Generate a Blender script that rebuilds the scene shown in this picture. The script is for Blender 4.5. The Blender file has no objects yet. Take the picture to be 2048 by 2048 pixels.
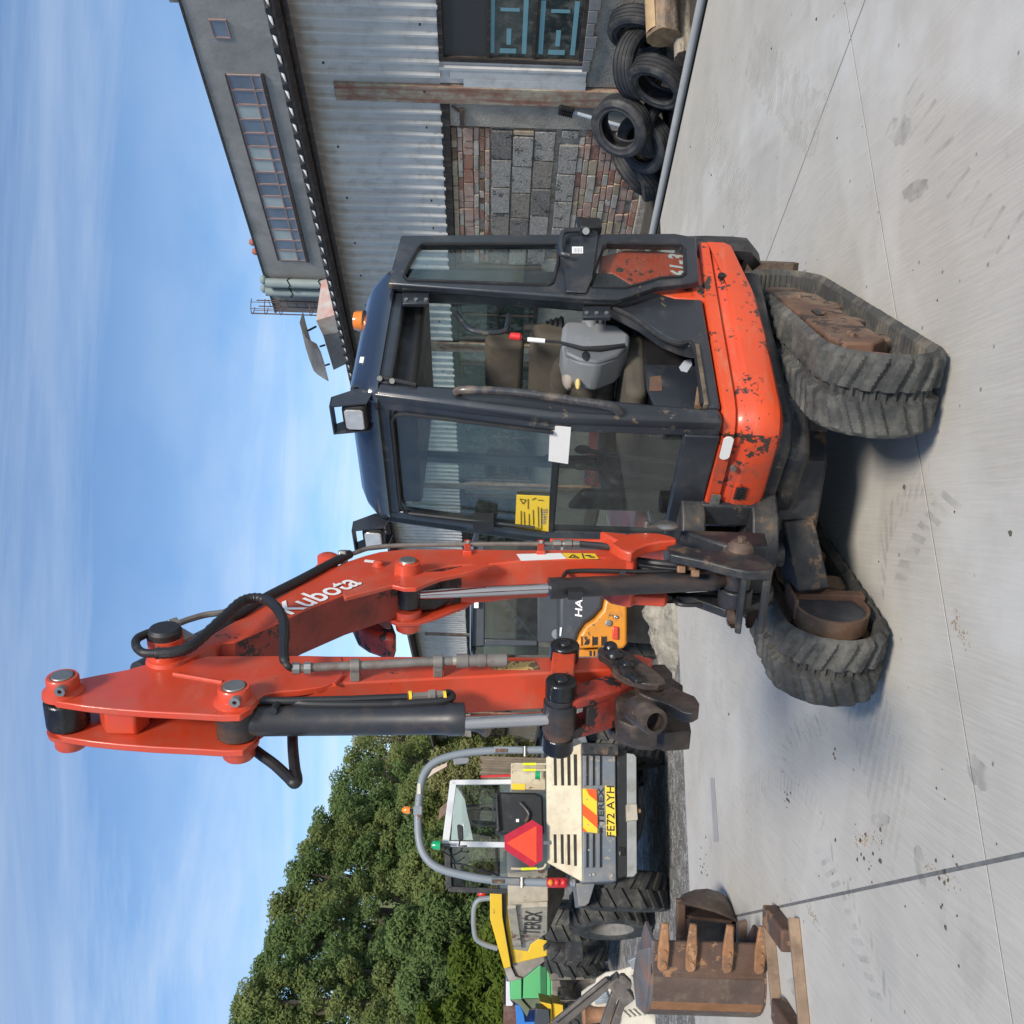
import bpy, bmesh, math, random
import numpy as np
from mathutils import Vector as V, Matrix

sc = bpy.context.scene
rad = math.radians
random.seed(7)
COL = sc.collection

# ---------------------------------------------------------------- camera
# the phone was held on its side: world up points to the left of the frame
H = 1.6; FPX = 1967.0; PITCH = 0.0; ROLL = math.atan(.032)
cr, sr = math.cos(ROLL), math.sin(ROLL)
FWD = V((0, math.cos(PITCH), math.sin(PITCH))); UPV = V((0, -math.sin(PITCH), math.cos(PITCH))); RGT = V((1, 0, 0))
Wv = UPV * cr - RGT * sr; Uv = RGT * cr + UPV * sr
cam = bpy.data.objects.new('camera', bpy.data.cameras.new('camera')); COL.objects.link(cam)
m = Matrix.Identity(4)
for i in range(3):
    m[i][0] = -Wv[i]; m[i][1] = Uv[i]; m[i][2] = -FWD[i]
m.translation = V((0, 0, H)); cam.matrix_world = m
cam.data.sensor_width = 36; cam.data.lens = 36 * FPX / 2048; cam.data.clip_start = .05; cam.data.clip_end = 3000
sc.camera = cam

# ---------------------------------------------------------------- light
SUN_EL = 38.0; SUN_AZ = V((.24, -.97, 0)).normalized()
sun_dir = V((SUN_AZ.x * math.cos(rad(SUN_EL)), SUN_AZ.y * math.cos(rad(SUN_EL)), math.sin(rad(SUN_EL))))
sl = bpy.data.lights.new('sun', 'SUN'); sl.energy = 4.2; sl.angle = rad(12); sl.color = (1, .925, .81)
so = bpy.data.objects.new('sun', sl); COL.objects.link(so); so.rotation_euler = sun_dir.to_track_quat('Z', 'Y').to_euler()
w = bpy.data.worlds.new('World'); sc.world = w; w.use_nodes = True
nt = w.node_tree; N = nt.nodes; Lk = nt.links
bg = N['Background']
sky = N.new('ShaderNodeTexSky'); sky.sky_type = 'NISHITA'; sky.sun_disc = False
sky.sun_elevation = rad(SUN_EL); sky.sun_rotation = math.atan2(SUN_AZ.x, SUN_AZ.y)
sky.air_density = 1.0; sky.dust_density = .6; sky.ozone_density = 2.0; sky.altitude = 100
tc = N.new('ShaderNodeTexCoord')
sep = N.new('ShaderNodeSeparateXYZ'); Lk.new(tc.outputs['Generated'], sep.inputs[0])
# cirrus: project the view direction on a flat layer, long streaks
def mth(op, a, b=None, c=None):
    n = N.new('ShaderNodeMath'); n.operation = op
    for i, x in enumerate((a, b, c)):
        if x is None: continue
        if isinstance(x, (int, float)): n.inputs[i].default_value = x
        else: Lk.new(x, n.inputs[i])
    return n.outputs[0]
zz = mth('ADD', mth('MAXIMUM', sep.outputs['Z'], 0.0), .16)
cx = mth('DIVIDE', sep.outputs['X'], zz); cy = mth('DIVIDE', sep.outputs['Y'], zz)
cmb = N.new('ShaderNodeCombineXYZ'); Lk.new(cx, cmb.inputs[0]); Lk.new(cy, cmb.inputs[1])
mp = N.new('ShaderNodeMapping'); mp.inputs['Rotation'].default_value = (0, 0, rad(-28)); mp.inputs['Scale'].default_value = (.40, 1.7, 1)
Lk.new(cmb.outputs[0], mp.inputs[0])
n1 = N.new('ShaderNodeTexNoise'); n1.inputs['Scale'].default_value = 1.35; n1.inputs['Detail'].default_value = 10; n1.inputs['Roughness'].default_value = .62; n1.inputs['Distortion'].default_value = .9
Lk.new(mp.outputs[0], n1.inputs['Vector'])
r1 = N.new('ShaderNodeMapRange'); r1.inputs[1].default_value = .50; r1.inputs[2].default_value = .84; Lk.new(n1.outputs[0], r1.inputs[0])
hz = N.new('ShaderNodeMapRange'); hz.inputs[1].default_value = .42; hz.inputs[2].default_value = .0; hz.inputs[3].default_value = 0; hz.inputs[4].default_value = .62; Lk.new(sep.outputs['Z'], hz.inputs[0])
n2 = N.new('ShaderNodeTexNoise'); n2.inputs['Scale'].default_value = 3.0; n2.inputs['Detail'].default_value = 5; Lk.new(cmb.outputs[0], n2.inputs['Vector'])
r2 = N.new('ShaderNodeMapRange'); r2.inputs[1].default_value = .3; r2.inputs[2].default_value = .65; Lk.new(n2.outputs[0], r2.inputs[0])
cl = mth('MINIMUM', mth('ADD', mth('MULTIPLY', r1.outputs[0], .50), mth('MULTIPLY', hz.outputs[0], r2.outputs[0])), .9)
mx = N.new('ShaderNodeMixRGB'); mx.blend_type = 'MIX'; Lk.new(cl, mx.inputs[0]); Lk.new(sky.outputs[0], mx.inputs[1]); mx.inputs[2].default_value = (6.2, 7.0, 7.9, 1)
tint = N.new('ShaderNodeMixRGB'); tint.blend_type = 'MULTIPLY'; tint.inputs[0].default_value = 1; Lk.new(sky.outputs[0], tint.inputs[1]); tint.inputs[2].default_value = (.92, 1.09, 1.22, 1)
Lk.new(tint.outputs[0], mx.inputs[1])
Lk.new(mx.outputs[0], bg.inputs[0]); bg.inputs[1].default_value = .125
sc.view_settings.view_transform = 'Standard'; sc.view_settings.look = 'None'; sc.view_settings.gamma = 1; sc.view_settings.use_curve_mapping = False
sc.view_settings.exposure = .1
sc.render.engine = 'CYCLES'; sc.cycles.max_bounces = 7; sc.cycles.transparent_max_bounces = 14

# ---------------------------------------------------------------- survey helpers (measure points on known planes)
CAM = V((0, 0, H))
def ray(x, y):
    u = 1024 - y; w_ = 1024 - x
    return FWD + (Uv * u + Wv * w_) / FPX
def PL(x, y, o, n):
    d = ray(x, y); o = V(o); n = V(n)
    return CAM + d * ((o - CAM).dot(n) / d.dot(n))
def GZ(x, y, z=0): return PL(x, y, (0, 0, z), (0, 0, 1))
def AY(x, y, Y): return PL(x, y, (0, Y, 0), (0, 1, 0))
class Fr:
    def __init__(s, o, f):
        s.o = V(o); s.f = V(f).normalized(); s.l = V((-s.f.y, s.f.x, 0)); s.z = V((0, 0, 1))
    def P(s, f, l, z): return s.o + s.f * f + s.l * l + s.z * z
    def L(s, x, y, l): return PL(x, y, s.o + s.l * l, s.l)
    def F(s, x, y, f): return PL(x, y, s.o + s.f * f, s.f)
    def loc(s, p): d = p - s.o; return d.dot(s.f), d.dot(s.l), d.z

# ---------------------------------------------------------------- mesh helpers
def wl(o):
    p = V((0, 0, 0))
    while o is not None: p = p + o.location; o = o.parent
    return p
class MB:
    def __init__(s): s.v = []; s.f = []
    def add(s, vs, fs):
        b = len(s.v); s.v += [V(p) for p in vs]; s.f += [tuple(i + b for i in f) for f in fs]; return s
    def poly(s, pts): return s.add(pts, [tuple(range(len(pts)))])
    def extr(s, pts, vec):
        n = len(pts); vec = V(vec); pts = [V(p) for p in pts]
        return s.add(pts + [p + vec for p in pts], [tuple(range(n))[::-1], tuple(range(n, 2 * n))] + [(i, (i + 1) % n, (i + 1) % n + n, i + n) for i in range(n)])
    def box(s, c, sz, ax=None):
        c = V(c); X, Y, Z = ax if ax else (V((1, 0, 0)), V((0, 1, 0)), V((0, 0, 1)))
        X = X * sz[0] / 2; Y = Y * sz[1] / 2; Z = Z * sz[2] / 2
        return s.extr([c - X - Y - Z, c + X - Y - Z, c + X + Y - Z, c - X + Y - Z], Z * 2)
    def bar(s, a, b, w, h, up=(0, 0, 1)):
        a = V(a); b = V(b); d = (b - a).normalized(); up = V(up)
        if abs(d.dot(up)) > .97: up = V((1, 0, 0)) if abs(d.x) < .9 else V((0, 1, 0))
        sd = d.cross(up).normalized(); u = sd.cross(d).normalized()
        return s.extr([a - sd * w / 2 - u * h / 2, a + sd * w / 2 - u * h / 2, a + sd * w / 2 + u * h / 2, a - sd * w / 2 + u * h / 2], b - a)
    def tube(s, path, r, n=10, closed=False, caps=True):
        path = [V(p) for p in path]; k = len(path); rs = r if isinstance(r, (list, tuple)) else [r] * k
        up = None; rings = []
        for i, p in enumerate(path):
            if closed: d = path[(i + 1) % k] - path[i - 1]
            else: d = path[min(i + 1, k - 1)] - path[max(i - 1, 0)]
            d.normalize()
            if up is None: up = V((0, 0, 1)) if abs(d.z) < .9 else V((1, 0, 0))
            sd = d.cross(up)
            if sd.length < 1e-4: sd = d.cross(V((.3, .8, .1)))
            sd.normalize(); up = sd.cross(d).normalized()
            rings.append([p + (sd * math.cos(t) + up * math.sin(t)) * rs[i] for t in [2 * math.pi * j / n for j in range(n)]])
        vs = [q for g in rings for q in g]; fs = []
        for i in range(k if closed else k - 1):
            a = i * n; b = ((i + 1) % k) * n
            fs += [(a + j, a + (j + 1) % n, b + (j + 1) % n, b + j) for j in range(n)]
        if caps and not closed: fs += [tuple(range(n))[::-1], tuple((k - 1) * n + j for j in range(n))]
        return s.add(vs, fs)
    def cyl(s, a, b, r, n=20, r2=None): return s.tube([a, b], [r, r if r2 is None else r2], n)
    def lathe(s, o, ax, prof, n=28, closed=False):
        o = V(o); ax = V(ax).normalized(); x = ax.orthogonal().normalized(); y = ax.cross(x)
        vs = []; fs = []; k = len(prof)
        for (r, t) in prof:
            vs += [o + ax * t + (x * math.cos(a) + y * math.sin(a)) * r for a in [2 * math.pi * j / n for j in range(n)]]
        for i in range(k if closed else k - 1):
            a = i * n; b = ((i + 1) % k) * n
            fs += [(a + j, a + (j + 1) % n, b + (j + 1) % n, b + j) for j in range(n)]
        if not closed: fs += [tuple(range(n))[::-1], tuple((k - 1) * n + j for j in range(n))]
        return s.add(vs, fs)
    def ball(s, c, r, ax=None, n=14, k=9):
        c = V(c); r = r if isinstance(r, (tuple, list)) else (r, r, r)
        X, Y, Z = ax if ax else (V((1, 0, 0)), V((0, 1, 0)), V((0, 0, 1)))
        vs = []; fs = []
        for i in range(k + 1):
            t = math.pi * i / k
            for j in range(n):
                a = 2 * math.pi * j / n
                vs.append(c + X * (r[0] * math.sin(t) * math.cos(a)) + Y * (r[1] * math.sin(t) * math.sin(a)) + Z * (r[2] * math.cos(t)))
        for i in range(k):
            fs += [(i * n + j, i * n + (j + 1) % n, (i + 1) * n + (j + 1) % n, (i + 1) * n + j) for j in range(n)]
        return s.add(vs, fs)
    def grid(s, rows):
        k = len(rows[0]); vs = [p for r in rows for p in r]; fs = []
        for i in range(len(rows) - 1):
            fs += [(i * k + j, i * k + j + 1, (i + 1) * k + j + 1, (i + 1) * k + j) for j in range(k - 1)]
        return s.add(vs, fs)
    def sheet(s, rows, vec):
        # a grid with thickness
        vec = V(vec); k = len(rows[0]); n = len(rows)
        vs = [p for r in rows for p in r]; m_ = len(vs); vs2 = [p + vec for p in vs]; fs = []
        for i in range(n - 1):
            for j in range(k - 1):
                q = (i * k + j, i * k + j + 1, (i + 1) * k + j + 1, (i + 1) * k + j)
                fs.append(q); fs.append(tuple(x + m_ for x in q[::-1]))
        edge = [(0 * k + j, 0 * k + j + 1) for j in range(k - 1)] + [((n - 1) * k + j + 1, (n - 1) * k + j) for j in range(k - 1)] + [((i + 1) * k, i * k) for i in range(n - 1)] + [(i * k + k - 1, (i + 1) * k + k - 1) for i in range(n - 1)]
        fs += [(b, a, a + m_, b + m_) for a, b in edge]
        return s.add(vs + vs2, fs)
    def mesh(s, name, off, smooth=35, merge=False, recalc=True):
        me = bpy.data.meshes.new(name)
        me.from_pydata([p - off for p in s.v], [], s.f)
        bm = bmesh.new(); bm.from_mesh(me)
        if merge: bmesh.ops.remove_doubles(bm, verts=bm.verts, dist=1e-5)
        else: bmesh.ops.remove_doubles(bm, verts=bm.verts, dist=1e-7)
        if recalc: bmesh.ops.recalc_face_normals(bm, faces=bm.faces)
        ca = rad(smooth)
        for e in bm.edges:
            e.smooth = (len(e.link_faces) == 2 and e.calc_face_angle(0) < ca)
        for f in bm.faces: f.smooth = True
        bm.to_mesh(me); bm.free(); return me
    def build(s, name, mat, parent=None, bevel=0, smooth=35, loc=None, merge=False, seg=2):
        off = wl(parent) if parent is not None else V(loc if loc is not None else (0, 0, 0))
        me = s.mesh(name, off, smooth, merge)
        o = bpy.data.objects.new(name, me); COL.objects.link(o)
        if mat: me.materials.append(mat)
        if parent is not None: o.parent = parent
        else: o.location = off
        if bevel:
            b = o.modifiers.new('bevel', 'BEVEL'); b.width = bevel; b.segments = seg; b.limit_method = 'ANGLE'; b.angle_limit = rad(38); b.harden_normals = False
        return o
def tag(o, label=None, cat=None, group=None, kind=None):
    if label: o['label'] = label
    if cat: o['category'] = cat
    if group: o['group'] = group
    if kind: o['kind'] = kind
    return o
def thing(name, loc, label, cat, group=None):
    o = bpy.data.objects.new(name, None); COL.objects.link(o); o.location = V(loc); o.empty_display_size = .2
    return tag(o, label, cat, group)
def dup(o, loc, rot=(0, 0, 0), label=None, scale=None):
    r = o.copy(); COL.objects.link(r); r.location = V(loc); r.rotation_euler = rot
    if scale: r.scale = scale
    if label: r['label'] = label
    for ch in list(o.children):
        c = ch.copy(); COL.objects.link(c); c.parent = r
        for g in list(ch.children):
            d = g.copy(); COL.objects.link(d); d.parent = c
    return r
def child_copy(o, parent, loc):
    c = o.copy(); COL.objects.link(c); c.parent = parent; c.location = V(loc) - wl(parent); return c
def text(s, c, right, up, h, mat, parent, name='lettering', width=None, shear=0, ext=.0015, off=0.0, space=1.0):
    cu = bpy.data.curves.new('t', 'FONT'); cu.body = s; cu.align_x = 'CENTER'; cu.align_y = 'CENTER'; cu.size = 1; cu.shear = shear; cu.offset = off; cu.extrude = 0; cu.space_character = space; cu.resolution_u = 3
    t = bpy.data.objects.new('t', cu); COL.objects.link(t)
    dg = bpy.context.evaluated_depsgraph_get(); me = bpy.data.meshes.new_from_object(t.evaluated_get(dg))
    bpy.data.objects.remove(t); bpy.data.curves.remove(cu)
    co = np.array([v.co[:] for v in me.vertices]); mn = co.min(0); mxx = co.max(0); ctr = (mn + mxx) / 2
    sy = h / (mxx[1] - mn[1]); sx = width / (mxx[0] - mn[0]) if width else sy
    right = V(right).normalized(); up = V(up).normalized(); nn = right.cross(up); c = V(c); off_ = wl(parent)
    for v in me.vertices:
        v.co = c + right * ((v.co.x - ctr[0]) * sx) + up * ((v.co.y - ctr[1]) * sy) + nn * ext - off_
    me.name = name; o = bpy.data.objects.new(name, me); COL.objects.link(o); me.materials.clear(); me.materials.append(mat); o.parent = parent
    return o
def smoothpath(pts, k=6):
    pts = [V(p) for p in pts]; out = []
    for i in range(len(pts) - 1):
        p0 = pts[max(i - 1, 0)]; p1 = pts[i]; p2 = pts[i + 1]; p3 = pts[min(i + 2, len(pts) - 1)]
        for j in range(k):
            t = j / k
            out.append(.5 * ((2 * p1) + (p2 - p0) * t + (2 * p0 - 5 * p1 + 4 * p2 - p3) * t * t + (3 * p1 - p0 - 3 * p2 + p3) * t ** 3))
    return out + [pts[-1]]

# ---------------------------------------------------------------- materials
def mat(name, col, rough=.55, metal=0, var=.12, vs=5, dirt=None, chips=None, bump=0, bs=80, spec=.5, streak=None, coat=0, isl=0):
    """col base; var brightness variation; dirt=(col, amount 0..1, scale); chips=(col, amount, scale); streak=(col, amount, (sx,sy,sz))"""
    mt = bpy.data.materials.new(name); mt.use_nodes = True; t = mt.node_tree; n = t.nodes; l = t.links
    b = n['Principled BSDF']; b.inputs['Roughness'].default_value = rough; b.inputs['Metallic'].default_value = metal
    b.inputs['Specular IOR Level'].default_value = spec; b.inputs['Coat Weight'].default_value = coat; b.inputs['Coat Roughness'].default_value = .12
    c = n.new('ShaderNodeTexCoord').outputs['Object']
    def noise(sc_, det=5, rough_=.6, vec=c, dist=0):
        x = n.new('ShaderNodeTexNoise'); x.inputs['Scale'].default_value = sc_; x.inputs['Detail'].default_value = det; x.inputs['Roughness'].default_value = rough_; x.inputs['Distortion'].default_value = dist; l.new(vec, x.inputs['Vector']); return x.outputs[0]
    def rng(x, a, b_, c_=0, d=1):
        r = n.new('ShaderNodeMapRange'); r.inputs[1].default_value = a; r.inputs[2].default_value = b_; r.inputs[3].default_value = c_; r.inputs[4].default_value = d; l.new(x, r.inputs[0]); return r.outputs[0]
    def mixc(f, a, b_, mode='MIX'):
        x = n.new('ShaderNodeMixRGB'); x.blend_type = mode
        for i, q in ((0, f), (1, a), (2, b_)):
            if isinstance(q, (int, float)): x.inputs[i].default_value = q
            elif isinstance(q, tuple): x.inputs[i].default_value = (*q[:3], 1)
            else: l.new(q, x.inputs[i])
        return x.outputs[0]
    f = rng(noise(vs, 6), .3, .7)
    cc = mixc(f, tuple(x * (1 - var) for x in col), tuple(min(1, x * (1 + var)) for x in col))
    if isl:
        g = n.new('ShaderNodeNewGeometry'); oi = n.new('ShaderNodeObjectInfo')
        r = rng(oi.outputs['Random'], 0, 1, 1 - isl, 1 + isl); cc = mixc(1.0, cc, r, 'MULTIPLY')
    rg = rng(noise(vs * 3, 4), .25, .75, max(.02, rough - .1), min(1, rough + .12))
    if streak:
        mpn = n.new('ShaderNodeMapping'); mpn.inputs['Scale'].default_value = streak[2]; l.new(c, mpn.inputs[0])
        sf = rng(noise(1, 6, .65, mpn.outputs[0]), .62 - streak[1] * .3, .8 - streak[1] * .25)
        cc = mixc(sf, cc, streak[0])
    if dirt:
        df = rng(noise(dirt[2], 8, .66), .72 - dirt[1] * .5, .88 - dirt[1] * .32, 0, .9)
        cc = mixc(df, cc, dirt[0]); rg2 = n.new('ShaderNodeMath'); rg2.operation = 'MAXIMUM'; l.new(rg, rg2.inputs[0])
        k = n.new('ShaderNodeMath'); k.operation = 'MULTIPLY'; l.new(df, k.inputs[0]); k.inputs[1].default_value = .85; l.new(k.outputs[0], rg2.inputs[1]); rg = rg2.outputs[0]
    if chips:
        a = noise(chips[2], 6, .7); bg_ = noise(chips[2] * .16, 3, .5)
        s_ = n.new('ShaderNodeMath'); s_.operation = 'MULTIPLY_ADD'; l.new(bg_, s_.inputs[0]); s_.inputs[1].default_value = .8; l.new(a, s_.inputs[2])
        cf = rng(s_.outputs[0], 1.19 - chips[1] * .3, 1.205 - chips[1] * .3)
        cc = mixc(cf, cc, chips[0])
    l.new(cc, b.inputs['Base Color']); l.new(rg, b.inputs['Roughness'])
    if bump:
        bn = n.new('ShaderNodeBump'); bn.inputs['Strength'].default_value = bump; bn.inputs['Distance'].default_value = .02; l.new(noise(bs, 7, .65), bn.inputs['Height']); l.new(bn.outputs[0], b.inputs['Normal'])
    return mt
def glass(name, tint=(.75, .8, .8), refl=1.0, rough=.02, haze=0, hazecol=(.5, .5, .48)):
    mt = bpy.data.materials.new(name); mt.use_nodes = True; t = mt.node_tree; n = t.nodes; l = t.links
    n.remove(n['Principled BSDF']); out = n['Material Output']
    tr = n.new('ShaderNodeBsdfTransparent'); tr.inputs[0].default_value = (*tint, 1)
    gl = n.new('ShaderNodeBsdfGlossy'); gl.inputs['Roughness'].default_value = rough
    lw = n.new('ShaderNodeLayerWeight'); lw.inputs[0].default_value = .5
    pw = n.new('ShaderNodeMath'); pw.operation = 'POWER'; l.new(lw.outputs['Facing'], pw.inputs[0]); pw.inputs[1].default_value = 4.0
    k = n.new('ShaderNodeMath'); k.operation = 'MULTIPLY_ADD'; l.new(pw.outputs[0], k.inputs[0]); k.inputs[1].default_value = .9; k.inputs[2].default_value = .05 * refl; k.use_clamp = True
    s = n.new('ShaderNodeMixShader'); l.new(k.outputs[0], s.inputs[0]); l.new(tr.outputs[0], s.inputs[1]); l.new(gl.outputs[0], s.inputs[2])
    last = s.outputs[0]
    if haze:
        d = n.new('ShaderNodeBsdfDiffuse'); d.inputs[0].default_value = (*hazecol, 1)
        c = n.new('ShaderNodeTexCoord'); nz = n.new('ShaderNodeTexNoise'); nz.inputs['Scale'].default_value = 7; nz.inputs['Detail'].default_value = 6; l.new(c.outputs['Object'], nz.inputs['Vector'])
        r = n.new('ShaderNodeMapRange'); r.inputs[1].default_value = .35; r.inputs[2].default_value = .75; r.inputs[4].default_value = haze; l.new(nz.outputs[0], r.inputs[0])
        s2 = n.new('ShaderNodeMixShader'); l.new(r.outputs[0], s2.inputs[0]); l.new(last, s2.inputs[1]); l.new(d.outputs[0], s2.inputs[2]); last = s2.outputs[0]
    l.new(last, out.inputs[0]); return mt

DUST = (.33, .29, .23); BLK = (.02, .02, .022)
orange = mat('orange_paint', (.60, .066, .018), .38, var=.09, vs=3, streak=((.52, .13, .06), .28, (5, 5, 22)), chips=((.035, .025, .02), .55, 30), dirt=((.36, .09, .05), .25, 6), coat=.25)
orange_worn = mat('worn_orange_paint', (.58, .062, .018), .42, var=.1, vs=4, chips=((.04, .028, .022), .88, 24), dirt=((.2, .07, .045), .5, 9), bump=.06)
orange_boom = mat('boom_paint', (.56, .058, .022), .36, var=.13, vs=3, streak=((.50, .115, .065), .25, (4, 4, 9)), chips=((.06, .03, .028), .2, 34), dirt=((.42, .085, .05), .5, 7), coat=.25)
orange_dark = mat('oily_orange_paint', (.42, .042, .02), .45, var=.15, vs=4, chips=((.02, .015, .015), .75, 12), dirt=((.03, .02, .02), .55, 9), bump=.1, bs=40)
navy = mat('dark_cab_paint', (.02, .023, .03), .35, var=.2, vs=4, chips=((.11, .085, .06), .38, 18), dirt=((.07, .065, .06), .4, 7), coat=.3)
roofp = mat('cab_roof_paint', (.018, .024, .04), .16, var=.1, coat=.8, dirt=((.09, .09, .09), .2, 5))
blacksteel = mat('black_steel', (.018, .019, .022), .48, var=.25, vs=6, chips=((.11, .07, .045), .5, 16), dirt=((.085, .07, .055), .5, 8), bump=.12, bs=30)
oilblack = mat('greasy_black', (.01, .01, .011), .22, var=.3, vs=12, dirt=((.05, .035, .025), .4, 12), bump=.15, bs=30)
cylblack = mat('cylinder_black', (.022, .022, .026), .42, var=.2, streak=((.09, .05, .03), .35, (9, 9, 2)), dirt=((.07, .05, .04), .35, 12))
chrome = mat('chrome_rod', (.62, .63, .66), .16, 1, var=.06, vs=10)
rubber = mat('track_rubber', (.04, .04, .039), .8, var=.28, vs=9, dirt=((.14, .132, .112), .58, 6), bump=.35, bs=26)
rubber_in = mat('dusty_rubber', (.05, .049, .046), .8, var=.2, dirt=((.2, .17, .13), .5, 6), bump=.2, bs=40)
hose = mat('hose_rubber', (.016, .016, .018), .5, var=.15, bump=.05, bs=200, dirt=((.08, .075, .07), .25, 14))
rustframe = mat('rusty_frame', (.13, .07, .045), .75, var=.35, vs=5, dirt=((.25, .19, .13), .5, 4), chips=((.05, .03, .025), .6, 9), bump=.2, bs=50)
rust = mat('rusted_steel', (.12, .062, .038), .7, var=.4, vs=4, dirt=((.05, .045, .043), .62, 3.5), chips=((.26, .14, .07), .7, 11), bump=.25, bs=60)
rustdark = mat('dark_rusted_steel', (.085, .055, .042), .6, var=.35, vs=4, dirt=((.2, .15, .10), .45, 5), bump=.2, bs=50)
hitchm = mat('oily_brown_steel', (.035, .026, .022), .36, var=.5, vs=14, dirt=((.13, .095, .068), .45, 10), bump=.25, bs=34)
steel = mat('bare_steel', (.32, .31, .29), .38, .8, var=.2, vs=12, dirt=((.2, .15, .1), .3, 15))
pipe_m = mat('dull_pipe', (.2, .18, .165), .5, .3, var=.25, vs=14, dirt=((.13, .07, .05), .45, 12))
whitep = mat('white_sticker', (.78, .77, .74), .5, var=.03)
letter = mat('white_lettering', (.8, .78, .76), .5, var=.04)
blackp = mat('black_lettering', (.02, .02, .02), .5, var=.05)
yellow_st = mat('yellow_sticker', (.80, .53, .03), .5, var=.05)
redp = mat('red_plastic', (.6, .03, .03), .35, var=.05)
amber = mat('amber_lens', (.75, .2, .01), .15, var=.05, coat=.5)
seatm = mat('seat_cloth', (.068, .057, .043), .9, var=.2, vs=8, bump=.15, bs=300, dirt=((.12, .10, .08), .4, 7))
seat_worn = mat('worn_beige_cloth', (.27, .235, .2), .9, var=.2, vs=7, bump=.15, bs=120)
greypl = mat('grey_plastic', (.2, .21, .225), .45, var=.06, dirt=((.3, .29, .28), .2, 6))
trim = mat('black_trim', (.012, .012, .013), .5, var=.2, dirt=((.05, .045, .04), .35, 8))
cabglass = glass('cab_glass', (.86, .87, .83), 1.2, haze=.03)
doorglass = glass('door_glass', (.82, .87, .86), 1.0, haze=.02)
lampglass = mat('lamp_lens', (.55, .52, .5), .08, .4, var=.15, vs=30, coat=.6)
# ================================================================ EXCAVATOR
C = V((.29, 4.645, 0))
U = Fr(C, (-.755, -.655, 0)); T = Fr(C, (-.39, -.92, 0)); B = Fr((-.10, 3.95, 0), (-.34, -.94, 0))
exc = thing('mini_excavator', C, 'orange and black tracked mini excavator with its cab door swung open and the boom raised', 'excavator')

# ---- rubber tracks: belt loop with real chevron lugs
def track(l0, l1, seed):
    rnd = random.Random(seed); ra = .245; fa, fb = .74, -.70
    L1 = fa - fb; per = 2 * L1 + 2 * math.pi * ra; ns = 620; nw = 27
    nl = 50; irr = [rnd.uniform(.75, 1.1) for _ in range(nl)]
    def loop(s, r):
        s %= per
        if s < L1: return fb + s, ra - r + .0, 0       # bottom run, z = ra-r (+0.025 below)
        s -= L1
        if s < math.pi * ra: a = -math.pi / 2 + s / ra; return fa + r * math.cos(a), ra + r * math.sin(a), 1
        s -= math.pi * ra
        if s < L1: return fa - s, ra + r - .012 * math.sin(math.pi * s / L1), 2
        s -= L1; a = math.pi / 2 + s / ra; return fb + r * math.cos(a), ra + r * math.sin(a), 3
    def hgt(s, u):       # u in -1..1 across
        au = abs(u); side = 0 if u < 0 else 1
        ph = s / per * nl + (.5 if side else 0) + (au * .75)
        k = int(math.floor(ph)) % nl; x = ph - math.floor(ph)
        up = min(1, max(0, (x - .14) / .12)) * min(1, max(0, (.80 - x) / .12))
        edge = min(1, max(0, (.985 - au) / .10)); ctr = min(1, max(0, (au - .105) / .05))
        h = .022 * up * edge * ctr * irr[k]
        if au < .085:
            y = (s / per * 2 * nl) % 1
            h -= .02 if .28 < y < .72 else .004
        n_ = math.sin(s * 61 + u * 7 + seed) * math.sin(s * 23 - u * 11) * math.sin(u * 19 + s * 9)
        return h + .003 * n_
    mid = (l0 + l1) / 2; hw = (l1 - l0) / 2
    us = [-1 + 2 * j / (nw - 1) for j in range(nw)]
    rows_o, rows_i = [], []
    for i in range(ns + 1):
        s = per * (i % ns) / ns; ro = []; ri = []
        for u in us:
            f, z, _ = loop(s, ra - .026 + hgt(s, u) - .012 * max(0, abs(u) - .9) / .1)
            ro.append(T.P(f, mid + u * hw, z + .004))
        for u in us[::3]:
            tooth = .022 if (abs(u) < .2 and (s / per * 60) % 1 < .5) else (.004 if (s / per * 120) % 1 < .5 else 0)
            f, z, _ = loop(s, ra - .06 - tooth)
            ri.append(T.P(f, mid + u * hw * .985, z + .004))
        rows_o.append(ro); rows_i.append(ri)
    b = MB(); b.grid(rows_o)
    o = b.build('rubber_track', rubber, exc, smooth=30, merge=True)
    b = MB(); b.grid(rows_i)
    b.grid([[r[0], q[0]] for r, q in zip(rows_o, rows_i)]); b.grid([[r[-1], q[-1]] for r, q in zip(rows_o, rows_i)])
    b.build('track_lining', rubber_in, o, smooth=30, merge=True)
track(.425, .74, 1); track(-.74, -.425, 5)
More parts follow.
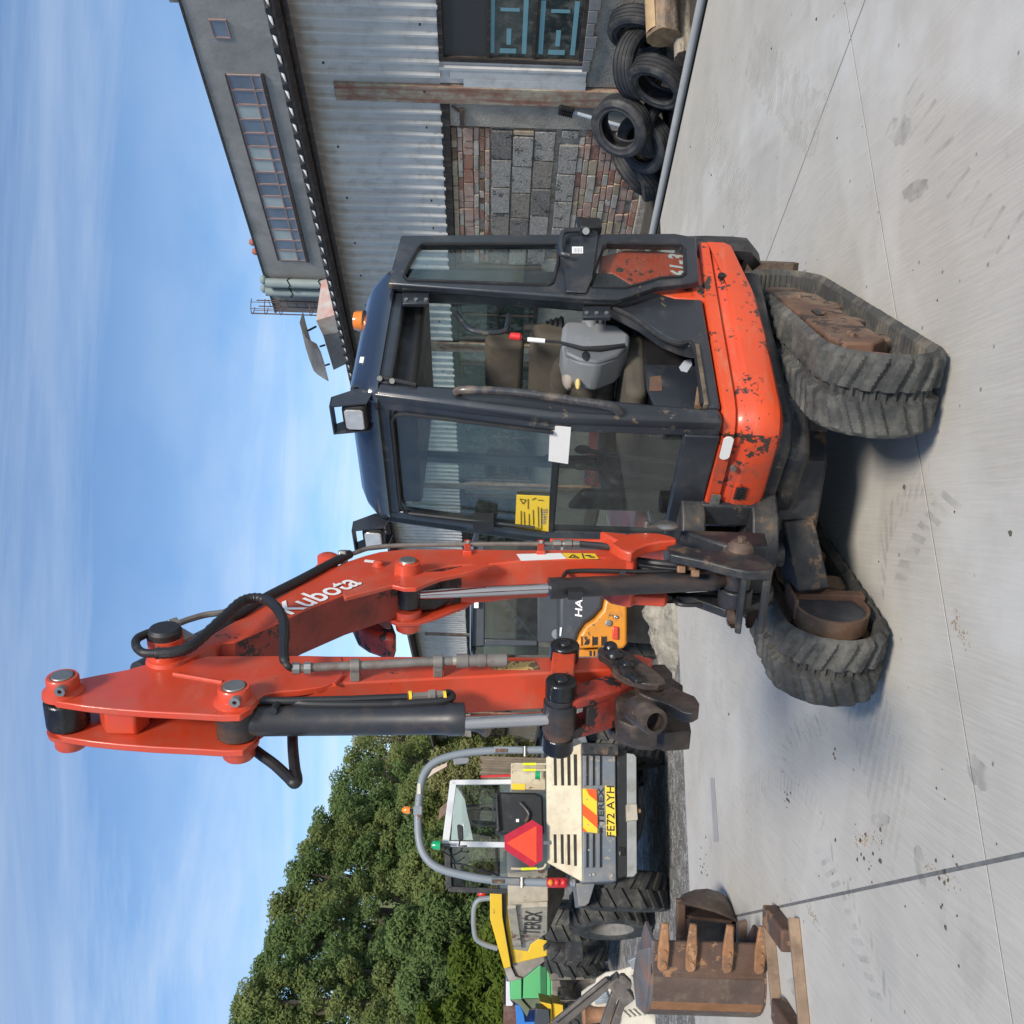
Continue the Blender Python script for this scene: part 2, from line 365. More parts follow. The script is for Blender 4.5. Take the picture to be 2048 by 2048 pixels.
for sg in (1, -1):
    a, b_ = (.47, .69) if sg > 0 else (-.69, -.45)
    m_ = MB()
    m_.extr([T.P(f, b_ if sg > 0 else a, z) for f, z in [(-.5, .13), (.46, .12), (.55, .2), (.55, .315), (.46, .345), (-.5, .36), (-.58, .26)]], T.l * (-.19 if sg > 0 else .19))
    fr_ = m_.build('track_frame', rustframe, exc, bevel=.012)
    for k, f in enumerate((-.36, 0, .33)):
        MB().cyl(T.P(f, a + .02, .105), T.P(f, b_ - .02, .105), .065, 20).build('roller', rustframe, fr_, bevel=.006)
    for f in (-.42, -.39, .44, .4, .02):
        MB().cyl(T.P(f, b_ - .01, .25), T.P(f, b_ + .014, .25), .014, 6).build('bolt', rustframe, fr_)
    MB().box(T.P(.0, b_ + .001, .27), (.1, .012, .03), (T.f, T.l, T.z)).build('slot', trim, fr_)
    # idler (front) and sprocket (rear)
    q = MB()
    pr = [(.0, -.045), (.13, -.045), (.135, -.07), (.172, -.075), (.172, -.02), (.16, -.018), (.16, .018), (.172, .02), (.172, .075), (.135, .07), (.13, .045), (0, .045)]
    q.lathe(T.P(.74, sg * .585, .238), T.l, pr, 36); q.build('idler_wheel', rustframe, exc)
    q = MB(); q.lathe(T.P(-.70, sg * .585, .238), T.l, [(.0, -.08), (.1, -.08), (.15, -.04), (.165, -.03), (.165, .03), (.15, .04), (.1, .08), (0, .08)], 30); q.build('sprocket', rustframe, exc)
# idler guard seen inside the far track: round cup with a rim
g0 = T.P(.71, -.44, .24)
q = MB(); q.lathe(g0, T.l, [(0, -.02), (.142, -.02), (.142, .045), (.155, .045), (.155, -.035), (0, -.035)], 40); q.build('idler_guard', rustframe, exc); MB().cyl(g0 - T.l * .028, g0 + T.l * .025, .143, 36).build('guard_disc', mat('grey_disc', (.06, .062, .07), .5, .2, var=.4, vs=10, dirt=((.15, .1, .07), .4, 9)), exc)
q = MB(); q.box(T.P(.60, -.42, .235), (.05, .06, .33), (T.f, T.l, T.z)); q.box(T.P(.65, -.41, .395), (.17, .09, .016), (T.f, T.l, T.z)); q.build('guard_bracket', rustframe, exc, bevel=.004)
# car body and X legs
q = MB(); q.extr([T.P(f, l, .27) for f, l in [(-.42, -.3), (.36, -.3), (.46, -.16), (.46, .16), (.36, .3), (-.42, .3)]], T.z * .19)
body = q.build('car_body', blacksteel, exc, bevel=.015)
for sg in (1, -1):
    for f0, f1 in ((.24, .36), (-.26, -.36)):
        q = MB(); a = T.P(f0, sg * .2, .37); b_ = T.P(f1, sg * .5, .27); q.bar(a, b_, .22, .13)
        q.build('leg', blacksteel, exc, bevel=.014)
q = MB(); q.bar(T.P(.40, -.16, .36), T.P(.60, -.40, .31), .17, .14); q.build('leg', blacksteel, exc, bevel=.01)
MB().cyl(U.P(0, 0, .44), U.P(0, 0, .585), .34, 40).build('slew_ring', blacksteel, exc, bevel=.01)
# belly plate of the upper frame, dark, hanging below the skirt
q = MB(); q.extr([U.P(f, l, .50) for f, l in [(-.55, -.66), (.34, -.66), (.50, -.3), (.50, .56), (.42, .66), (-.55, .66)]], U.z * .11); q.build('belly_plate', blacksteel, exc, bevel=.02)
q = MB(); q.extr([U.P(f, l, .40) for f, l in [(.1, .1), (.47, .15), (.47, .5), (.3, .62), (.1, .6)]], U.z * .105); q.build('belly_guard', blacksteel, exc, bevel=.03)
# dozer blade at the rear of the undercarriage
q = MB()
prof = [(-1.16, .06), (-1.13, .10), (-1.15, .22), (-1.14, .33), (-1.10, .42), (-1.13, .43), (-1.19, .33), (-1.20, .22), (-1.19, .08)]
q.extr([T.P(f, -.74, z) for f, z in prof], T.l * 1.48)
bl = q.build('dozer_blade', rustdark, exc, bevel=.004)
for l in (-.25, .25): MB().bar(T.P(-.3, l, .28), T.P(-1.16, l, .22), .09, .12).build('blade_arm', blacksteel, bl, bevel=.01)

# ---- upper frame: orange skirt
def skirt_path(o):  # plan polyline (f,l) with outward offset o
    return [(-.60, .77 + o), (-.30, .757 + o), (.0, .748 + o), (.25, .742 + o), (.40, .738 + o), (.455 + o * .3, .728 + o * .95), (.495 + o * .6, .70 + o * .8), (.522 + o * .9, .66 + o * .4), (.532 + o, .60 + o * .1), (.537 + o, .45), (.541 + o, .30), (.545 + o, .185)]
prof = [(-.045, .555), (-.012, .575), (.004, .61), (.004, .685), (-.004, .70), (-.004, .712), (-.016, .735), (-.018, .738), (-.022, .745), (-.0, .75), (.0, .795), (-.012, .803), (-.05, .804)]
rows = []
for o, z in prof:
    r = []
    pts = skirt_path(o)
    for i, (f, l) in enumerate(pts):
        zz_ = z
        if i == 0 and z < .7: zz_ = z + .07
        if i == 1 and z < .7: zz_ = z + .015
        if z > .79: zz_ = z - .012 * (i == 0)
        r.append(U.P(f, l, zz_))
    rows.append(r)
q = MB(); q.grid(rows)
# finer along so that the front stretch can carry its own wear
side = q.build('side_panel', orange, exc, smooth=28); side.modifiers.new('solid', 'SOLIDIFY').thickness = .012
q = MB(); q.grid([r[7:] for r in [[p + (U.f * .0025) for p in r] for r in rows]])
q.build('front_panel', orange_worn, exc, smooth=28).modifiers.new('solid', 'SOLIDIFY').thickness = .006
for f, l in ((-.36, .764), (.02, .0)):
    if l: MB().cyl(U.P(f, l - .01, .715), U.P(f, l + .006, .715), .017, 14).build('bolt', trim, side)
fs = lambda px, py, o=.545: U.F(px, py, o)
c_ = fs(1453, 897, .552); q = MB(); ax = U.l
q.extr([c_ + U.l * (.042 * (1 if math.cos(a) > 0 else -1) + .02 * math.cos(a)) * 1.0 + U.z * (.02 * math.sin(a)) for a in [2 * math.pi * k / 24 for k in range(24)]], -U.f * .003)
q.build('reflector', whitep, exc)
c_ = fs(1466, 934, .546); MB().cyl(c_, c_ + U.f * .012, .013, 12).build('bolt', steel, exc)
c_ = fs(1481, 987, .552)
q = MB()
for k in range(5): q.bar(c_ + U.l * (.03 - .015 * k) - U.z * .024, c_ + U.l * (.03 - .015 * k) + U.z * .024, .007, .006, U.f)
q.bar(c_ + U.l * .04, c_ - U.l * .04, .008, .006, U.f); q.build('grille_slot', trim, exc)
q = MB(); q.extr([fs(1424, 988, .549), fs(1442, 990, .549), fs(1434, 1024, .549), fs(1414, 1022, .549)], U.f * .003); q.build('worn_plate', mat('scraped_plate', (.16, .17, .15), .6, .3, var=.4, vs=30, dirt=((.08, .05, .03), .5, 20)), exc)

# rear counterweight, rounded tail
q = MB()
plan = [(-.58, .745), (-.66, .75), (-.71, .735), (-.76, .70), (-.80, .65), (-.83, .58), (-.86, .46), (-.88, .2), (-.88, -.2), (-.86, -.5), (-.80, -.65), (-.7, -.73), (-.55, -.74)]
q.grid([[U.P(f * k - (.0 if k == 1 else .02), l * (1 if k == 1 else k), z) for f, l in plan] for z, k in [(.50, .93), (.55, .985), (.62, 1), (.74, 1), (.82, .985), (.86, .95), (.87, .6)]])
q.build('counterweight', blacksteel, exc, smooth=75).modifiers.new('solid', 'SOLIDIFY').thickness = .05
# engine cover behind the cab
hp = [(1197, 540), (1200, 511), (1250, 499), (1310, 500), (1372, 506), (1400, 512), (1420, 560), (1417, 601), (1350, 598), (1296, 582), (1258, 568), (1225, 548)]
q = MB(); q.extr([U.L(x, y, .745) for x, y in hp], -U.l * .05)
hood = q.build('engine_cover', orange, exc, bevel=.012)
q = MB(); q.extr([U.P(f, -.70, z) for f, z in [(-.41, .80), (-.41, 1.18), (-.45, 1.22), (-.54, 1.16), (-.60, 1.0), (-.63, .82)]], U.l * 1.38); q.build('engine_hood', orange, exc, bevel=.05, seg=4)
for x, y in ((1240, 540), (1402, 584)):
    c_ = U.L(x, y, .746); MB().ball(c_, (.016, .016, .006), (U.f, U.z, U.l)).build('latch', trim, hood)
text('61-3', U.L(1357, 531, .747), -U.f, U.z, .085, letter, exc, shear=.25, off=.03, width=.17)
# right-hand front cover beside the boom
q = MB(); q.extr([U.P(f, -.70, z) for f, z in [(-.3, .8), (.32, .8), (.40, .86), (.30, 1.02), (-.3, 1.1)]], U.l * .62); q.build('right_cover', orange, exc, bevel=.04, seg=3)

# ---- cab
def ff(z): return .535 if z < 1.46 else .535 - (z - 1.46) * .135
LO, LI = .742, .672          # outer / inner faces of the left wall
def lprism(pts, l0=LO, th=.07, name='cab_frame', m_=navy, bv=.012, par=exc):
    q = MB(); q.extr([U.P(f, l0, z) for f, z in pts], -U.l * th); return q.build(name, m_, par, bevel=bv, seg=3)
post = lprism([(ff(2.15), 2.15), (ff(1.8), 1.8), (.535, 1.46), (.535, .81), (.46, .81), (.46, .90), (.44, 1.15), (.405, 1.45), (.385, 1.8), (.375, 2.09), (.37, 2.15)], name='front_post', bv=.022)
lprism([(-.37, 2.15), (-.39, 1.5), (-.39, .81), (.46, .81), (.46, .865), (.10, .865), (.085, .93), (.04, 1.0), (-.06, 1.09), (-.14, 1.19), (-.19, 1.32), (-.205, 1.5), (-.215, 2.09), (-.215, 2.15)], name='rear_quarter_panel')
lprism([(-.2, 2.085), (.38, 2.085), (.38, 2.15), (-.2, 2.15)], name='door_header')
# door seal line round the opening
seal = [(.375, 2.07), (-.2, 2.075), (-.19, 1.34), (-.135, 1.205), (-.055, 1.105), (.05, 1.015), (.095, .945), (.11, .88), (.455, .88)]
q = MB(); q.tube(smoothpath([U.P(f, LO + .004, z) for f, z in seal[1:]], 4), .011, 8); q.build('door_seal', trim, exc)
q = MB(); q.bar(U.P(.10, LO - .0, .868), U.P(.46, LO - .0, .868), .03, .02); q.build('door_sill', mat('worn_sill', (.10, .075, .05), .6, .2, var=.4, vs=20, dirt=((.2, .16, .11), .6, 10), bump=.2, bs=80), exc, bevel=.004)
# front frame
RL = -.03
q = MB(); q.extr([U.P(.537, l, z) for l, z in [(.66, .806), (.66, .945), (.06, .945), (.03, .806)]], -U.f * .03); q.build('front_sill', navy, exc, bevel=.008)
def frontstrip(l0, l1, zs, name, m_=navy, th=.045):
    q = MB(); q.sheet([[U.P(ff(z), l0, z), U.P(ff(z), l1, z)] for z in zs], -U.f * th); return q.build(name, m_, exc, bevel=.008)
frontstrip(.735, .655, [.81, 1.46, 1.8, 2.15], 'windscreen_surround')
frontstrip(.05, RL, [.81, 1.46, 1.8, 2.15], 'windscreen_surround')
frontstrip(.66, .04, [2.09, 2.16], 'windscreen_surround')
frontstrip(.66, .04, [1.415, 1.445], 'windscreen_bar', trim)
# glass corner seal
q = MB(); q.tube([U.P(ff(z) + .006, l, z) for l, z in [(.655, 1.45), (.655, 2.03), (.64, 2.07), (.61, 2.085), (.10, 2.085), (.065, 2.07), (.05, 2.03), (.05, 1.45)]], .007, 8); q.build('windscreen_seal', trim, exc)
q = MB(); q.sheet([[U.P(ff(z) - .012, .66, z), U.P(ff(z) - .012, .04, z)] for z in (1.44, 1.78, 2.10)], -U.f * .005); q.build('upper_windscreen', cabglass, exc)
q = MB(); q.sheet([[U.P(.523, .66, z), U.P(.523, .04, z)] for z in (.94, 1.42)], -U.f * .005); q.build('lower_windscreen', cabglass, exc)
# right wall and rear wall
def rwall(pts, name, m_=navy):
    q = MB(); q.extr([U.P(f, RL, z) for f, z in pts], U.l * .05); return q.build(name, m_, exc, bevel=.01)
rwall([(ff(2.15), 2.15), (.535, 1.46), (.535, .81), (.46, .81), (.46, 1.46), (.38, 2.15)], 'right_post')
rwall([(-.39, .81), (.46, .81), (.46, .98), (-.39, 1.06)], 'right_panel'); rwall([(-.37, 2.15), (-.39, 1.0), (-.31, 1.0), (-.29, 2.15)], 'right_post')
rwall([(-.37, 2.08), (.4, 2.08), (.4, 2.15), (-.37, 2.15)], 'right_header'); rwall([(.05, 1.0), (.09, 1.0), (.07, 2.1), (.03, 2.1)], 'right_post')
q = MB(); q.extr([U.P(f, RL + .02, z) for f, z in [(.47, .98), (.47, 1.46), (.40, 2.1), (-.3, 2.1), (-.32, 1.05)]], U.l * .004); q.build('right_window', doorglass, exc)
q = MB()
for l0, l1 in ((RL, .04), (.67, .74)): q.extr([U.P(-.39, l0, z) for z in (.81,)] + [U.P(-.39, l1, .81), U.P(-.37, l1, 2.15), U.P(-.37, l0, 2.15)], U.f * .05)
q.extr([U.P(-.39, RL, .81), U.P(-.39, .74, .81), U.P(-.388, .74, 1.20), U.P(-.388, RL, 1.20)], U.f * .05)
q.extr([U.P(-.372, RL, 2.06), U.P(-.372, .74, 2.06), U.P(-.37, .74, 2.15), U.P(-.37, RL, 2.15)], U.f * .05)
q.build('rear_wall', navy, exc, bevel=.008)
q = MB(); q.extr([U.P(-.37, .04, 1.19), U.P(-.37, .67, 1.19), U.P(-.355, .67, 2.07), U.P(-.355, .04, 2.07)], U.f * .004); q.build('rear_window', doorglass, exc)
# roof: rounded pressing
def rr(f0, f1, l0, l1, r, n=6):
    out = []
    for cx_, cy_, a0 in ((f1 - r, l1 - r, 0), (f0 + r, l1 - r, 90), (f0 + r, l0 + r, 180), (f1 - r, l0 + r, 270)):
        out += [(cx_ + r * math.cos(rad(a0 + 90 * k / n)), cy_ + r * math.sin(rad(a0 + 90 * k / n))) for k in range(n + 1)]
    return out
q = MB(); rings = []
for i, (ins, z) in enumerate([(-.012, 2.135), (-.014, 2.17), (-.004, 2.185), (.012, 2.205), (.04, 2.235), (.09, 2.262), (.16, 2.278), (.28, 2.286)]):
    rings.append([U.P(f, l, z) for f, l in rr(-.38 + ins, .455 - ins, RL + ins * .8, .745 - ins * .9, max(.03, .10 - ins * .2))])
rings = [r + [r[0]] for r in rings]
q.grid(rings); q.poly(rings[-1][:-1]); q.poly(rings[0][:-1][::-1])
roof = q.build('cab_roof', roofp, exc, smooth=50, merge=True)
q = MB(); q.extr([U.P(f, l, 2.0) for f, l in [(-.33, .02), (.37, .02), (.37, .68), (-.33, .68)]], U.z * .12); q.build('roof_lining', trim, exc, bevel=.02)
q = MB(); c_ = U.L(722, 720, .70); q.box(U.L(727, 720, .725) , (.035, .003, .03), (U.f, U.l, U.z)); q.build('roof_label', whitep, roof)
# beacon
b0 = U.P(-.15, .62, 2.262)
q = MB(); q.lathe(b0, U.z, [(0, -.03), (.046, -.03), (.046, .008), (.038, .01), (0, .01)], 24); bk = q.build('beacon', trim, exc)
q = MB(); q.lathe(b0, U.z, [(.038, .008), (.042, .012), (.042, .036), (.038, .05), (.024, .054), (0, .054)], 24); q.build('beacon_lens', amber, bk)
# lifting eye
e0 = U.P(.40, .715, 2.20); q = MB(); q.lathe(e0 + U.z * .02, U.l, [(.012, -.006), (.026, -.006), (.026, .006), (.012, .006)], 20, True); q.box(e0 - U.z * .015, (.05, .012, .04), (U.f, U.l, U.z)); q.build('lifting_eye', navy, exc)
# work lights
def worklight(l, z):
    f = ff(2.15) + .0
    p = U.P(f + .03, l, z); q = MB()
    for s_ in (-.072, .072): q.extr([U.P(f - .03, l + s_, z - .07), U.P(f + .05, l + s_, z - .05), U.P(f + .075, l + s_, z + .088), U.P(f + .02, l + s_, z + .088), U.P(f - .03, l + s_, z - .0)], U.l * .006)
    q.extr([U.P(f + .02, l - .072, z + .085), U.P(f + .075, l - .072, z + .085), U.P(f + .075, l + .078, z + .085), U.P(f + .02, l + .078, z + .085)], U.z * .006)
    o = q.build('light_bracket', navy, exc)
    q = MB(); q.extr([U.P(f + .005, l + a, z + b) for a, b in [(-.055, -.045), (.055, -.045), (.063, -.03), (.063, .036), (.05, .05), (-.05, .05), (-.063, .036), (-.063, -.03)]], U.f * .055); q.build('light_housing', trim, o, bevel=.01)
    q = MB(); q.extr([U.P(f + .058, l + a, z + b) for a, b in [(-.045, -.034), (.045, -.034), (.052, -.022), (.052, .03), (.042, .04), (-.042, .04), (-.052, .03), (-.052, -.022)]], U.f * .008); q.build('light_lens', lampglass, o, bevel=.004)
worklight(.655, 2.22); worklight(-.085, 2.21)
# wiper
q = MB(); q.bar(U.P(ff(2.05) + .02, .075, 2.05), U.P(ff(1.5) + .02, .095, 1.5), .012, .012); q.box(U.P(ff(1.72) + .02, .085, 1.72), (.05, .07, .09), (U.f, U.l, U.z)); q.build('wiper', trim, exc, bevel=.003)
# handrail on the front post
hr = [U.P(.43, .748, 1.83), U.P(.445, .775, 1.79), U.P(.46, .785, 1.6), U.P(.50, .785, 1.35), U.P(.515, .78, 1.24), U.P(.52, .75, 1.2)]
MB().tube(smoothpath(hr, 5), .017, 12).build('handrail', mat('worn_black_rail', (.03, .03, .033), .35, var=.3, dirt=((.2, .15, .11), .5, 12), coat=.3), exc)
# grab handle at the rear post
q = MB(); q.tube(smoothpath([U.L(x, y, .69) for x, y in [(912, 627), (935, 655), (960, 664), (1000, 664), (1014, 655), (1018, 630)]], 5), .012, 10); q.build('grab_handle', navy, exc)
q = MB(); q.tube([U.L(x, y, .75) for x, y in [(757, 753), (795, 762), (833, 770)]], .009, 8)
gs = q.build('gas_strut', trim, exc)
for x, y in ((759, 757), (784, 762)): MB().cyl(U.L(x, y, .745), U.L(x, y, .758), .011, 10).build('strut_bolt', steel, gs)

# stickers on the glass
def gst(px, py, name, m_, off=.004):
    q = MB(); q.extr([U.F(a, b, .535 - (.135 * (1.46 if False else 0)) + off) if False else PL(a, b, U.P(ff(1.55) - .012, 0, 1.55) + U.f * .01, (U.f + U.z * .135).normalized()) for a, b in zip(px, py)], -U.f * .002); return q.build(name, m_, exc)
gst((1100, 1142, 1136, 1097), (851, 855, 928, 922), 'white_notice', whitep)
yn = gst((1033, 1099, 1097, 1030), (990, 993, 1063, 1057), 'yellow_notice', yellow_st)
npl = (U.f + U.z * .135).normalized()
def gp(x, y): return PL(x, y, U.P(ff(1.55) - .012, 0, 1.55) + U.f * .0125, npl)
bluel = mat('blue_lettering', (.05, .09, .25), .5)
text('WHITES', gp(1089, 1033), -U.l * -1, U.z, .022, bluel, exc, width=.10)
q = MB()
for (a, b, c, d) in [(1040, 998, 1052, 1000), (1052, 1000, 1046, 1008), (1046, 1008, 1040, 998)]: q.bar(gp(a, b), gp(c, d), .002, .002, npl)
for (a, b, c, d) in [(1056, 998, 1056, 1018), (1042, 1022, 1042, 1052), (1048, 1024, 1049, 1050), (1058, 1028, 1058, 1052), (1064, 1000, 1072, 996), (1066, 1020, 1067, 1050), (1075, 1000, 1087, 1001), (1076, 1014, 1077, 1054), (1082, 1016, 1083, 1058)]: q.bar(gp(a, b), gp(c, d), .0022, .002, npl)
q.build('notice_print', blackp, yn)
# ---- open door, folded back along the side
D = Fr(U.P(-.26, .80, 0), U.f); DL = .0
def dpt(x, y, o=0): return U.L(x, y, .805 + o)
outer = [(802, 470), (1350, 466), (1393, 474), (1398, 562), (1370, 566), (1310, 572), (1262, 590), (1235, 597), (1180, 596), (775, 566)]
def ring_prism(out, inn_list, th, name, m_, par):
    # plate with holes: bridge with bmesh triangulation
    me_b = bmesh.new()
    loops = [out] + inn_list; allE = []
    for lp in loops:
        vs = [me_b.verts.new(p) for p in lp]; allE += [me_b.edges.new((vs[i], vs[(i + 1) % len(vs)])) for i in range(len(vs))]
    bmesh.ops.triangle_fill(me_b, edges=allE, use_beauty=True)
    vs = [v.co.copy() for v in me_b.verts]; idx = {v: i for i, v in enumerate(me_b.verts)}
    fs_ = [tuple(idx[v] for v in f.verts) for f in me_b.faces]; me_b.free()
    b = MB(); n = len(vs); th = V(th)
    b.v = vs + [v + th for v in vs]; b.f = fs_ + [tuple(i + n for i in f[::-1]) for f in fs_]
    k = 0
    for lp in loops:
        m_n = len(lp)
        b.f += [(k + i, k + (i + 1) % m_n, k + (i + 1) % m_n + n, k + i + n) for i in range(m_n)]; k += m_n
    return b.build(name, m_, par)
upper_h = [(838, 494), (845, 488), (1112, 487), (1118, 492), (1115, 530), (1105, 566), (1098, 570), (815, 560), (808, 552), (812, 540)]
lower_h = [(1209, 492), (1216, 486), (1362, 489), (1368, 496), (1370, 548), (1362, 553), (1320, 556), (1280, 568), (1250, 575), (1185, 573), (1180, 566)]
dp = lambda L_, o=0: [dpt(x, y, o) for x, y in L_]
dth = -U.l * .035
door = ring_prism(dp(outer), [dp(upper_h), dp(lower_h)], dth, 'cab_door', navy, exc)
bv = door.modifiers.new('bevel', 'BEVEL'); bv.width = .008; bv.segments = 2; bv.limit_method = 'ANGLE'; bv.angle_limit = rad(40)
for hl in (upper_h, lower_h):
    q = MB(); q.tube(dp(hl, .002), .007, 8, closed=True); q.build('glass_seal', trim, door)
    q = MB(); q.extr(dp(hl, -.016), -U.l * .004); q.build('door_pane', doorglass, door)
# lock plate across the door, with latch and pull handle
q = MB(); q.extr(dp([(1130, 462), (1180, 462), (1196, 466), (1184, 560), (1172, 588), (1132, 586), (1128, 540)], .004), U.l * .01)
lp_ = q.build('lock_plate', navy, door, bevel=.006)
q = MB(); q.extr(dp([(1152, 449), (1200, 452), (1203, 470), (1160, 472)], -.012), U.l * .045); q.build('latch', trim, lp_, bevel=.008)
MB().cyl(dpt(1172, 462, .02), dpt(1172, 462, .05), .016, 12).build('lock_knob', steel, lp_)
q = MB(); q.extr(dp([(1144, 494), (1166, 494), (1166, 507), (1144, 507)], .016), U.l * .002); q.build('label', whitep, lp_)
q = MB()
for k in range(6): q.bar(dpt(1148 + 3 * k, 496, .0185), dpt(1148 + 3 * k, 505, .0185), .003, .001, U.l)
q.build('label_print', mat('print_grey', (.3, .32, .38), .6), lp_)
q = MB(); q.tube(smoothpath(dp([(1160, 460), (1130, 463), (1122, 478), (1121, 500), (1125, 508), (1140, 511)], .045), 5), .012, 10); q.build('pull_handle', navy, door)
for x0, x1 in ((805, 858), (1166, 1222)):
    yy = 585 if x0 < 900 else 612
    q = MB(); q.extr([U.L(x, y, .762) for x, y in [(x0, yy - 4), (x1, yy - 4), (x1, yy + 22), (x0, yy + 22)]], -U.l * .02)
    h_ = q.build('hinge', navy, exc, bevel=.004)
    MB().cyl(U.L(x0, yy - 7, .775), U.L(x1 + 4, yy - 7, .775), .013, 12).build('hinge_pin', trim, h_)
    for k in range(3):
        c_ = U.L(x0 + 7 + 20 * k, yy + 15, .762); MB().cyl(c_, c_ + U.l * .006, .009, 10).build('hinge_bolt', steel, h_)

# ---- inside the cab
q = MB(); q.extr([U.P(f, l, .80) for f, l in [(-.34, .02), (.50, .02), (.50, .66), (-.34, .66)]], U.z * .03); q.build('cab_floor', mat('floor_mat', (.02, .02, .022), .7, var=.3, dirt=((.06, .055, .045), .4, 6)), exc)
sl_ = .36
def seat_part(pts, w_, name, m_, bv=.05, l=sl_):
    q = MB(); q.extr([U.P(f, l + w_ / 2, z) for f, z in pts], -U.l * w_); return q.build(name, m_, exc, bevel=bv, seg=4)
seat_part([(-.30, .83), (.18, .83), (.18, 1.05), (-.30, 1.08)], .40, 'seat_base', trim, .02)
seat_part([(-.22, 1.04), (.20, 1.05), (.22, 1.11), (.17, 1.14), (-.16, 1.14)], .42, 'seat_cushion', seatm, .03)
bk_ = seat_part([(-.16, 1.14), (-.06, 1.16), (-.115, 1.50), (-.145, 1.545), (-.22, 1.545), (-.24, 1.48)], .46, 'seat_backrest', seatm, .045)
for k in range(2):
    q = MB(); c_ = U.P(-.085 - .02 * k, sl_, 1.28 + .12 * k); q.ball(c_, (.03, .15, .05), (U.f, U.l, (U.z * 1 - U.f * .15).normalized()), 20, 10); q.build('seat_pad', seatm, bk_)
seat_part([(-.235, 1.57), (-.15, 1.57), (-.155, 1.70), (-.18, 1.745), (-.23, 1.745), (-.255, 1.70)], .30, 'headrest', seatm, .045)
q = MB(); q.ball(U.L(1138, 752, .50), (.075, .05, .032), (U.f, U.l, U.z)); q.build('torn_padding', seat_worn, exc)
q = MB(); q.ball(U.L(1156, 768, .53), (.03, .02, .012), (U.f, U.l, U.z)); q.build('yellow_foam', mat('yellow_foam', (.62, .47, .18), .9, var=.2, vs=40), exc)
# grey left console with gaiter, joystick and red lever
cons = [(1125, 652), (1132, 640), (1190, 642), (1235, 648), (1262, 668), (1258, 690), (1235, 712), (1195, 727), (1160, 722), (1128, 706), (1122, 680)]
q = MB(); q.extr([U.L(x, y, .645) for x, y in cons], -U.l * .16); cn = q.build('armrest_console', greypl, exc, bevel=.02, seg=3)
q = MB(); q.extr([U.L(x, y, .65) for x, y in [(1128, 690), (1180, 690), (1240, 686), (1256, 690), (1235, 710), (1195, 724), (1160, 719), (1130, 705)]], -U.l * .14); q.build('console_lower', mat('mid_grey_plastic', (.11, .115, .125), .5, var=.08), cn, bevel=.012)
q = MB(); q.ball(U.L(1172, 712, .651), (.03, .018, .004), (U.f, U.z, U.l)); q.build('finger_recess', trim, cn)
q = MB(); q.ball(U.L(1180, 655, .60), (.085, .06, .04), (U.f, U.l, U.z)); q.build('console_cap', greypl, cn)
q = MB(); q.tube([U.L(x, y, .66) for x, y in [(1090, 682), (1118, 684), (1165, 697), (1200, 698), (1250, 690)]], [.006, .006, .01, .012, .008], 8); lv = q.build('safety_lever', trim, exc)
MB().tube([U.L(1055, 679, .66), U.L(1090, 682, .66)], .010, 10).build('lever_sleeve', whitep, lv)
q = MB(); q.tube([U.L(x, y, .66) for x, y in [(1018, 672), (1021, 672), (1040, 674), (1044, 674)]], [.008, .016, .017, .008], 12); q.build('lever_knob', redp, lv)
q = MB(); q.tube([U.L(1048, 656, .56), U.L(1092, 655, .56)], [.015, .022], 10); js = q.build('joystick', trim, exc)
q = MB(); q.lathe(U.L(1092, 655, .56), (U.L(1130, 655, .56) - U.L(1092, 655, .56)), [(.0, 0)] + [((.025 if k % 2 else .034) + k * .003, k * .011) for k in range(8)] + [(0, .085)], 20); q.build('gaiter', trim, js)
# travel pedals, levers and right console
for l in (.26, .36):
    q = MB(); q.tube([U.P(.40, l, .84), U.P(.38, l, 1.05), U.P(.34, l, 1.30)], .01, 8); q.ball(U.P(.335, l, 1.31), (.02, .02, .035)); q.build('travel_lever', trim, exc)
    q = MB(); q.box(U.P(.36, l, .88), (.12, .07, .02), ((U.f + U.z * .5).normalized(), U.l, (U.z - U.f * .5).normalized())); q.build('pedal', trim, exc, bevel=.006)
q = MB(); q.extr([U.P(f, .03, z) for f, z in [(-.2, .83), (.3, .83), (.34, 1.15), (.25, 1.22), (-.2, 1.2)]], U.l * .12); q.build('right_console', trim, exc, bevel=.03)
q = MB(); q.tube([U.P(.12, .09, 1.22), U.P(.14, .1, 1.38)], .014, 8); q.ball(U.P(.145, .1, 1.42), (.026, .026, .05)); q.build('joystick', trim, exc)
q = MB(); q.extr([U.P(.36, l, z) for l, z in [(.05, .84), (.16, .84), (.16, 1.30), (.05, 1.36)]], U.f * .05); q.build('instrument_pod', trim, exc, bevel=.02)
# ribbed rubber under the seat front, floor plate labels
for k in range(4): MB().bar(U.P(.205, .50 - .06 * k, .84), U.P(.205, .50 - .06 * k, 1.02), .03, .02, U.f).build('rib', trim, exc, bevel=.006)
q = MB(); q.extr([U.L(x, y, .60) for x, y in [(1300, 755), (1322, 752), (1324, 782), (1298, 783)]], U.l * .003); q.build('rusty_plate', rust, exc)
q = MB(); q.extr([U.L(x, y, .60) for x, y in [(1358, 735), (1368, 722), (1383, 718), (1384, 730), (1374, 745), (1362, 742)]], U.l * .002); q.build('paint_patch', mat('pale_patch', (.42, .45, .5), .6), exc)
q = MB(); q.extr([U.P(.05, .60, .83), U.P(.48, .60, .83), U.P(.48, .60, 1.0), U.P(.2, .60, 1.06), U.P(.05, .60, 1.06)], -U.l * .02); q.build('kick_panel', navy, exc, bevel=.006)
q = MB(); q.cyl(U.L(1400, 776, .69), U.L(1395, 814, .69), .013, 10); q.build('wooden_stick', mat('stick_wood', (.2, .12, .07), .8, var=.3, vs=30), exc)

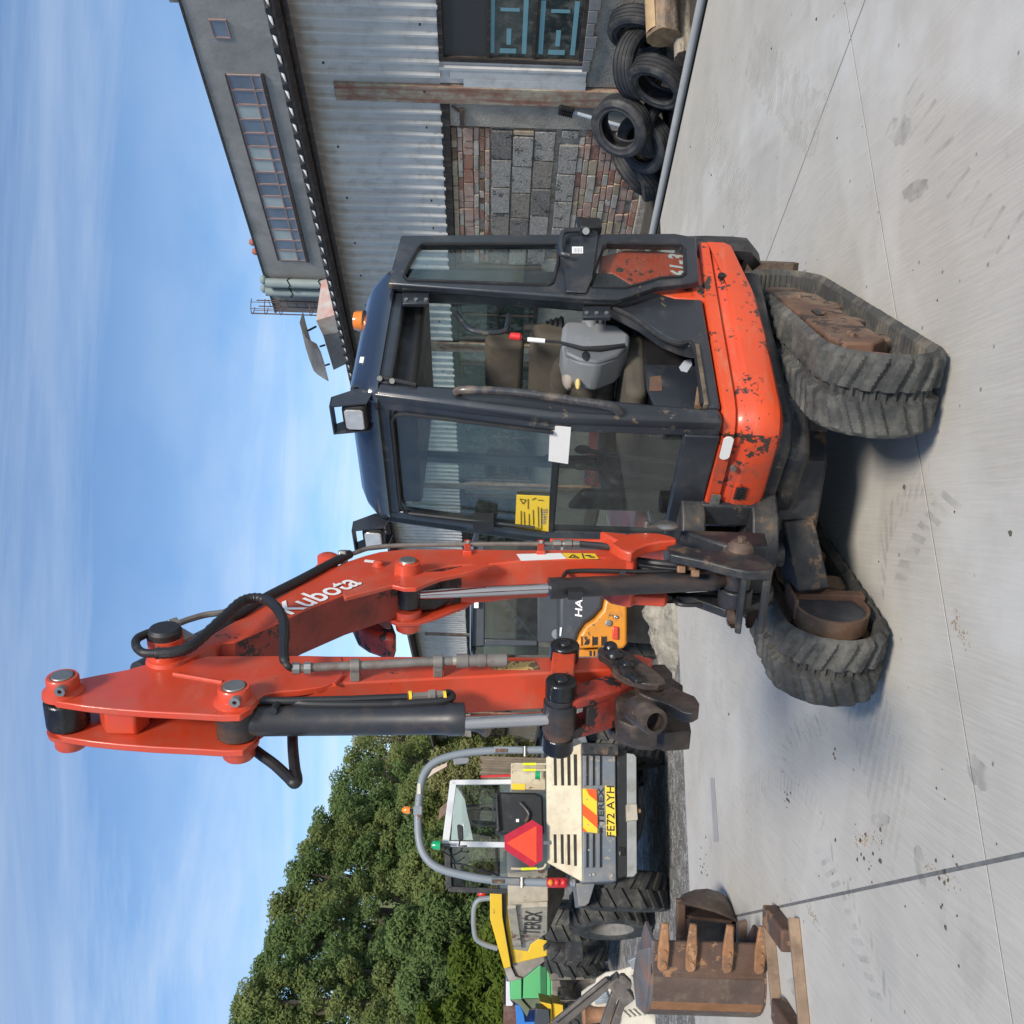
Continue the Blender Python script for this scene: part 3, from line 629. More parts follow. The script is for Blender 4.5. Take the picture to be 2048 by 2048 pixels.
# ---- boom yoke on the upper frame
q = MB()
yk = [(.5, .85), (.66, .86), (.72, .84), (.76, .80), (.76, .90), (.74, .955), (.62, .99), (.5, .98)]
for zc, hh in ((.80, .10), (.50, .11)):
    q.extr([U.P(f, l, zc) for f, l in [(.45, .30), (.60, .27), (.70, .20), (.745, .12), (.745, .04), (.70, -.04), (.58, -.08), (.45, -.10)]], U.z * hh)
q.extr([U.P(f, l, .56) for f, l in [(.44, .30), (.56, .28), (.57, .17), (.5, .13), (.44, .13)]], U.z * .26)
q.extr([U.P(f, l, .56) for f, l in [(.44, -.1), (.56, -.07), (.57, .0), (.5, .02), (.44, .02)]], U.z * .26)
yoke = q.build('boom_yoke', blacksteel, exc, bevel=.009)
MB().cyl(U.P(.66, .1, .46), U.P(.66, .1, .95), .05, 24).build('swing_pin', blacksteel, yoke)
# ---- swing post
def bpoly(px, n, th, name, m_, par=exc, bv=.006):
    q = MB(); q.extr([B.L(x, y, n) for x, y in px], -B.l * th); return q.build(name, m_, par, bevel=bv)
sp = bpoly([(1333, 1092), (1352, 1086), (1380, 1094), (1430, 1100), (1500, 1104), (1532, 1116), (1547, 1131), (1542, 1142), (1496, 1143), (1462, 1136), (1410, 1122), (1362, 1112), (1340, 1108)], .12, .035, 'swing_post', blacksteel)
bpoly([(1330, 1188), (1352, 1184), (1415, 1206), (1450, 1219), (1490, 1217), (1530, 1200), (1547, 1184), (1545, 1170), (1500, 1172), (1440, 1180), (1380, 1184)], -.10, .035, 'post_plate', blacksteel, sp)
q = MB(); q.extr([B.L(x, y, .115) for x, y in [(1530, 1120), (1547, 1131), (1543, 1142), (1528, 1141)]], -B.l * .245); q.extr([B.L(x, y, .115) for x, y in [(1484, 1140), (1497, 1143), (1497, 1120), (1484, 1118)]], -B.l * .245); q.build('post_web', blacksteel, sp, bevel=.006)
q = MB(); q.extr([B.P(f, .1, z) for f, z in [(.12, .62), (.27, .64), (.27, .80), (.12, .95)]], -B.l * .2); q.build('post_core', blacksteel, sp, bevel=.01)
cp = [B.P(.362, n, .768) for n in (.16, .085, -.085, -.13)]
MB().lathe(B.P(.362, .118, .768), B.l, [(0, .035), (.028, .035), (.045, .02), (.047, .0), (0, 0)], 24).build('pin_cap', rustdark, sp)
MB().cyl(B.P(.362, .15, .768), B.P(.362, .17, .768), .016, 6).build('pin_bolt', rustdark, sp)
for n0, n1 in ((.085, .03), (-.03, -.1)): MB().cyl(B.P(.362, n0, .768), B.P(.362, n1, .768), .062, 24).build('pin_boss', cylblack, sp, bevel=.006)
# swing cylinder lug, hanging to the side
q = MB(); lg = [(1462, 1222), (1470, 1218), (1500, 1216), (1525, 1205), (1508, 1250), (1500, 1257), (1462, 1257), (1456, 1250)]
q.extr([B.L(x, y, -.13) for x, y in [(1474, 1205), (1490, 1205), (1476, 1257), (1462, 1257), (1456, 1248)]], -B.f * .03); q.extr([B.L(x, y, -.13) for x, y in [(1500, 1205), (1530, 1196), (1505, 1257), (1492, 1257)]], -B.f * .03)
q.extr([B.L(x, y, -.13) for x, y in [(1466, 1200), (1530, 1192), (1520, 1212), (1468, 1216)]], -B.f * .12)
q.build('swing_lug', rustdark, sp, bevel=.006)
MB().cyl(B.L(1457, 1236, -.12), B.L(1466, 1236, -.12), .03, 16).build('lug_pin', rustdark, sp)

# ---- boom
up_ = [(345, 1290), (360, 1286), (406, 1279), (475, 1239), (546, 1199), (636, 1149), (690, 1124), (729, 1111), (760, 1103), (807, 1098), (930, 1098), (1040, 1100), (1226, 1098)]
lo_ = [(1262, 1112), (1150, 1118), (1043, 1121), (980, 1128), (900, 1131), (840, 1145), (760, 1166), (686, 1189), (599, 1224), (549, 1249), (469, 1284), (436, 1286), (412, 1296), (385, 1312), (362, 1322), (343, 1318), (334, 1304)]
bpz = [B.loc(B.L(x, y, .075)) for x, y in up_ + lo_]
# a welded box section: side plates slightly proud of the top and bottom plates
q = MB(); q.extr([B.P(f, .075, z) for f, _, z in bpz], -B.l * .15); boom = q.build('boom', orange_boom, exc, bevel=.005)
# pin bracket plates at the knee
kbx = [(.37, 1.60), (.46, 1.66), (.52, 1.77), (.585, 1.86), (.635, 1.90), (.655, 1.95), (.64, 2.0), (.62, 2.03), (.66, 2.075), (.80, 2.18), (.78, 2.2), (.62, 2.13), (.50, 2.0), (.42, 1.82)]
kb = [B.loc(B.L(x, y, .084)) for x, y in [(686, 1192), (730, 1172), (795, 1153), (804, 1141), (822, 1132), (841, 1139), (848, 1148), (885, 1146), (916, 1138), (975, 1128), (978, 1135), (930, 1150), (880, 1160), (850, 1172), (832, 1180), (808, 1180), (785, 1174), (740, 1186), (690, 1199)]]
for s_ in (1, -1):
    if s_ > 0: q = MB(); q.extr([B.P(f, .092, z) for f, _n, z in kb], -B.l * .016); q.build('knee_plate', orange_boom, boom, bevel=.003)
    q = MB(); q.lathe(B.P(.59, .10 * s_ - (0 if s_ > 0 else 0), 1.95), B.l * s_, [(0, .032), (.032, .032), (.034, .028), (.036, .028), (.042, .026), (.046, .0), (.047, -.05), (0, -.05)], 28); q.build('knee_boss', orange_boom, boom)
    q = MB(); q.cyl(B.P(.59, .127 * s_, 1.95), B.P(.59, .137 * s_, 1.95), .03, 22); q.build('pin', steel, boom, bevel=.004)
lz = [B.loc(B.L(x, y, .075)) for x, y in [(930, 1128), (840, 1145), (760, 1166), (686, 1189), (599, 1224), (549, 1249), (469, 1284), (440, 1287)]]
q = MB(); q.sheet([[B.P(f + .003, n, z - .002) for n in (.071, .0, -.071)] for f, _n, z in lz], B.f * -.004); q.build('boom_underside', mat('grubby_shaded_orange', (.25, .035, .022), .55, var=.25, vs=4, chips=((.03, .016, .015), .55, 13), dirt=((.09, .025, .02), .45, 6)), boom)  # cover sheet: grime plus the underside's shade, both put into its colour
q = MB(); q.extr([B.P(f, -.075, z) for f, z in [(.40, 1.70), (.50, 1.76), (.60, 1.86), (.645, 1.92), (.65, 1.98), (.61, 2.03), (.66, 2.10), (.55, 2.08), (.45, 1.95)]], -B.l * .015); q.build('knee_plate', orange_boom, boom, bevel=.003)
# oily recess round the knee pin: greasy steel liner
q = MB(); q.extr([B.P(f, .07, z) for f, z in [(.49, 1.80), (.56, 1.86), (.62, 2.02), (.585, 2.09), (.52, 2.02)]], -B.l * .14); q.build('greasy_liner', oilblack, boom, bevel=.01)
# foot ears
for s_, n0 in ((1, .135), (-1, -.095)):
    pts = [(1222, 1097), (1240, 1086), (1256, 1077), (1290, 1075), (1312, 1076), (1335, 1080), (1352, 1086), (1352, 1091), (1322, 1093), (1292, 1099), (1272, 1108), (1262, 1116), (1240, 1110)]
    bz = [B.loc(B.L(x, y, .115)) for x, y in pts]
    if s_ < 0: bz = [B.loc(B.L(x, y, -.115)) for x, y in [(1240, 1200), (1300, 1203), (1330, 1205), (1336, 1199), (1325, 1190), (1240, 1184)]]
    q = MB(); q.extr([B.P(f, n0, z) for f, _, z in bz], -B.l * .04); q.build('foot_ear', orange_boom, boom, bevel=.006)
q = MB(); q.extr([B.P(f, .13, z) for f, z in [(.24, 1.27), (.33, 1.22), (.36, 1.15), (.33, 1.13), (.26, 1.17)]], -B.l * .26); q.build('foot_web', orange_boom, boom, bevel=.008)
fz = B.loc(B.L(1335, 1085, .13)); q = MB(); q.lathe(B.P(.185, .135, 1.01), B.l, [(0, .014), (.03, .014), (.042, .006), (.042, 0), (0, 0)], 26); q.build('foot_pin', steel, boom)
q = MB(); q.bar(B.P(.185, .14, 1.01), B.P(.2, .14, 1.09), .02, .012, B.l); q.cyl(B.P(.2, .135, 1.09), B.P(.2, .16, 1.09), .011, 8); q.build('pin_keeper', steel, boom)
# letters, stickers and marks on the left side of the boom
def bs(px, name, m_, n=.0758): q = MB(); q.extr([B.L(x, y, n) for x, y in px], -B.l * .0012); return q.build(name, m_, boom)
bs([(1033, 1108), (1122, 1106), (1133, 1117), (1042, 1121)], 'white_label', whitep)
yl = bs([(1124, 1106), (1190, 1107), (1197, 1117), (1135, 1117)], 'warning_label', yellow_st)
q = MB()
for a, b in (((1138, 1115), (1146, 1109)), ((1146, 1109), (1158, 1116)), ((1158, 1116), (1138, 1115)), ((1147, 1114), (1151, 1112)), ((1164, 1107), (1168, 1117))): q.bar(B.L(*a, .0775), B.L(*b, .0775), .004, .001, B.l)
q.ball(B.L(1176, 1111, .077), (.006, .001, .012), (B.f, B.l, B.z)); q.ball(B.L(1184, 1114, .077), (.006, .001, .012), (B.f, B.l, B.z)); q.build('warning_print', blackp, yl)
bs([(730, 1119), (750, 1121), (746, 1125), (728, 1123)], 'small_label', whitep)
c_ = B.L(757, 1131, .076); MB().lathe(c_, B.l, [(0, .02), (.010, .02), (.018, .014), (.02, .002), (.024, 0), (0, 0)], 16).build('grease_boss', orange_boom, boom)
p0 = B.L(563, 1222, .0765); p1 = B.L(706, 1160, .0765); dr = (p1 - p0).normalized(); upd = B.l.cross(dr)
text('Kubota', (p0 + p1) / 2, dr, upd, .095, letter, boom, width=(p1 - p0).length, off=.016)
# ---- boom cylinder
def hyd(a, mid, b, rb, rr_, name, rodm=chrome):
    a, mid, b = V(a), V(mid), V(b); d = (b - a).normalized()
    q = MB(); q.lathe(a, d, [(rb * .55, -.0), (rb * .75, .03), (rb * .96, .045), (rb * 1.02, .06), (rb * 1.02, .075), (rb, .08), (rb, (mid - a).length - .05), (rb * 1.08, (mid - a).length - .045), (rb * 1.08, (mid - a).length), (rr_ * 1.25, (mid - a).length + .004), (rr_, (mid - a).length + .004)], 30)
    o = q.build(name, cylblack, exc)
    MB().cyl(mid, b, rr_, 24).build('piston_rod', rodm, o); return o
bc = hyd(B.P(.366, 0, .80), B.P(.487, 0, 1.46), B.P(.575, 0, 1.91), .0365, .0185, 'boom_cylinder')
MB().cyl(B.P(.362, .03, .768), B.P(.362, -.03, .768), .05, 22).build('cylinder_eye', cylblack, bc, bevel=.004)
MB().cyl(B.P(.59, .038, 1.95), B.P(.59, -.038, 1.95), .042, 22).build('rod_eye', oilblack, bc, bevel=.004)
q = MB(); q.tube(smoothpath([B.L(x, y, .03) for x, y in [(1124, 1160), (1130, 1148), (1142, 1142), (1200, 1141), (1290, 1143), (1365, 1141)]], 4), .008, 8); q.build('feed_pipe', hose, bc)
q = MB(); q.box(B.L(1245, 1150, .03), (.03, .015, .02)); q.box(B.L(1150, 1186, .0), (.05, .03, .05), (B.f, B.l, B.z)); q.build('pipe_clip', hose, bc)
# hoses from the foot of the boom to the swing post
for k, (x0, y0, x1, y1) in enumerate([(1285, 1121, 1405, 1132), (1285, 1128, 1410, 1140), (1286, 1134, 1430, 1147), (1288, 1142, 1450, 1152), (1288, 1150, 1440, 1158)]):
    n = .05 - .02 * k
    q = MB(); q.tube(smoothpath([B.L(x0 - 20, y0 - 2, n), B.L(x0 + 30, y0 + 5, n + .01), B.L(x1 - 30, y1 - 1, n + .01), B.L(x1, y1, n)], 4), .013, 9); q.build('hose', hose, exc)
for x, y in ((1362, 1138), (1382, 1133), (1390, 1146)):
    q = MB(); q.bar(B.L(x - 8, y, .06), B.L(x + 9, y + 1, .06), .022, .026); q.build('hose_fitting', mat('brass_rust', (.22, .12, .07), .6, .3, var=.4, vs=30) if 'brass_rust' not in bpy.data.materials else bpy.data.materials['brass_rust'], exc, bevel=.004)
q = MB(); q.tube(smoothpath([B.L(x, y, -.115) for x, y in [(1348, 1186), (1350, 1200), (1362, 1209), (1400, 1209), (1418, 1204), (1424, 1192)]], 5), .009, 8); q.build('hose', hose, exc)
# pipes along the back of the boom, with clips
bp = [(1235, 1088), (1150, 1088), (1090, 1088), (1000, 1088), (900, 1089), (800, 1091), (745, 1095), (712, 1105), (690, 1113)]
q = MB(); q.tube(smoothpath([B.L(x, y, .085) for x, y in bp], 4), .0085, 10); bpp = q.build('back_pipe', pipe_m, exc)
q = MB(); q.tube([B.L(1232, 1085, .085), B.L(1100, 1083, .085)], .012, 8); q.build('pipe_cover', orange_boom, bpp)
q = MB(); q.lathe(B.L(1105, 1088, .085), (B.L(1150, 1088, .085) - B.L(1105, 1088, .085)), [(0, 0), (.017, 0), (.017, .03), (.012, .032), (.012, .04), (.018, .042), (.018, .07), (.014, .075), (.014, .10), (0, .10)], 10); q.build('pipe_union', steel, bpp)
q = MB(); q.tube([B.L(x, y, .085) for x, y in [(1160, 1088), (1200, 1092), (1240, 1098)]], .013, 8); q.build('hose', hose, bpp)
for x in (935, 1082):
    q = MB(); q.extr([B.L(a, b, .09) for a, b in [(x - 7, 1079), (x + 7, 1079), (x + 7, 1098), (x + 9, 1102), (x - 9, 1102), (x - 7, 1098)]], -B.l * .03); k = q.build('pipe_clip', orange_boom, bpp, bevel=.003); MB().cyl(B.L(x, 1084, .09), B.L(x, 1084, .098), .007, 8).build('bolt', steel, k)
q = MB(); q.tube(smoothpath([B.L(x, y, .085) for x, y in [(700, 1108), (660, 1128), (600, 1160), (530, 1196), (470, 1232), (440, 1236)]], 4), .016, 10); q.build('sheathed_pipe', hose, exc)
q = MB(); q.tube(smoothpath([B.L(x, y, .06) for x, y in [(470, 1220), (440, 1226), (410, 1230), (375, 1240), (355, 1248)]], 4), .010, 9); q.build('feed_pipe', pipe_m, exc)
q = MB(); q.box(B.L(686, 1114, .08), (.05, .05, .03)); q.build('pipe_clamp', steel, exc, bevel=.006)
# arm cylinder anchor on top of the boom and the arm cylinder behind
an = B.L(655, 1112, .09)
bzz = B.loc(an); q = MB(); q.extr([B.P(bzz[0] + a, .055, bzz[2] + b) for a, b in [(-.03, .03), (.01, .045), (.05, .0), (.16, -.02), (.04, -.12)]], -B.l * .02); q.extr([B.P(bzz[0] + a, -.035, bzz[2] + b) for a, b in [(-.03, .03), (.01, .045), (.05, .0), (.16, -.02), (.04, -.12)]], -B.l * .02)
ank = q.build('arm_cylinder_bracket', orange_boom, exc, bevel=.004)
q = MB(); q.lathe(B.P(bzz[0], .0, bzz[2]), B.l, [(0, -.08), (.036, -.08), (.036, -.05), (.028, -.05), (.028, .045), (.036, .045), (.036, .09), (.028, .095), (0, .095)], 22); q.build('anchor_pin', orange_boom, ank)
tp = B.P(1.395, 0, 2.775)
hyd(B.P(bzz[0] + .03, 0, bzz[2] + .02), B.P(bzz[0] + .72, 0, bzz[2] + .40), tp, .038, .02, 'arm_cylinder')
# ---- dipper
dl = [(99, 1393), (103, 1378), (112, 1366), (150, 1359), (200, 1349), (254, 1339), (297, 1327), (315, 1319), (350, 1316), (391, 1318), (415, 1312), (618, 1311), (683, 1313), (690, 1340), (683, 1352), (668, 1366), (640, 1374), (600, 1380), (560, 1383), (530, 1388), (512, 1400), (502, 1416), (480, 1430), (446, 1431), (380, 1427), (297, 1423), (230, 1418), (173, 1412), (112, 1403)]
dz = [B.loc(B.L(x, y, .063)) for x, y in dl]
q = MB(); q.extr([B.P(f, .063, z) for f, _, z in dz], -B.l * .02); dip = q.build('dipper_plate', orange_boom, exc, bevel=.003)
q = MB(); q.extr([B.P(f, -.043, z) for f, _, z in dz], -B.l * .02); q.build('dipper_plate', orange_boom, exc, bevel=.003)
box = [(1.17, 2.45), (1.149, 2.175), (1.126, 1.744), (1.10, 1.33), (1.075, 1.22), (1.10, 1.17), (1.15, 1.19), (1.19, 1.40), (1.205, 1.49), (1.30, 2.06), (1.335, 2.12), (1.33, 2.2), (1.28, 2.44)]
q = MB(); q.extr([B.P(f, .06, z) for f, z in box], -B.l * .12); arm = q.build('dipper', orange_boom, exc, bevel=.006)
# web plate between the ears, near the top
q = MB(); q.extr([B.P(1.375, .045, 2.70), B.P(1.43, .045, 2.66), B.P(1.43, .045, 2.58), B.P(1.375, .045, 2.56)], -B.l * .09); q.extr([B.P(1.33, .045, 2.58), B.P(1.35, .045, 2.58), B.P(1.33, .045, 2.46), B.P(1.31, .045, 2.46)], -B.l * .09); q.build('dipper_web', orange_boom, exc, bevel=.008)
# pin bosses: top (arm cylinder), pivot, bucket cylinder
def boss(f, z, n0, r=.045, keep=True, capm=steel):
    for s_ in (1, -1):
        q = MB(); q.lathe(B.P(f, s_ * n0, z), B.l * s_, [(0, -.01), (r * 1.35, -.01), (r * 1.3, .004), (r, .012), (r, .04), (r * .92, .045), (r * .74, .045), (r * .74, .04), (0, .04)], 28); o = q.build('pin_boss', orange_boom, exc)
        MB().cyl(B.P(f, s_ * (n0 + .035), z), B.P(f, s_ * (n0 + .049), z), r * .7, 24).build('pin', capm, o, bevel=.003)
        if s_ > 0: q = MB(); p_ = B.P(f + r * .9, s_ * (n0 + .028), z - r * .35); q.lathe(p_, B.f, [(.006, 0), (.014, 0), (.014, .016), (.006, .016)], 12, True); q.build('pin_bolt', steel, o)
boss(1.39, 2.778, .062, .042); boss(1.415, 2.315, .062, .043)
MB().cyl(B.P(1.39, .042, 2.778), B.P(1.39, -.042, 2.778), .056, 28).build('arm_rod_eye', oilblack, exc, bevel=.008)
pv = B.loc(B.L(340, 1300, .07)); q = MB(); q.lathe(B.P(1.205, .062, 2.565), B.l, [(0, 0), (.06, 0), (.056, .012), (.05, .014), (.05, .075), (0, .08)], 28); q.build('pivot_boss', orange_boom, exc)
q = MB(); q.lathe(B.P(1.205, .135, 2.565), B.l, [(0, 0), (.046, 0), (.047, .02), (.04, .03), (.0, .032)], 24); q.build('hose_cover', hose, exc)
# weld bars on the plate
for a, b in (((347, 1348), (445, 1365)), ((684, 1352), (668, 1370))): MB().tube([B.L(*a, .064), B.L(*b, .064)], .006, 8).build('weld_bar', orange_boom, dip)
# bucket cylinder, upside down with rod to the link
bk2 = hyd(B.P(1.413, 0, 2.335), B.P(1.385, 0, 1.71), B.P(1.348, 0, 1.47), .0415, .0185, 'bucket_cylinder')
MB().cyl(B.P(1.415, .04, 2.315), B.P(1.415, -.04, 2.315), .054, 26).build('cylinder_eye', cylblack, bk2, bevel=.006)
q = MB(); q.tube(smoothpath([B.L(x, y, .045) for x, y in [(546, 1422), (556, 1408), (572, 1401), (620, 1408), (760, 1409), (860, 1404), (895, 1400), (905, 1393), (898, 1386), (880, 1389)]], 5), .0105, 10); q.build('feed_pipe', hose, bk2)
q = MB(); q.tube([B.L(x, y, .05) for x, y in [(505, 1400), (560, 1402), (700, 1399), (815, 1394)]], .0105, 10); q.build('feed_pipe', hose, bk2)
q = MB(); q.lathe(B.L(822, 1394, .05), B.L(880, 1390, .05) - B.L(822, 1394, .05), [(0, 0), (.012, 0), (.012, .045), (.018, .05), (.018, .065), (.013, .066), (.013, .09), (0, .09)], 6); q.build('pipe_union', pipe_m, bk2)
for x in (820, 889): q = MB(); q.lathe(B.L(x, 1393, .05), (B.L(880, 1390, .05) - B.L(822, 1394, .05)), [(.012, -.004), (.016, -.004), (.016, .004), (.012, .004)], 12, True); q.build('yellow_tie', yellow_st, bk2)
# auxiliary pipe on the dipper side
dp_ = [(598, 1337), (660, 1333), (760, 1329), (840, 1324), (905, 1322)]
q = MB(); q.tube([B.L(x, y, .105) for x, y in dp_], .0125, 12); aux = q.build('auxiliary_pipe', pipe_m, exc)
d_ = B.L(1000, 1320, .105) - B.L(905, 1322, .105)
q = MB(); q.lathe(B.L(913, 1322, .105), d_, [(0, 0), (.02, .0), (.02, .032), (.017, .034), (.017, .06), (.019, .062), (.019, .082), (.017, .083), (.017, .088), (.0195, .09), (.0195, .14), (.015, .144), (.015, .12), (0, .12)], 16); q.build('coupler', pipe_m, aux)
MB().cyl(B.L(900, 1322, .105), B.L(913, 1322, .105), .012, 10).build('bright_collar', mat('zinc', (.55, .5, .38), .3, .7, var=.1), aux)
for x, y in ((710, 1331), (876, 1323)):
    q = MB(); q.lathe(B.L(x, y, .105), d_, [(.013, -.013), (.019, -.013), (.019, .013), (.013, .013)], 16, True); q.box(B.L(x, y + 12, .085), (.026, .05, .026), (d_.normalized(), B.l, d_.normalized().cross(B.l))); k = q.build('pipe_clamp', pipe_m, aux, bevel=.002)
    MB().box(B.L(x, y + 20, .07), (.03, .02, .03), (d_.normalized(), B.l, d_.normalized().cross(B.l))).build('clamp_block', orange_boom, k)
q = MB(); q.lathe(B.L(585, 1337, .105), d_, [(0, 0), (.017, 0), (.017, .02), (.011, .022), (.011, .03), (.018, .032), (.018, .05), (0, .05)], 8); q.build('pipe_union', steel, aux)
hz_ = [(585, 1337), (575, 1331), (568, 1315), (568, 1290), (569, 1262), (565, 1235), (550, 1212), (530, 1199), (505, 1196), (480, 1205), (450, 1232), (415, 1265), (380, 1294), (350, 1304), (310, 1307)]
nn_ = [.105, .12, .13, .14, .15, .155, .155, .15, .15, .15, .15, .15, .16, .16, .16]
pth = smoothpath([B.L(x, y, n) for (x, y), n in zip(hz_, nn_)], 6)
rs_ = [(.010 if i < 10 else .014 if i < 20 else (.0165 if i % 2 else .0145)) for i in range(len(pth))]
q = MB(); q.tube(pth, rs_, 10); q.build('loop_hose', hose, exc)
q = MB(); q.tube(smoothpath([B.L(x, y, .15) for x, y in [(310, 1307), (285, 1305), (272, 1292), (274, 1278), (290, 1269), (305, 1264)]], 6), .012, 10); q.build('loop_hose', hose, exc)
d2 = B.L(340, 1252, .13) - B.L(300, 1266, .13)
q = MB(); q.lathe(B.L(300, 1266, .14), d2, [(0, 0), (.012, 0), (.013, .03), (.019, .032), (.019, .05), (.014, .052), (.021, .06), (.021, .085), (.012, .09), (0, .09)], 6); q.build('hose_fitting', steel, exc)
q = MB(); q.extr([B.L(x, y, .13) for x, y in [(333, 1246), (352, 1247), (385, 1266), (392, 1270), (372, 1276), (348, 1282), (338, 1278), (350, 1268)]], -B.l * .012); q.build('fitting_bracket', mat('scuffed_steel', (.24, .22, .2), .4, .5, var=.4, vs=20), exc, bevel=.003)
# V of hoses on the far side
q = MB(); q.tube(smoothpath([B.L(x, y, -.12) for x, y in [(500, 1492), (520, 1508), (550, 1530), (578, 1556), (588, 1566), (594, 1560), (590, 1540), (586, 1500), (585, 1470)]], 5), .0155, 10); q.build('loop_hose', hose, exc)
q = MB(); q.tube([B.L(x, y, -.10) for x, y in [(930, 1450), (958, 1455), (975, 1464)]], [.014, .014, .017], 10); q.build('hose_coupler', pipe_m, exc)
# sticker and yellow label near the foot of the dipper
q = MB(); q.extr([B.L(x, y, .0612) for x, y in [(985, 1332), (1000, 1323), (1073, 1323), (1080, 1339), (985, 1339)]], -B.l * .001); yl = q.build('warning_label', mat('worn_yellow_label', (.55, .36, .12), .6, var=.1, chips=((.1, .07, .04), .9, 90)), dip)
# ---- bucket linkage
def pt(f, n, z): return B.P(f, n, z)
lk = [(1.09, 1.43), (1.12, 1.46), (1.30, 1.475), (1.36, 1.48), (1.385, 1.45), (1.36, 1.42), (1.30, 1.425), (1.12, 1.41)]
a0 = B.L(1129, 1304, .085); b0_ = B.L(1122, 1377, .085); az = B.loc(a0); bz_ = B.loc(b0_)
for s_ in (1, -1):
    q = MB(); q.bar(B.P(az[0], s_ * .085, az[2]), B.P(bz_[0], s_ * .085, bz_[2]), .066, .03, B.l); sd = q.build('side_link', orange_worn, exc, bevel=.005)
    for zc in (az, bz_):
        MB().cyl(B.P(zc[0], s_ * .06, zc[2]), B.P(zc[0], s_ * .112, zc[2]), .043, 22).build('link_eye', oilblack, sd, bevel=.006)
        q = MB(); q.ball(B.P(zc[0], s_ * .112, zc[2]), (.02, .02, .012), (B.f, B.z, B.l)); q.build('link_bolt', oilblack, sd)
f1, z1 = bz_[0], bz_[2]
q = MB()
q.lathe(B.P(f1, 0, z1), B.l, [(0, -.105), (.036, -.105), (.036, -.09), (.04, -.09), (.04, -.045), (.046, -.045), (.046, .045), (.04, .045), (.04, .09), (.036, .09), (.036, .105), (0, .105)], 28); q.build('link_pin', cylblack, exc)
# bucket link: box arm curving down to the hitch
fl = lambda px, n: [B.loc(B.L(x, y, n)) for x, y in px]
q = MB(); ln = [(f1 + .03, z1 + .0), (f1 + .02, z1 - .05), (f1 - .035, z1 - .15), (f1 - .11, z1 - .235), (f1 - .16, z1 - .27), (f1 - .20, z1 - .235), (f1 - .13, z1 - .14), (f1 - .06, z1 - .03), (f1 - .04, z1 + .02), (f1, z1 + .045)]
q.extr([B.P(f, .062, z) for f, z in ln], -B.l * .03); q.extr([B.P(f, -.032, z) for f, z in ln], -B.l * .03); q.build('bucket_link', orange_dark, exc, bevel=.008)
ln2 = [(f1 - .0, z1 - .075), (f1 - .035, z1 - .15), (f1 - .11, z1 - .235), (f1 - .14, z1 - .22), (f1 - .09, z1 - .12), (f1 - .045, z1 - .065)]
q = MB(); q.extr([B.P(f, .04, z) for f, z in ln2], -B.l * .08); q.build('link_web', orange_dark, exc, bevel=.004)
# ---- quick hitch
hp1 = [(1195, 1300), (1200, 1294), (1222, 1291), (1238, 1296), (1260, 1305), (1285, 1322), (1313, 1342), (1330, 1358), (1330, 1365), (1317, 1369), (1291, 1367), (1260, 1359), (1241, 1351), (1229, 1342), (1222, 1328), (1213, 1317), (1198, 1308)]
hz1 = fl(hp1, .105)
q = MB(); q.extr([B.P(f, .105, z) for f, _, z in hz1], -B.l * .022); hitch = q.build('hitch_plate', hitchm, exc, bevel=.003)
q = MB(); q.extr([B.P(f, -.083, z) for f, _, z in hz1], -B.l * .022); q.build('hitch_plate', hitchm, exc, bevel=.003)
for x, y, r in ((1221, 1297, .022), (1228, 1312, .026), (1253, 1333, .021)):
    q = MB(); q.ball(B.L(x, y, .106), (r, r, .022), (B.f, B.z, B.l)); q.build('hitch_bolt', oilblack, hitch)
q = MB(); q.extr([B.L(x, y, .118) for x, y in [(1232, 1322), (1246, 1318), (1284, 1350), (1290, 1358), (1272, 1360), (1246, 1346)]], -B.l * .014); q.build('bolt_plate', oilblack, hitch, bevel=.008)
def hblock(px, n, th, name, m_=hitchm, bv=.004): q = MB(); q.extr([B.L(x, y, n) for x, y in px], -B.l * th); return q.build(name, m_, exc, bevel=bv, seg=3)
hblock([(1270, 1366), (1300, 1366), (1330, 1362), (1356, 1378), (1390, 1392), (1399, 1406), (1398, 1420), (1386, 1427), (1368, 1424), (1338, 1408), (1300, 1396), (1278, 1386)], .075, .03, 'hitch_hook')
hblock([(1305, 1328), (1330, 1328), (1345, 1345), (1345, 1356), (1366, 1370), (1366, 1386), (1330, 1376), (1300, 1360)], .02, .05, 'hitch_jaw')
hblock([(1312, 1412), (1335, 1404), (1380, 1430), (1380, 1446), (1383, 1462), (1330, 1466), (1310, 1456)], -.02, .06, 'hitch_block')
hblock([(1222, 1340), (1290, 1370), (1320, 1400), (1316, 1455), (1262, 1452), (1236, 1440)], .04, .06, 'hitch_body')
tq = B.L(1290, 1430, .10); td = (B.f * .9 + B.l * .2 - B.z * .35).normalized()
q = MB(); q.lathe(tq - td * .05, td, [(.022, 0), (.036, 0), (.036, .10), (.034, .105), (.024, .105), (.022, .09)], 26, True); q.build('lock_tube', hitchm, exc)
# red work light under the far side of the boom
lt = [(700, 1218), (735, 1208), (772, 1228), (786, 1246), (792, 1262), (788, 1276), (765, 1272), (735, 1262), (714, 1248)]
q = MB(); q.extr([B.L(x, y, -.13) for x, y in lt], -B.l * .09); bl_ = q.build('boom_lamp', orange_dark, exc, bevel=.015)
q = MB(); q.extr([B.L(x, y, -.128) for x, y in [(738, 1236), (744, 1222), (778, 1232), (782, 1258), (772, 1258)]], B.l * .004); q.build('boom_lamp_lens', lampglass, bl_)
q = MB(); q.tube(smoothpath([B.L(x, y, -.11) for x, y in [(800, 1225), (812, 1232), (820, 1244), (810, 1254), (796, 1246), (800, 1232)]], 5), .007, 8); q.build('lamp_cable', hose, bl_)
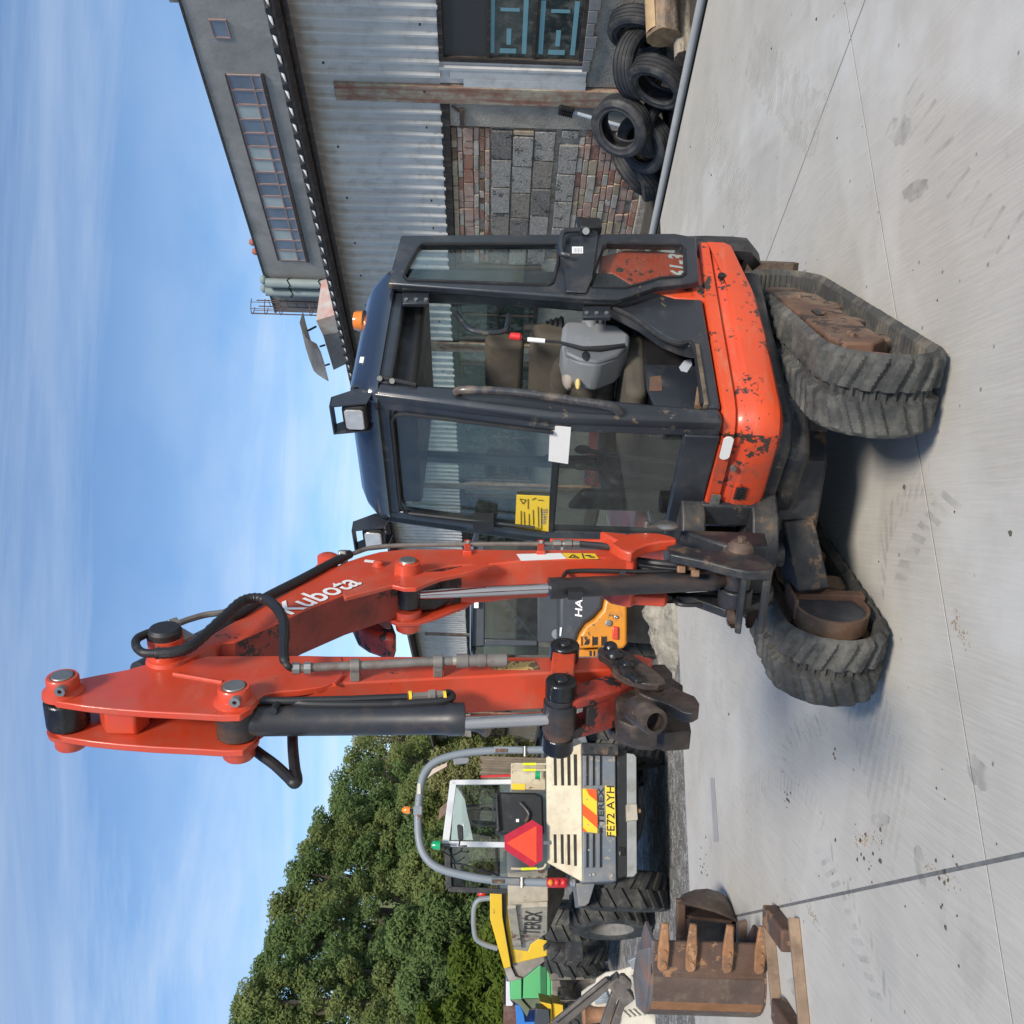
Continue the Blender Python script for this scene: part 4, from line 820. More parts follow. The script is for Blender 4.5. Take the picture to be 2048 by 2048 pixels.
# ================================================================ SETTING
E1 = V((.907, .42, 0)).normalized(); E2 = V((-E1.y, E1.x, 0))
def S(k, s, z=0): return E1 * k + E2 * s + V((0, 0, z))
def ks(p): return p.dot(E1), p.dot(E2)
def WP(x, y, k): return PL(x, y, E1 * k, E1)

# concrete material: broom lines, dust, damp, polished tyre arcs
def concrete_mat():
    mt = mat('yard_concrete', (.455, .43, .385), .78, var=.09, vs=1.3, dirt=((.30, .285, .25), .28, 1.1), bump=0)
    t = mt.node_tree; n = t.nodes; l = t.links; b = n['Principled BSDF']; base = b.inputs['Base Color'].links[0].from_socket
    c = n.new('ShaderNodeTexCoord').outputs['Object']
    def noise(sc_, det, vec, r=.6, dist=0):
        x = n.new('ShaderNodeTexNoise'); x.inputs['Scale'].default_value = sc_; x.inputs['Detail'].default_value = det; x.inputs['Roughness'].default_value = r; x.inputs['Distortion'].default_value = dist; l.new(vec, x.inputs['Vector']); return x.outputs[0]
    def rng(x, a, b_, c_=0, d=1):
        r = n.new('ShaderNodeMapRange'); r.inputs[1].default_value = a; r.inputs[2].default_value = b_; r.inputs[3].default_value = c_; r.inputs[4].default_value = d; l.new(x, r.inputs[0]); return r.outputs[0]
    def mixc(f, a, b_, mode='MIX'):
        x = n.new('ShaderNodeMixRGB'); x.blend_type = mode
        for i, q in ((0, f), (1, a), (2, b_)):
            if isinstance(q, (int, float)): x.inputs[i].default_value = q
            elif isinstance(q, tuple): x.inputs[i].default_value = (*q, 1)
            else: l.new(q, x.inputs[i])
        return x.outputs[0]
    def mapped(rot, scl):
        m_ = n.new('ShaderNodeMapping'); m_.inputs['Rotation'].default_value = (0, 0, rad(rot)); m_.inputs['Scale'].default_value = scl; l.new(c, m_.inputs[0]); return m_.outputs[0]
    ang = -math.degrees(math.atan2(E1.y, E1.x))
    br = mapped(ang, (95, 3.2, 1)); bn_ = noise(1, 5, br)
    col = mixc(1, base, rng(bn_, .3, .7, .90, 1.07), 'MULTIPLY')
    # faint smears of dried slurry, dragged along the driving direction
    sm = noise(1, 7, mapped(ang + 14, (2.6, .55, 1)), .68, .6); col = mixc(rng(sm, .55, .8, 0, .4), col, (.30, .30, .305))
    sm2 = noise(1, 7, mapped(ang - 30, (.7, 2.2, 1)), .7, .4); col = mixc(rng(sm2, .58, .75, 0, .30), col, (.53, .52, .48))
    # polished tyre arc
    for (cx_, cy_, r0, r1, amt) in ((-5.85, 7.94, 8.60, 8.90, .5), (-6.56, 7.78, 9.10, 9.38, .4), (-9.5, 1.5, 9.2, 9.75, .35), (6.5, -3.0, 7.4, 7.9, .38), (6.5, -3.0, 8.9, 9.25, .32), (1.5, 14.0, 9.4, 9.8, .35)):
        sb = n.new('ShaderNodeVectorMath'); sb.operation = 'DISTANCE'; l.new(c, sb.inputs[0]); sb.inputs[1].default_value = (cx_, cy_, 0)
        d = sb.outputs['Value']; a_ = rng(d, r0, r0 + .06); b2 = rng(d, r1, r1 + .06, 1, 0)
        mm = n.new('ShaderNodeMath'); mm.operation = 'MULTIPLY'; l.new(a_, mm.inputs[0]); l.new(b2, mm.inputs[1])
        m3 = n.new('ShaderNodeMath'); m3.operation = 'MULTIPLY'; l.new(mm.outputs[0], m3.inputs[0]); l.new(rng(noise(2.2, 4, c), .35, .6, 0, amt), m3.inputs[1])
        col = mixc(m3.outputs[0], col, (.55, .54, .51))
    # specks
    vo = n.new('ShaderNodeTexVoronoi'); vo.inputs['Scale'].default_value = 7; l.new(c, vo.inputs['Vector'])
    col = mixc(rng(vo.outputs['Distance'], .035, .075, .75, 0), col, (.12, .11, .10))
    dk = noise(.9, 3, c, .5); col = mixc(rng(dk, .64, .72, 0, .22), col, (.27, .27, .28))
    l.new(col, b.inputs['Base Color'])
    bp_ = n.new('ShaderNodeBump'); bp_.inputs['Strength'].default_value = .22; bp_.inputs['Distance'].default_value = .006
    ad = n.new('ShaderNodeMath'); ad.operation = 'ADD'; l.new(bn_, ad.inputs[0]); l.new(noise(90, 6, c, .7), ad.inputs[1]); l.new(ad.outputs[0], bp_.inputs['Height']); l.new(bp_.outputs[0], b.inputs['Normal'])
    return mt
concm = concrete_mat()
jointm = mat('joint_filler', (.14, .14, .14), .8, var=.3, vs=20)
gravelm = mat('dark_gravel', (.125, .12, .112), .9, var=.5, vs=60, dirt=((.23, .22, .2), .5, 30), chips=((.36, .35, .33), .8, 55), bump=.8, bs=45)
q = MB(); q.poly([V((-400, -200, -.055)), V((400, -200, -.055)), V((400, 700, -.055)), V((-400, 700, -.055))])
tag(q.build('gravel_ground', gravelm), kind='structure')
q = MB(); q.extr([S(k, s, -.05) for k, s in [(-11.4, -8), (7.87, -8), (7.87, 8.86), (-11.4, 8.86)]], (0, 0, .047))
yard = tag(q.build('concrete_yard', jointm), kind='structure')
ke = [-11.4, -7.45, -3.5, .36, 4.22, 7.87]; se = [-8.0, -2.1, 3.41, 8.86]
for i in range(5):
    for j in range(3):
        g = .006; gk0 = .008 if i == 3 else g; gk1 = .008 if i == 2 else g
        q = MB(); q.extr([S(ke[i] + gk0, se[j] + g, -.006), S(ke[i + 1] - gk1, se[j] + g, -.006), S(ke[i + 1] - gk1, se[j + 1] - g, -.006), S(ke[i] + gk0, se[j + 1] - g, -.006)], (0, 0, .006))
        q.build('concrete_panel', concm, yard)
# darker repair strip near the far edge
q = MB(); a = GZ(1424, 1555); b_ = GZ(1434, 1688)
q.extr([GZ(x, y, .003) for x, y in [(1421, 1556), (1428, 1556), (1437, 1683), (1428, 1684)]], (0, 0, .002)); tag(q.build('repair_strip', mat('grey_mortar', (.31, .31, .305), .8, var=.1), yard))
# dried mud crumbs and stones on the slab, nobody could count them
q = MB(); rnd = random.Random(3)
def pebble(p, r):
    p = V(p); vs = [p + V((rnd.uniform(-.3, .3), rnd.uniform(-.3, .3), 1)) * r * .7] + [p + V((math.cos(a) * rnd.uniform(.7, 1.2), math.sin(a) * rnd.uniform(.7, 1.2), rnd.uniform(0, .35))) * r for a in [k * 1.2566 for k in range(5)]]
    q.add(vs, [(0, i + 1, (i + 1) % 5 + 1) for i in range(5)])
for _ in range(170):
    k = rnd.uniform(-4, 7.8); s = rnd.uniform(.8, 8.7); pebble(S(k, s, 0), rnd.choice([.003, .004, .005, .006, .008, .012]))
for x, y, n_, sp in ((1575, 1600, 9, .03), (1668, 1515, 4, .03), (1408, 1710, 18, .09), (1745, 1680, 16, .12), (1890, 1765, 14, .12), (1330, 1250, 16, .2), (1345, 1300, 12, .2)):
    c_ = GZ(x, y)
    for _ in range(n_): pebble(c_ + V((rnd.gauss(0, sp), rnd.gauss(0, sp), 0)), rnd.uniform(.004, .012))
tag(q.build('mud_crumbs', mat('mud_crumb', (.07, .06, .05), .9, var=.4, vs=9), smooth=20), kind='stuff')
q = MB()
for c0, L_, a_, n_ in ((GZ(1735, 1680), .30, 1.9, 80), (GZ(1880, 1750), .3, 1.6, 40), (GZ(1625, 1830), .16, 1.4, 50), (GZ(1920, 1260), .12, .9, 60)):
    for _ in range(n_):
        t_ = rnd.uniform(-1, 1); c_ = c0 + V((math.cos(a_), math.sin(a_), 0)) * (t_ * L_ / 2) + V((rnd.gauss(0, .018), rnd.gauss(0, .018), 0)); pebble(c_, rnd.uniform(.002, .006))
tag(q.build('soil_crumbs', mat('tan_soil', (.27, .21, .14), .95, var=.3, vs=20), smooth=20), kind='stuff')
# loose gravel along the slab edge
q = MB()
for _ in range(9000):
    k = rnd.uniform(-7, 7); s = 8.88 + abs(rnd.gauss(0, 1.5)); p = S(k, s, -.056); pebble(p, rnd.uniform(.006, .018))
tag(q.build('loose_gravel', mat('gravel_stones', (.15, .143, .135), .9, var=.6, vs=30), smooth=15), kind='stuff')

# ---------------------------------------------------------------- SHED
SK = 9.1
def Q(k, s, z): return S(k, s, z + .014 * (s - 8))
alum = mat('corrugated_sheet_metal', (.56, .545, .52), .42, .12, var=.1, vs=3, dirt=((.36, .33, .29), .45, 4), streak=((.66, .64, .61), .42, (11, 11, .35)), isl=.13)  # pale streaks vary the tint and paint in sky highlights on the ribs
plaster = mat('rough_plaster', (.37, .335, .28), .95, var=.15, vs=4, dirt=((.2, .185, .16), .45, 3), bump=1.0, bs=38)
mortarm = mat('mortar', (.42, .37, .30), .95, var=.3, vs=8, dirt=((.24, .18, .13), .55, 12), bump=1.0, bs=30)
postm = mat('painted_concrete_post', (.38, .345, .255), .85, var=.15, vs=5, dirt=((.22, .085, .055), .62, 6), streak=((.24, .09, .06), .55, (16, 16, 1.2)), bump=.25, bs=50)
darkwood = mat('dark_weathered_timber', (.035, .025, .02), .7, var=.4, vs=9, streak=((.13, .11, .085), .35, (20, 20, 1.5)), bump=.2, bs=60)
gutterm = mat('brown_gutter', (.035, .025, .024), .5, var=.3, vs=8, dirt=((.12, .10, .09), .4, 14), bump=.15, bs=30)
shed = thing('workshop_shed', Q(SK, 8, 0), 'long low workshop with corrugated metal upper wall, patched brickwork and dark gutter', 'shed')
q = MB(); q.extr([Q(SK + .02, 2, -.3), Q(SK + .02, 47.5, -.3), Q(SK + .02, 47.5, 4.15), Q(SK + .02, 2, 4.15)], E1 * .14)
# openings are darkened by real windows set in front; wall core
q.build('wall_core', mortarm, shed)
def wallslab(s0, s1, z0, z1, k, th, name, m_, bv=.0): q = MB(); q.extr([Q(k, s0, z0), Q(k, s1, z0), Q(k, s1, z1), Q(k, s0, z1)], E1 * th); return q.build(name, m_, shed, bevel=bv)
wallslab(2, 8.08, -.2, .93, SK - .02, .03, 'plaster', plaster); wallslab(8.36, 8.70, -.2, 2.55, SK - .03, .04, 'plaster', plaster)
wallslab(11.1, 13.1, -.2, 1.25, SK - .02, .03, 'plaster', plaster)
posts = [3.15, 8.2, 13.25, 18.3, 23.35, 28.4, 33.45, 38.5, 43.5]
for i, s in enumerate(posts):
    wallslab(s - .1, s + .14, -.2, 3.82 if i != 1 else 3.78, SK - .075, .09, 'post', postm, .01)
    if i > 1: wallslab(s + .2, posts[i + 1] - .12 if i + 1 < len(posts) else 47.4, -.2, 1.05, SK - .02, .03, 'plaster', plaster)
# corrugated sheets, upper band
def sheet_mesh(z0, z1, n_rib=5, pitch=.176):
    rows = []; prof = []
    for r in range(n_rib):
        b0 = r * pitch
        prof += [(b0, 0), (b0 + .105, 0), (b0 + .122, -.042), (b0 + .152, -.042), (b0 + .169, 0)]
    prof.append((n_rib * pitch, 0)); prof = [(a + .004, k) for a, k in prof]
    zs = [z0 + (z1 - z0) * i / 6 for i in range(7)]
    q = MB(); q.sheet([[S(SK - .03 + k - .0, 8 + a, z) for a, k in prof] for z in zs], E1 * .004); return q
first = sheet_mesh(2.57, 4.2).build('corrugated_sheet', alum, shed, smooth=15)
rnd = random.Random(11)
n_sh = 0
for i in range(-7, 45):
    s = i * .88
    if i == 0: continue
    c = first.copy(); COL.objects.link(c); c.parent = shed; c.location = E2 * s + V((0, 0, .014 * s)) + E1 * rnd.uniform(-.006, .004); c.rotation_euler = (rnd.uniform(-.004, .004), 0, 0)
low = None
for s in (7.72,):
    q = MB(); q.sheet([[Q(SK - .03 + k, s + a, z) for a, k in [(0, 0), (.10, 0), (.117, -.042), (.147, -.042), (.164, 0), (.36, 0)]] for z in (.93, 1.8, 2.57)], E1 * .004); q.build('corrugated_sheet', alum, shed, smooth=15)
# flat flashing beside the window, and a folded sill flashing
for s0, s1, z0, z1 in ((7.84, 7.99, .93, 2.45), (7.99, 8.1, .92, 2.3)): wallslab(s0, s1, z0, z1, SK - .064, .006, 'flashing', alum, .002)
for j in range(9):
    s1 = 7.84 - .155 * j; wallslab(s1 - .15, s1, .90 - .02 * (j % 3), .985, SK - .07, .012, 'sill_tile', mat('grey_sill_tile', (.2, .2, .2), .8, var=.2, vs=9) if j == 0 else bpy.data.materials['grey_sill_tile'], .006)
q = MB()
for i in range(52):
    s = 2.4 + i * .88
    for z in (2.75, 3.85):
        p = Q(SK - .075, s + .137 + .176 * rnd.randint(0, 2), z); q.box(p, (.02, .02, .02), (E1, E2, V((0, 0, 1))))
o = q.build('sheet_fixings', trim, shed); tag(o, kind='stuff')
# lintel beam below the sheets and dark timber
wallslab(8.34, 47.3, 2.47, 2.58, SK - .05, .07, 'lintel', darkwood, .01)
# windows -----------------------------------------------------------------
paneglass = mat('dirty_pane', (.025, .035, .036), .12, var=.4, vs=2, dirt=((.16, .15, .12), .5, 5), spec=.6)
meshm = mat('dark_mesh_board', (.05, .05, .05), .85, var=.1, vs=60, bump=.1, bs=300)
tealm = mat('teal_tape', (.16, .33, .37), .5, var=.08)
def window(s0, s1, z0, z1, nc, nr, seed=0, board=()):
    q = MB(); fr_ = .055
    for a, b_ in ((s0, s0 + fr_), (s1 - fr_, s1)): q.extr([Q(SK - .06, a, z0), Q(SK - .06, b_, z0), Q(SK - .06, b_, z1), Q(SK - .06, a, z1)], E1 * .06)
    for a, b_ in ((z0, z0 + fr_), (z1 - fr_, z1)): q.extr([Q(SK - .056, s0 + fr_, a), Q(SK - .056, s1 - fr_, a), Q(SK - .056, s1 - fr_, b_), Q(SK - .056, s0 + fr_, b_)], E1 * .05)
    cw = (s1 - s0 - 2 * fr_) / nc; rh = (z1 - z0 - 2 * fr_) / nr
    for i in range(1, nc): q.extr([Q(SK - .05, s0 + fr_ + cw * i - .02, z0 + fr_), Q(SK - .05, s0 + fr_ + cw * i + .02, z0 + fr_), Q(SK - .05, s0 + fr_ + cw * i + .02, z1 - fr_), Q(SK - .05, s0 + fr_ + cw * i - .02, z1 - fr_)], E1 * .04)
    for j in range(1, nr):
        for i in range(nc):
            a = s0 + fr_ + cw * i + (.02 if i else 0); b_ = s0 + fr_ + cw * (i + 1) - (.02 if i < nc - 1 else 0); zc = z0 + fr_ + rh * j
            q.extr([Q(SK - .047, a, zc - .018), Q(SK - .047, b_, zc - .018), Q(SK - .047, b_, zc + .018), Q(SK - .047, a, zc + .018)], E1 * .035)
    wdw = q.build('window', darkwood, shed, bevel=.003)
    for i in range(nc):
        for j in range(nr):
            a = s0 + fr_ + cw * i + (.02 if i else 0); b_ = s0 + fr_ + cw * (i + 1) - (.02 if i < nc - 1 else 0); c = z0 + fr_ + rh * j + (.018 if j else 0); d = z0 + fr_ + rh * (j + 1) - (.018 if j < nr - 1 else 0)
            q = MB(); q.extr([Q(SK - .02, a, c), Q(SK - .02, b_, c), Q(SK - .02, b_, d), Q(SK - .02, a, d)], E1 * .006)
            q.build('pane', meshm if (i, j) in board else paneglass, wdw)
            if (i + j + seed) % 2 == 0:
                q = MB(); q.extr([Q(SK - .032, a + .003, c), Q(SK - .032, a + .014, c), Q(SK - .032, a + .014, d), Q(SK - .032, a + .003, d)], E1 * .004); q.build('bead', whitep, wdw)
    return wdw
w0 = window(5.6, 7.77, .98, 2.57, 1, 3, 0, board=((0, 2),))
# teal tape on the two lower panes
for zc in (1.03, 1.56):
    for (a, b_, c, d) in ((7.0, 7.66, .40, .45), (7.0, 7.66, .05, .10), (7.35, 7.55, .22, .27), (7.60, 7.66, .16, .34), (7.10, 7.14, .14, .34)):
        q = MB(); q.extr([Q(SK - .024, a, zc + c), Q(SK - .024, b_, zc + c), Q(SK - .024, b_, zc + d), Q(SK - .024, a, zc + d)], E1 * .002); q.build('tape', tealm, w0)
window(11.25, 13.05, 1.25, 2.46, 3, 2, 1, board=((0, 1), (0, 0)))
for i, s in enumerate(posts[2:]):
    e = posts[i + 3] if i + 3 < len(posts) else 47.4
    window(s + .5, e - .35, 1.1, 2.46, 5, 3, i)
# bricks and blocks, each its own piece ---------------------------------------
bcol = [mat('brick_red', (.33, .155, .105), .9, var=.25, vs=9, dirt=((.42, .36, .29), .45, 12), bump=.3, bs=60), mat('brick_pink', (.42, .265, .20), .9, var=.2, vs=9, dirt=((.45, .40, .33), .5, 10), bump=.3, bs=60), mat('brick_buff', (.42, .33, .22), .9, var=.2, vs=9, dirt=((.3, .2, .14), .4, 12), bump=.3, bs=60), mat('brick_limewashed', (.44, .40, .33), .9, var=.2, vs=9, dirt=((.36, .2, .13), .45, 10), bump=.3, bs=60), mat('brick_brown', (.2, .12, .075), .9, var=.3, vs=9, dirt=((.35, .3, .24), .35, 12), bump=.3, bs=60)]
blockm = [mat('block_grey', (.34, .315, .28), .95, var=.45, vs=40, dirt=((.40, .37, .33), .45, 9), chips=((.07, .065, .06), .6, 45), bump=1.0, bs=48), mat('block_dark', (.19, .175, .155), .95, var=.5, vs=40, dirt=((.27, .25, .23), .4, 9), chips=((.04, .04, .038), .6, 45), bump=1.0, bs=48), mat('block_brown', (.26, .23, .19), .95, var=.45, vs=40, dirt=((.33, .29, .24), .4, 9), chips=((.06, .055, .05), .6, 45), bump=1.0, bs=48)]
rnd = random.Random(5)
def brick(s0, s1, z0, z1, m_, name='brick', pr=None):
    pr = rnd.uniform(.028, .05) if pr is None else pr; k = SK + .02 - pr
    j = lambda: rnd.uniform(-.004, .004)
    a = [Q(k + j(), s0 + j(), z0 + j()), Q(k + j(), s1 + j(), z0 + j()), Q(k + j(), s1 + j(), z1 + j()), Q(k + j(), s0 + j(), z1 + j())]
    q = MB(); q.extr(a, E1 * (pr + .015)); return q.build(name, m_, shed, bevel=.004, seg=1)
def course(z0, z1, s0, s1, ln, gap=.014, pal=(0, 1, 1, 2, 3, 3, 4), miss=.05):
    s = s0 + rnd.uniform(-.12, 0)
    while s < s1:
        e = s + ln * rnd.choice([1, 1, 1, .5, .8]); a, b_ = max(s, s0), min(e, s1)
        if b_ - a > .05 and rnd.random() > miss: brick(a + gap / 2, b_ - gap / 2, z0 + .006, z1 - .006, bcol[rnd.choice(pal)])
        s = e
z = 2.47
for h, ln, pal in ((.075, .25, (2, 2, 4)), (.065, .22, (0, 1, 1, 3)), (.13, .235, (0, 1, 1, 1)), (.07, .24, (1, 2, 3, 3)), (.07, .24, (0, 2, 4, 3)), (.065, .24, (1, 1, 3, 0))):
    course(z - h, z, 8.74, 11.2, ln, pal=pal); z -= h
zb = z
rows_ = [(z - .01 - .262 * (r + 1), z - .01 - .262 * r) for r in range(4)]
for r, (a, b_) in enumerate(rows_):
    if r == 3: a -= .03; b_ -= .045
    s = 8.74 + (.02 if r in (0, 2) else .1) + (0.0 if r < 3 else .12)
    if r == 1: brick(8.76, 8.82, a + .01, b_ - .01, bcol[2])
    if r == 3: brick(8.74, 8.85, a + .03, b_ - .02, blockm[0], 'block')
    n_ = 0
    while s < 10.75:
        e = s + rnd.uniform(.46, .50); brick(s + .01, e - .012, a + .012, b_ - .01, blockm[(1, 0, 0, 2)[(n_ + r) % 4] if r < 3 else 0], 'block', rnd.uniform(.04, .06)); s = e; n_ += 1
    course(a + .1, a + .19, 10.78, 11.2, .24); course(a + .01, a + .09, 10.78, 11.2, .24)
z = rows_[3][0] - .02
while z > .02:
    h = rnd.choice([.08, .085, .075, .11]); course(z - h, z, 8.72, 11.15, .25, pal=(0, 1, 1, 1, 2, 3), miss=.10); z -= h
# crumbling plaster and rubble at the foot
wallslab(8.36, 11.2, -.25, .06, SK - .06, .09, 'footing', mortarm, .02)
# gutter: half round with brackets, sagging joints
def gut(s0, s1):
    q = MB(); rows = []
    for s in (s0, s1):
        rows.append([Q(8.72 + .062 * math.cos(a), s, 4.175 + .062 * math.sin(a)) for a in [math.pi + math.pi * k / 10 for k in range(11)]])
    q.sheet(rows, V((0, 0, .004))); return q
s = 3.0; i = 0
while s < 47:
    q = gut(s, s + 1.98); g_ = q.build('gutter', gutterm, shed)
    q = MB(); rows = [[Q(8.72 + .067 * math.cos(a), t_, 4.175 + .067 * math.sin(a)) for a in [math.pi + math.pi * k / 10 for k in range(11)]] for t_ in (s - .03, s + .03)]; q.sheet(rows, V((0, 0, .004))); q.build('gutter_joint', gutterm, g_)
    s += 2.0
wallslab(2.5, 47.3, 4.06, 4.16, 8.80, .03, 'fascia', gutterm, .004)
q = MB(); q.extr([Q(8.80, 2.5, 4.165), Q(8.80, 47.4, 4.165), Q(9.1, 47.4, 4.165), Q(9.1, 2.5, 4.165)], V((0, 0, .02))); q.build('soffit', darkwood, shed)
# roof: trapezoid sheets with dark rib ends over a pale apron
fib = mat('fibre_cement', (.72, .70, .64), .8, var=.08, vs=3, dirt=((.5, .47, .4), .2, 4))
q = MB(); q.extr([Q(8.70, 2.5, 4.215), Q(8.70, 47.4, 4.215), Q(8.82, 47.4, 4.275), Q(8.82, 2.5, 4.275)], V((0, 0, .012))); q.build('eave_apron', fib, shed)
q = MB(); q.extr([Q(8.82, 2.5, 4.19), Q(8.82, 2.5, 4.27), Q(14.5, 2.5, 5.1), Q(14.5, 2.5, 5.0)], Q(0, 47.4, 0) - Q(0, 2.5, 0)); q.build('roof', fib, shed)
q = MB()
for i in range(190):
    s = 2.6 + i * .236
    q.extr([Q(8.67, s, 4.20), Q(8.67, s + .125, 4.20), Q(8.67, s + .09, 4.262), Q(8.67, s + .035, 4.262)], (Q(8.90, 0, .06) - Q(8.67, 0, 0)))
o = q.build('rib_ends', trim, shed); tag(o, kind='stuff')
# brown downpipe behind the post and little iron bracket
q = MB(); q.bar(Q(SK - .06, 8.42, 2.33), Q(SK - .06, 8.70, 2.33), .03, .05); q.build('iron_strap', rustdark, shed)
q = MB(); q.bar(Q(SK - .06, 8.38, 2.44), Q(SK - .06, 8.46, 2.36), .02, .02); q.build('iron_strap', rustdark, shed)
# plastic conduit on the ground in front of the shed
q = MB(); q.tube([S(7.96, s, .038) for s in (2, 5, 8, 11, 15)], .042, 14)
pp = tag(q.build('ground_pipe', mat('pale_grey_pvc', (.36, .365, .36), .45, var=.06, dirt=((.3, .28, .25), .3, 6)), loc=S(7.97, 8, 0)), 'pale grey plastic pipe lying along the foot of the shed wall', 'pipe')
q = MB(); q.extr([S(k, s, -.06) for k, s in [(7.9, 2), (9.12, 2), (9.12, 40), (7.9, 40)]], (0, 0, .05)); tag(q.build('soil_strip', mat('dark_soil', (.06, .052, .042), .95, var=.4, vs=8, bump=.8, bs=30)), kind='structure')
# ================================================================ TOWER BLOCK
TK = 20.0
conct = mat('weathered_render', (.30, .288, .27), .95, var=.16, vs=.35, dirt=((.18, .173, .163), .5, .5), streak=((.42, .405, .38), .3, (1.2, 1.2, .25)), bump=.35, bs=9)
winfr = mat('pinkish_steel_frame', (.32, .22, .20), .7, var=.15)
towglass = mat('tower_pane', (.14, .165, .20), .08, var=.35, vs=.7, spec=.9); towpale = mat('whitewashed_pane', (.40, .44, .42), .3, var=.1, vs=2)
tower = thing('concrete_building', S(TK, 20, 0), 'tall grey rendered industrial building with a long strip of steel windows behind the shed', 'building')
def TQ(k, s, z): return S(k, s, z)
z_t = lambda s: 9.62 + (s - 16.5) * .0185
q = MB(); q.extr([TQ(TK, 4, -.1), TQ(TK, 27.6, -.1), TQ(TK, 27.6, z_t(27.6)), TQ(TK, 4, z_t(4))], E1 * 9); q.build('wall', conct, tower)
q = MB(); q.extr([TQ(TK - .03, 4, z_t(4)), TQ(TK - .03, 27.63, z_t(27.6)), TQ(TK - .03, 27.63, z_t(27.6) + .06), TQ(TK - .03, 4, z_t(4) + .06)], E1 * 9.06); q.build('coping', gutterm, tower)
nb = 15; s0, s1 = 17.75, 24.85
for i in range(nb):
    a = s0 + (s1 - s0) * i / nb; b_ = s0 + (s1 - s0) * (i + 1) / nb; sh = .0165 * (a - s0); zt = 9.06 + sh; zm = 8.46 + sh; zb_ = 8.22 + sh
    q = MB()
    for x0, x1, y0, y1 in ((a, a + .03, zb_, zt), (b_ - .03, b_, zb_, zt), (a + .03, b_ - .03, zt - .03, zt), (a + .03, b_ - .03, zm - .02, zm + .02), (a + .03, b_ - .03, zb_, zb_ + .03)):
        q.extr([TQ(TK - .03, x0, y0), TQ(TK - .03, x1, y0), TQ(TK - .03, x1, y1), TQ(TK - .03, x0, y1)], E1 * .05)
    wd = q.build('window', winfr, tower)
    for y0, y1 in ((zm + .02, zt - .03), (zb_ + .03, zm - .02)):
        q = MB(); q.extr([TQ(TK - .012, a + .03, y0), TQ(TK - .012, b_ - .03, y0), TQ(TK - .012, b_ - .03, y1), TQ(TK - .012, a + .03, y1)], E1 * .02)
        q.build('pane', towpale if (i in (2, 5, 6, 9, 12, 14) and y0 > zm) else towglass, wd)
q = MB(); q.extr([TQ(TK - .05, s0 - .05, 8.12), TQ(TK - .05, s1 + .05, 8.24), TQ(TK - .05, s1 + .05, 8.31), TQ(TK - .05, s0 - .05, 8.19)], E1 * .06); q.extr([TQ(TK - .04, s0, 9.06), TQ(TK - .04, s1, 9.18), TQ(TK - .04, s1, 9.22), TQ(TK - .04, s0, 9.10)], E1 * .05); q.build('window_sill', gutterm, tower)
q = MB()
for x0, x1, y0, y1 in ((16.18, 16.70, 9.07, 9.10), (16.18, 16.70, 8.68, 8.71), (16.18, 16.22, 8.71, 9.07), (16.66, 16.70, 8.71, 9.07)): q.extr([TQ(TK - .03, x0, y0), TQ(TK - .03, x1, y0), TQ(TK - .03, x1, y1), TQ(TK - .03, x0, y1)], E1 * .05)
wd = q.build('window', winfr, tower); q = MB(); q.extr([TQ(TK - .012, 16.22, 8.71), TQ(TK - .012, 16.66, 8.71), TQ(TK - .012, 16.66, 9.07), TQ(TK - .012, 16.22, 9.07)], E1 * .02); q.build('pane', towglass, wd)
# roof room, aerials
q = MB(); q.extr([TQ(TK + .4, 8, 9.6), TQ(TK + .4, 16.1, 9.66), TQ(TK + .4, 16.1, 10.05), TQ(TK + .4, 8, 10.0)], E1 * 4); q.build('roof_room', conct, tower)
ant = thing('aerial_mast', TQ(TK + .5, 15.7, 10.0), 'thin aerial mast with two white dishes on the roof edge of the concrete building', 'aerial')
q = MB(); q.tube([TQ(TK + .5, 15.7, 9.6), TQ(TK + .5, 15.7, 10.7)], .02, 6); q.tube([TQ(TK + .5, 15.95, 9.9), TQ(TK + .5, 15.95, 10.9)], .012, 6); q.tube([TQ(TK + .5, 15.5, 10.55), TQ(TK + .5, 16.0, 10.55)], .012, 6); q.build('mast', steel, ant)
for z in (10.2, 10.5): q = MB(); q.ball(TQ(TK + .4, 15.62, z), (.12, .12, .13)); q.build('dish', whitep, ant)
ck = []
for i, s in enumerate((24.9, 25.35)):
    c0 = TQ(TK + .7, s, z_t(s))
    q = MB(); q.lathe(c0, (0, 0, 1), [(0, 0), (.09, 0), (.095, .2), (.08, .22), (.115, .28), (.12, .36), (.07, .45), (0, .47)], 14)
    o = q.build('chimney_pot', mat('terracotta', (.33, .11, .07), .8, var=.2) if i == 0 else bpy.data.materials['terracotta'], loc=c0)
    tag(o, ('terracotta cowl on the roof edge, nearer the window strip', 'terracotta cowl on the roof edge, nearer the grey vent ducts')[i], 'chimney pot', 'terracotta cowls on the roof edge')
ductm = mat('verdigris_duct', (.19, .24, .235), .6, var=.15, vs=1, streak=((.3, .33, .32), .4, (2, 2, .4)))
for i, s in enumerate((25.75, 26.2)):
    q = MB(); q.tube([TQ(TK - .22, s, 0), TQ(TK - .22, s, 9.75 + .1 * i)], .15, 16); q.ball(TQ(TK - .1, s, 9.85 + .08 * i), (.15, .15, .12))
    o = q.build('vent_duct', ductm, loc=TQ(TK - .22, s, 0)); tag(o, ('greenish vertical vent duct on the grey building, next to the window strip', 'greenish vertical vent duct on the grey building, next to the caged ladder')[i], 'duct', 'vent ducts on the concrete building')
    for z in (8.0, 9.0):
        q = MB(); q.tube([TQ(TK - .22 + .16 * math.cos(a), s + .16 * math.sin(a), z + .05 * math.sin(3 * a)) for a in [2 * math.pi * k / 12 for k in range(12)]], .02, 6, closed=True); q.build('strap', trim, o)
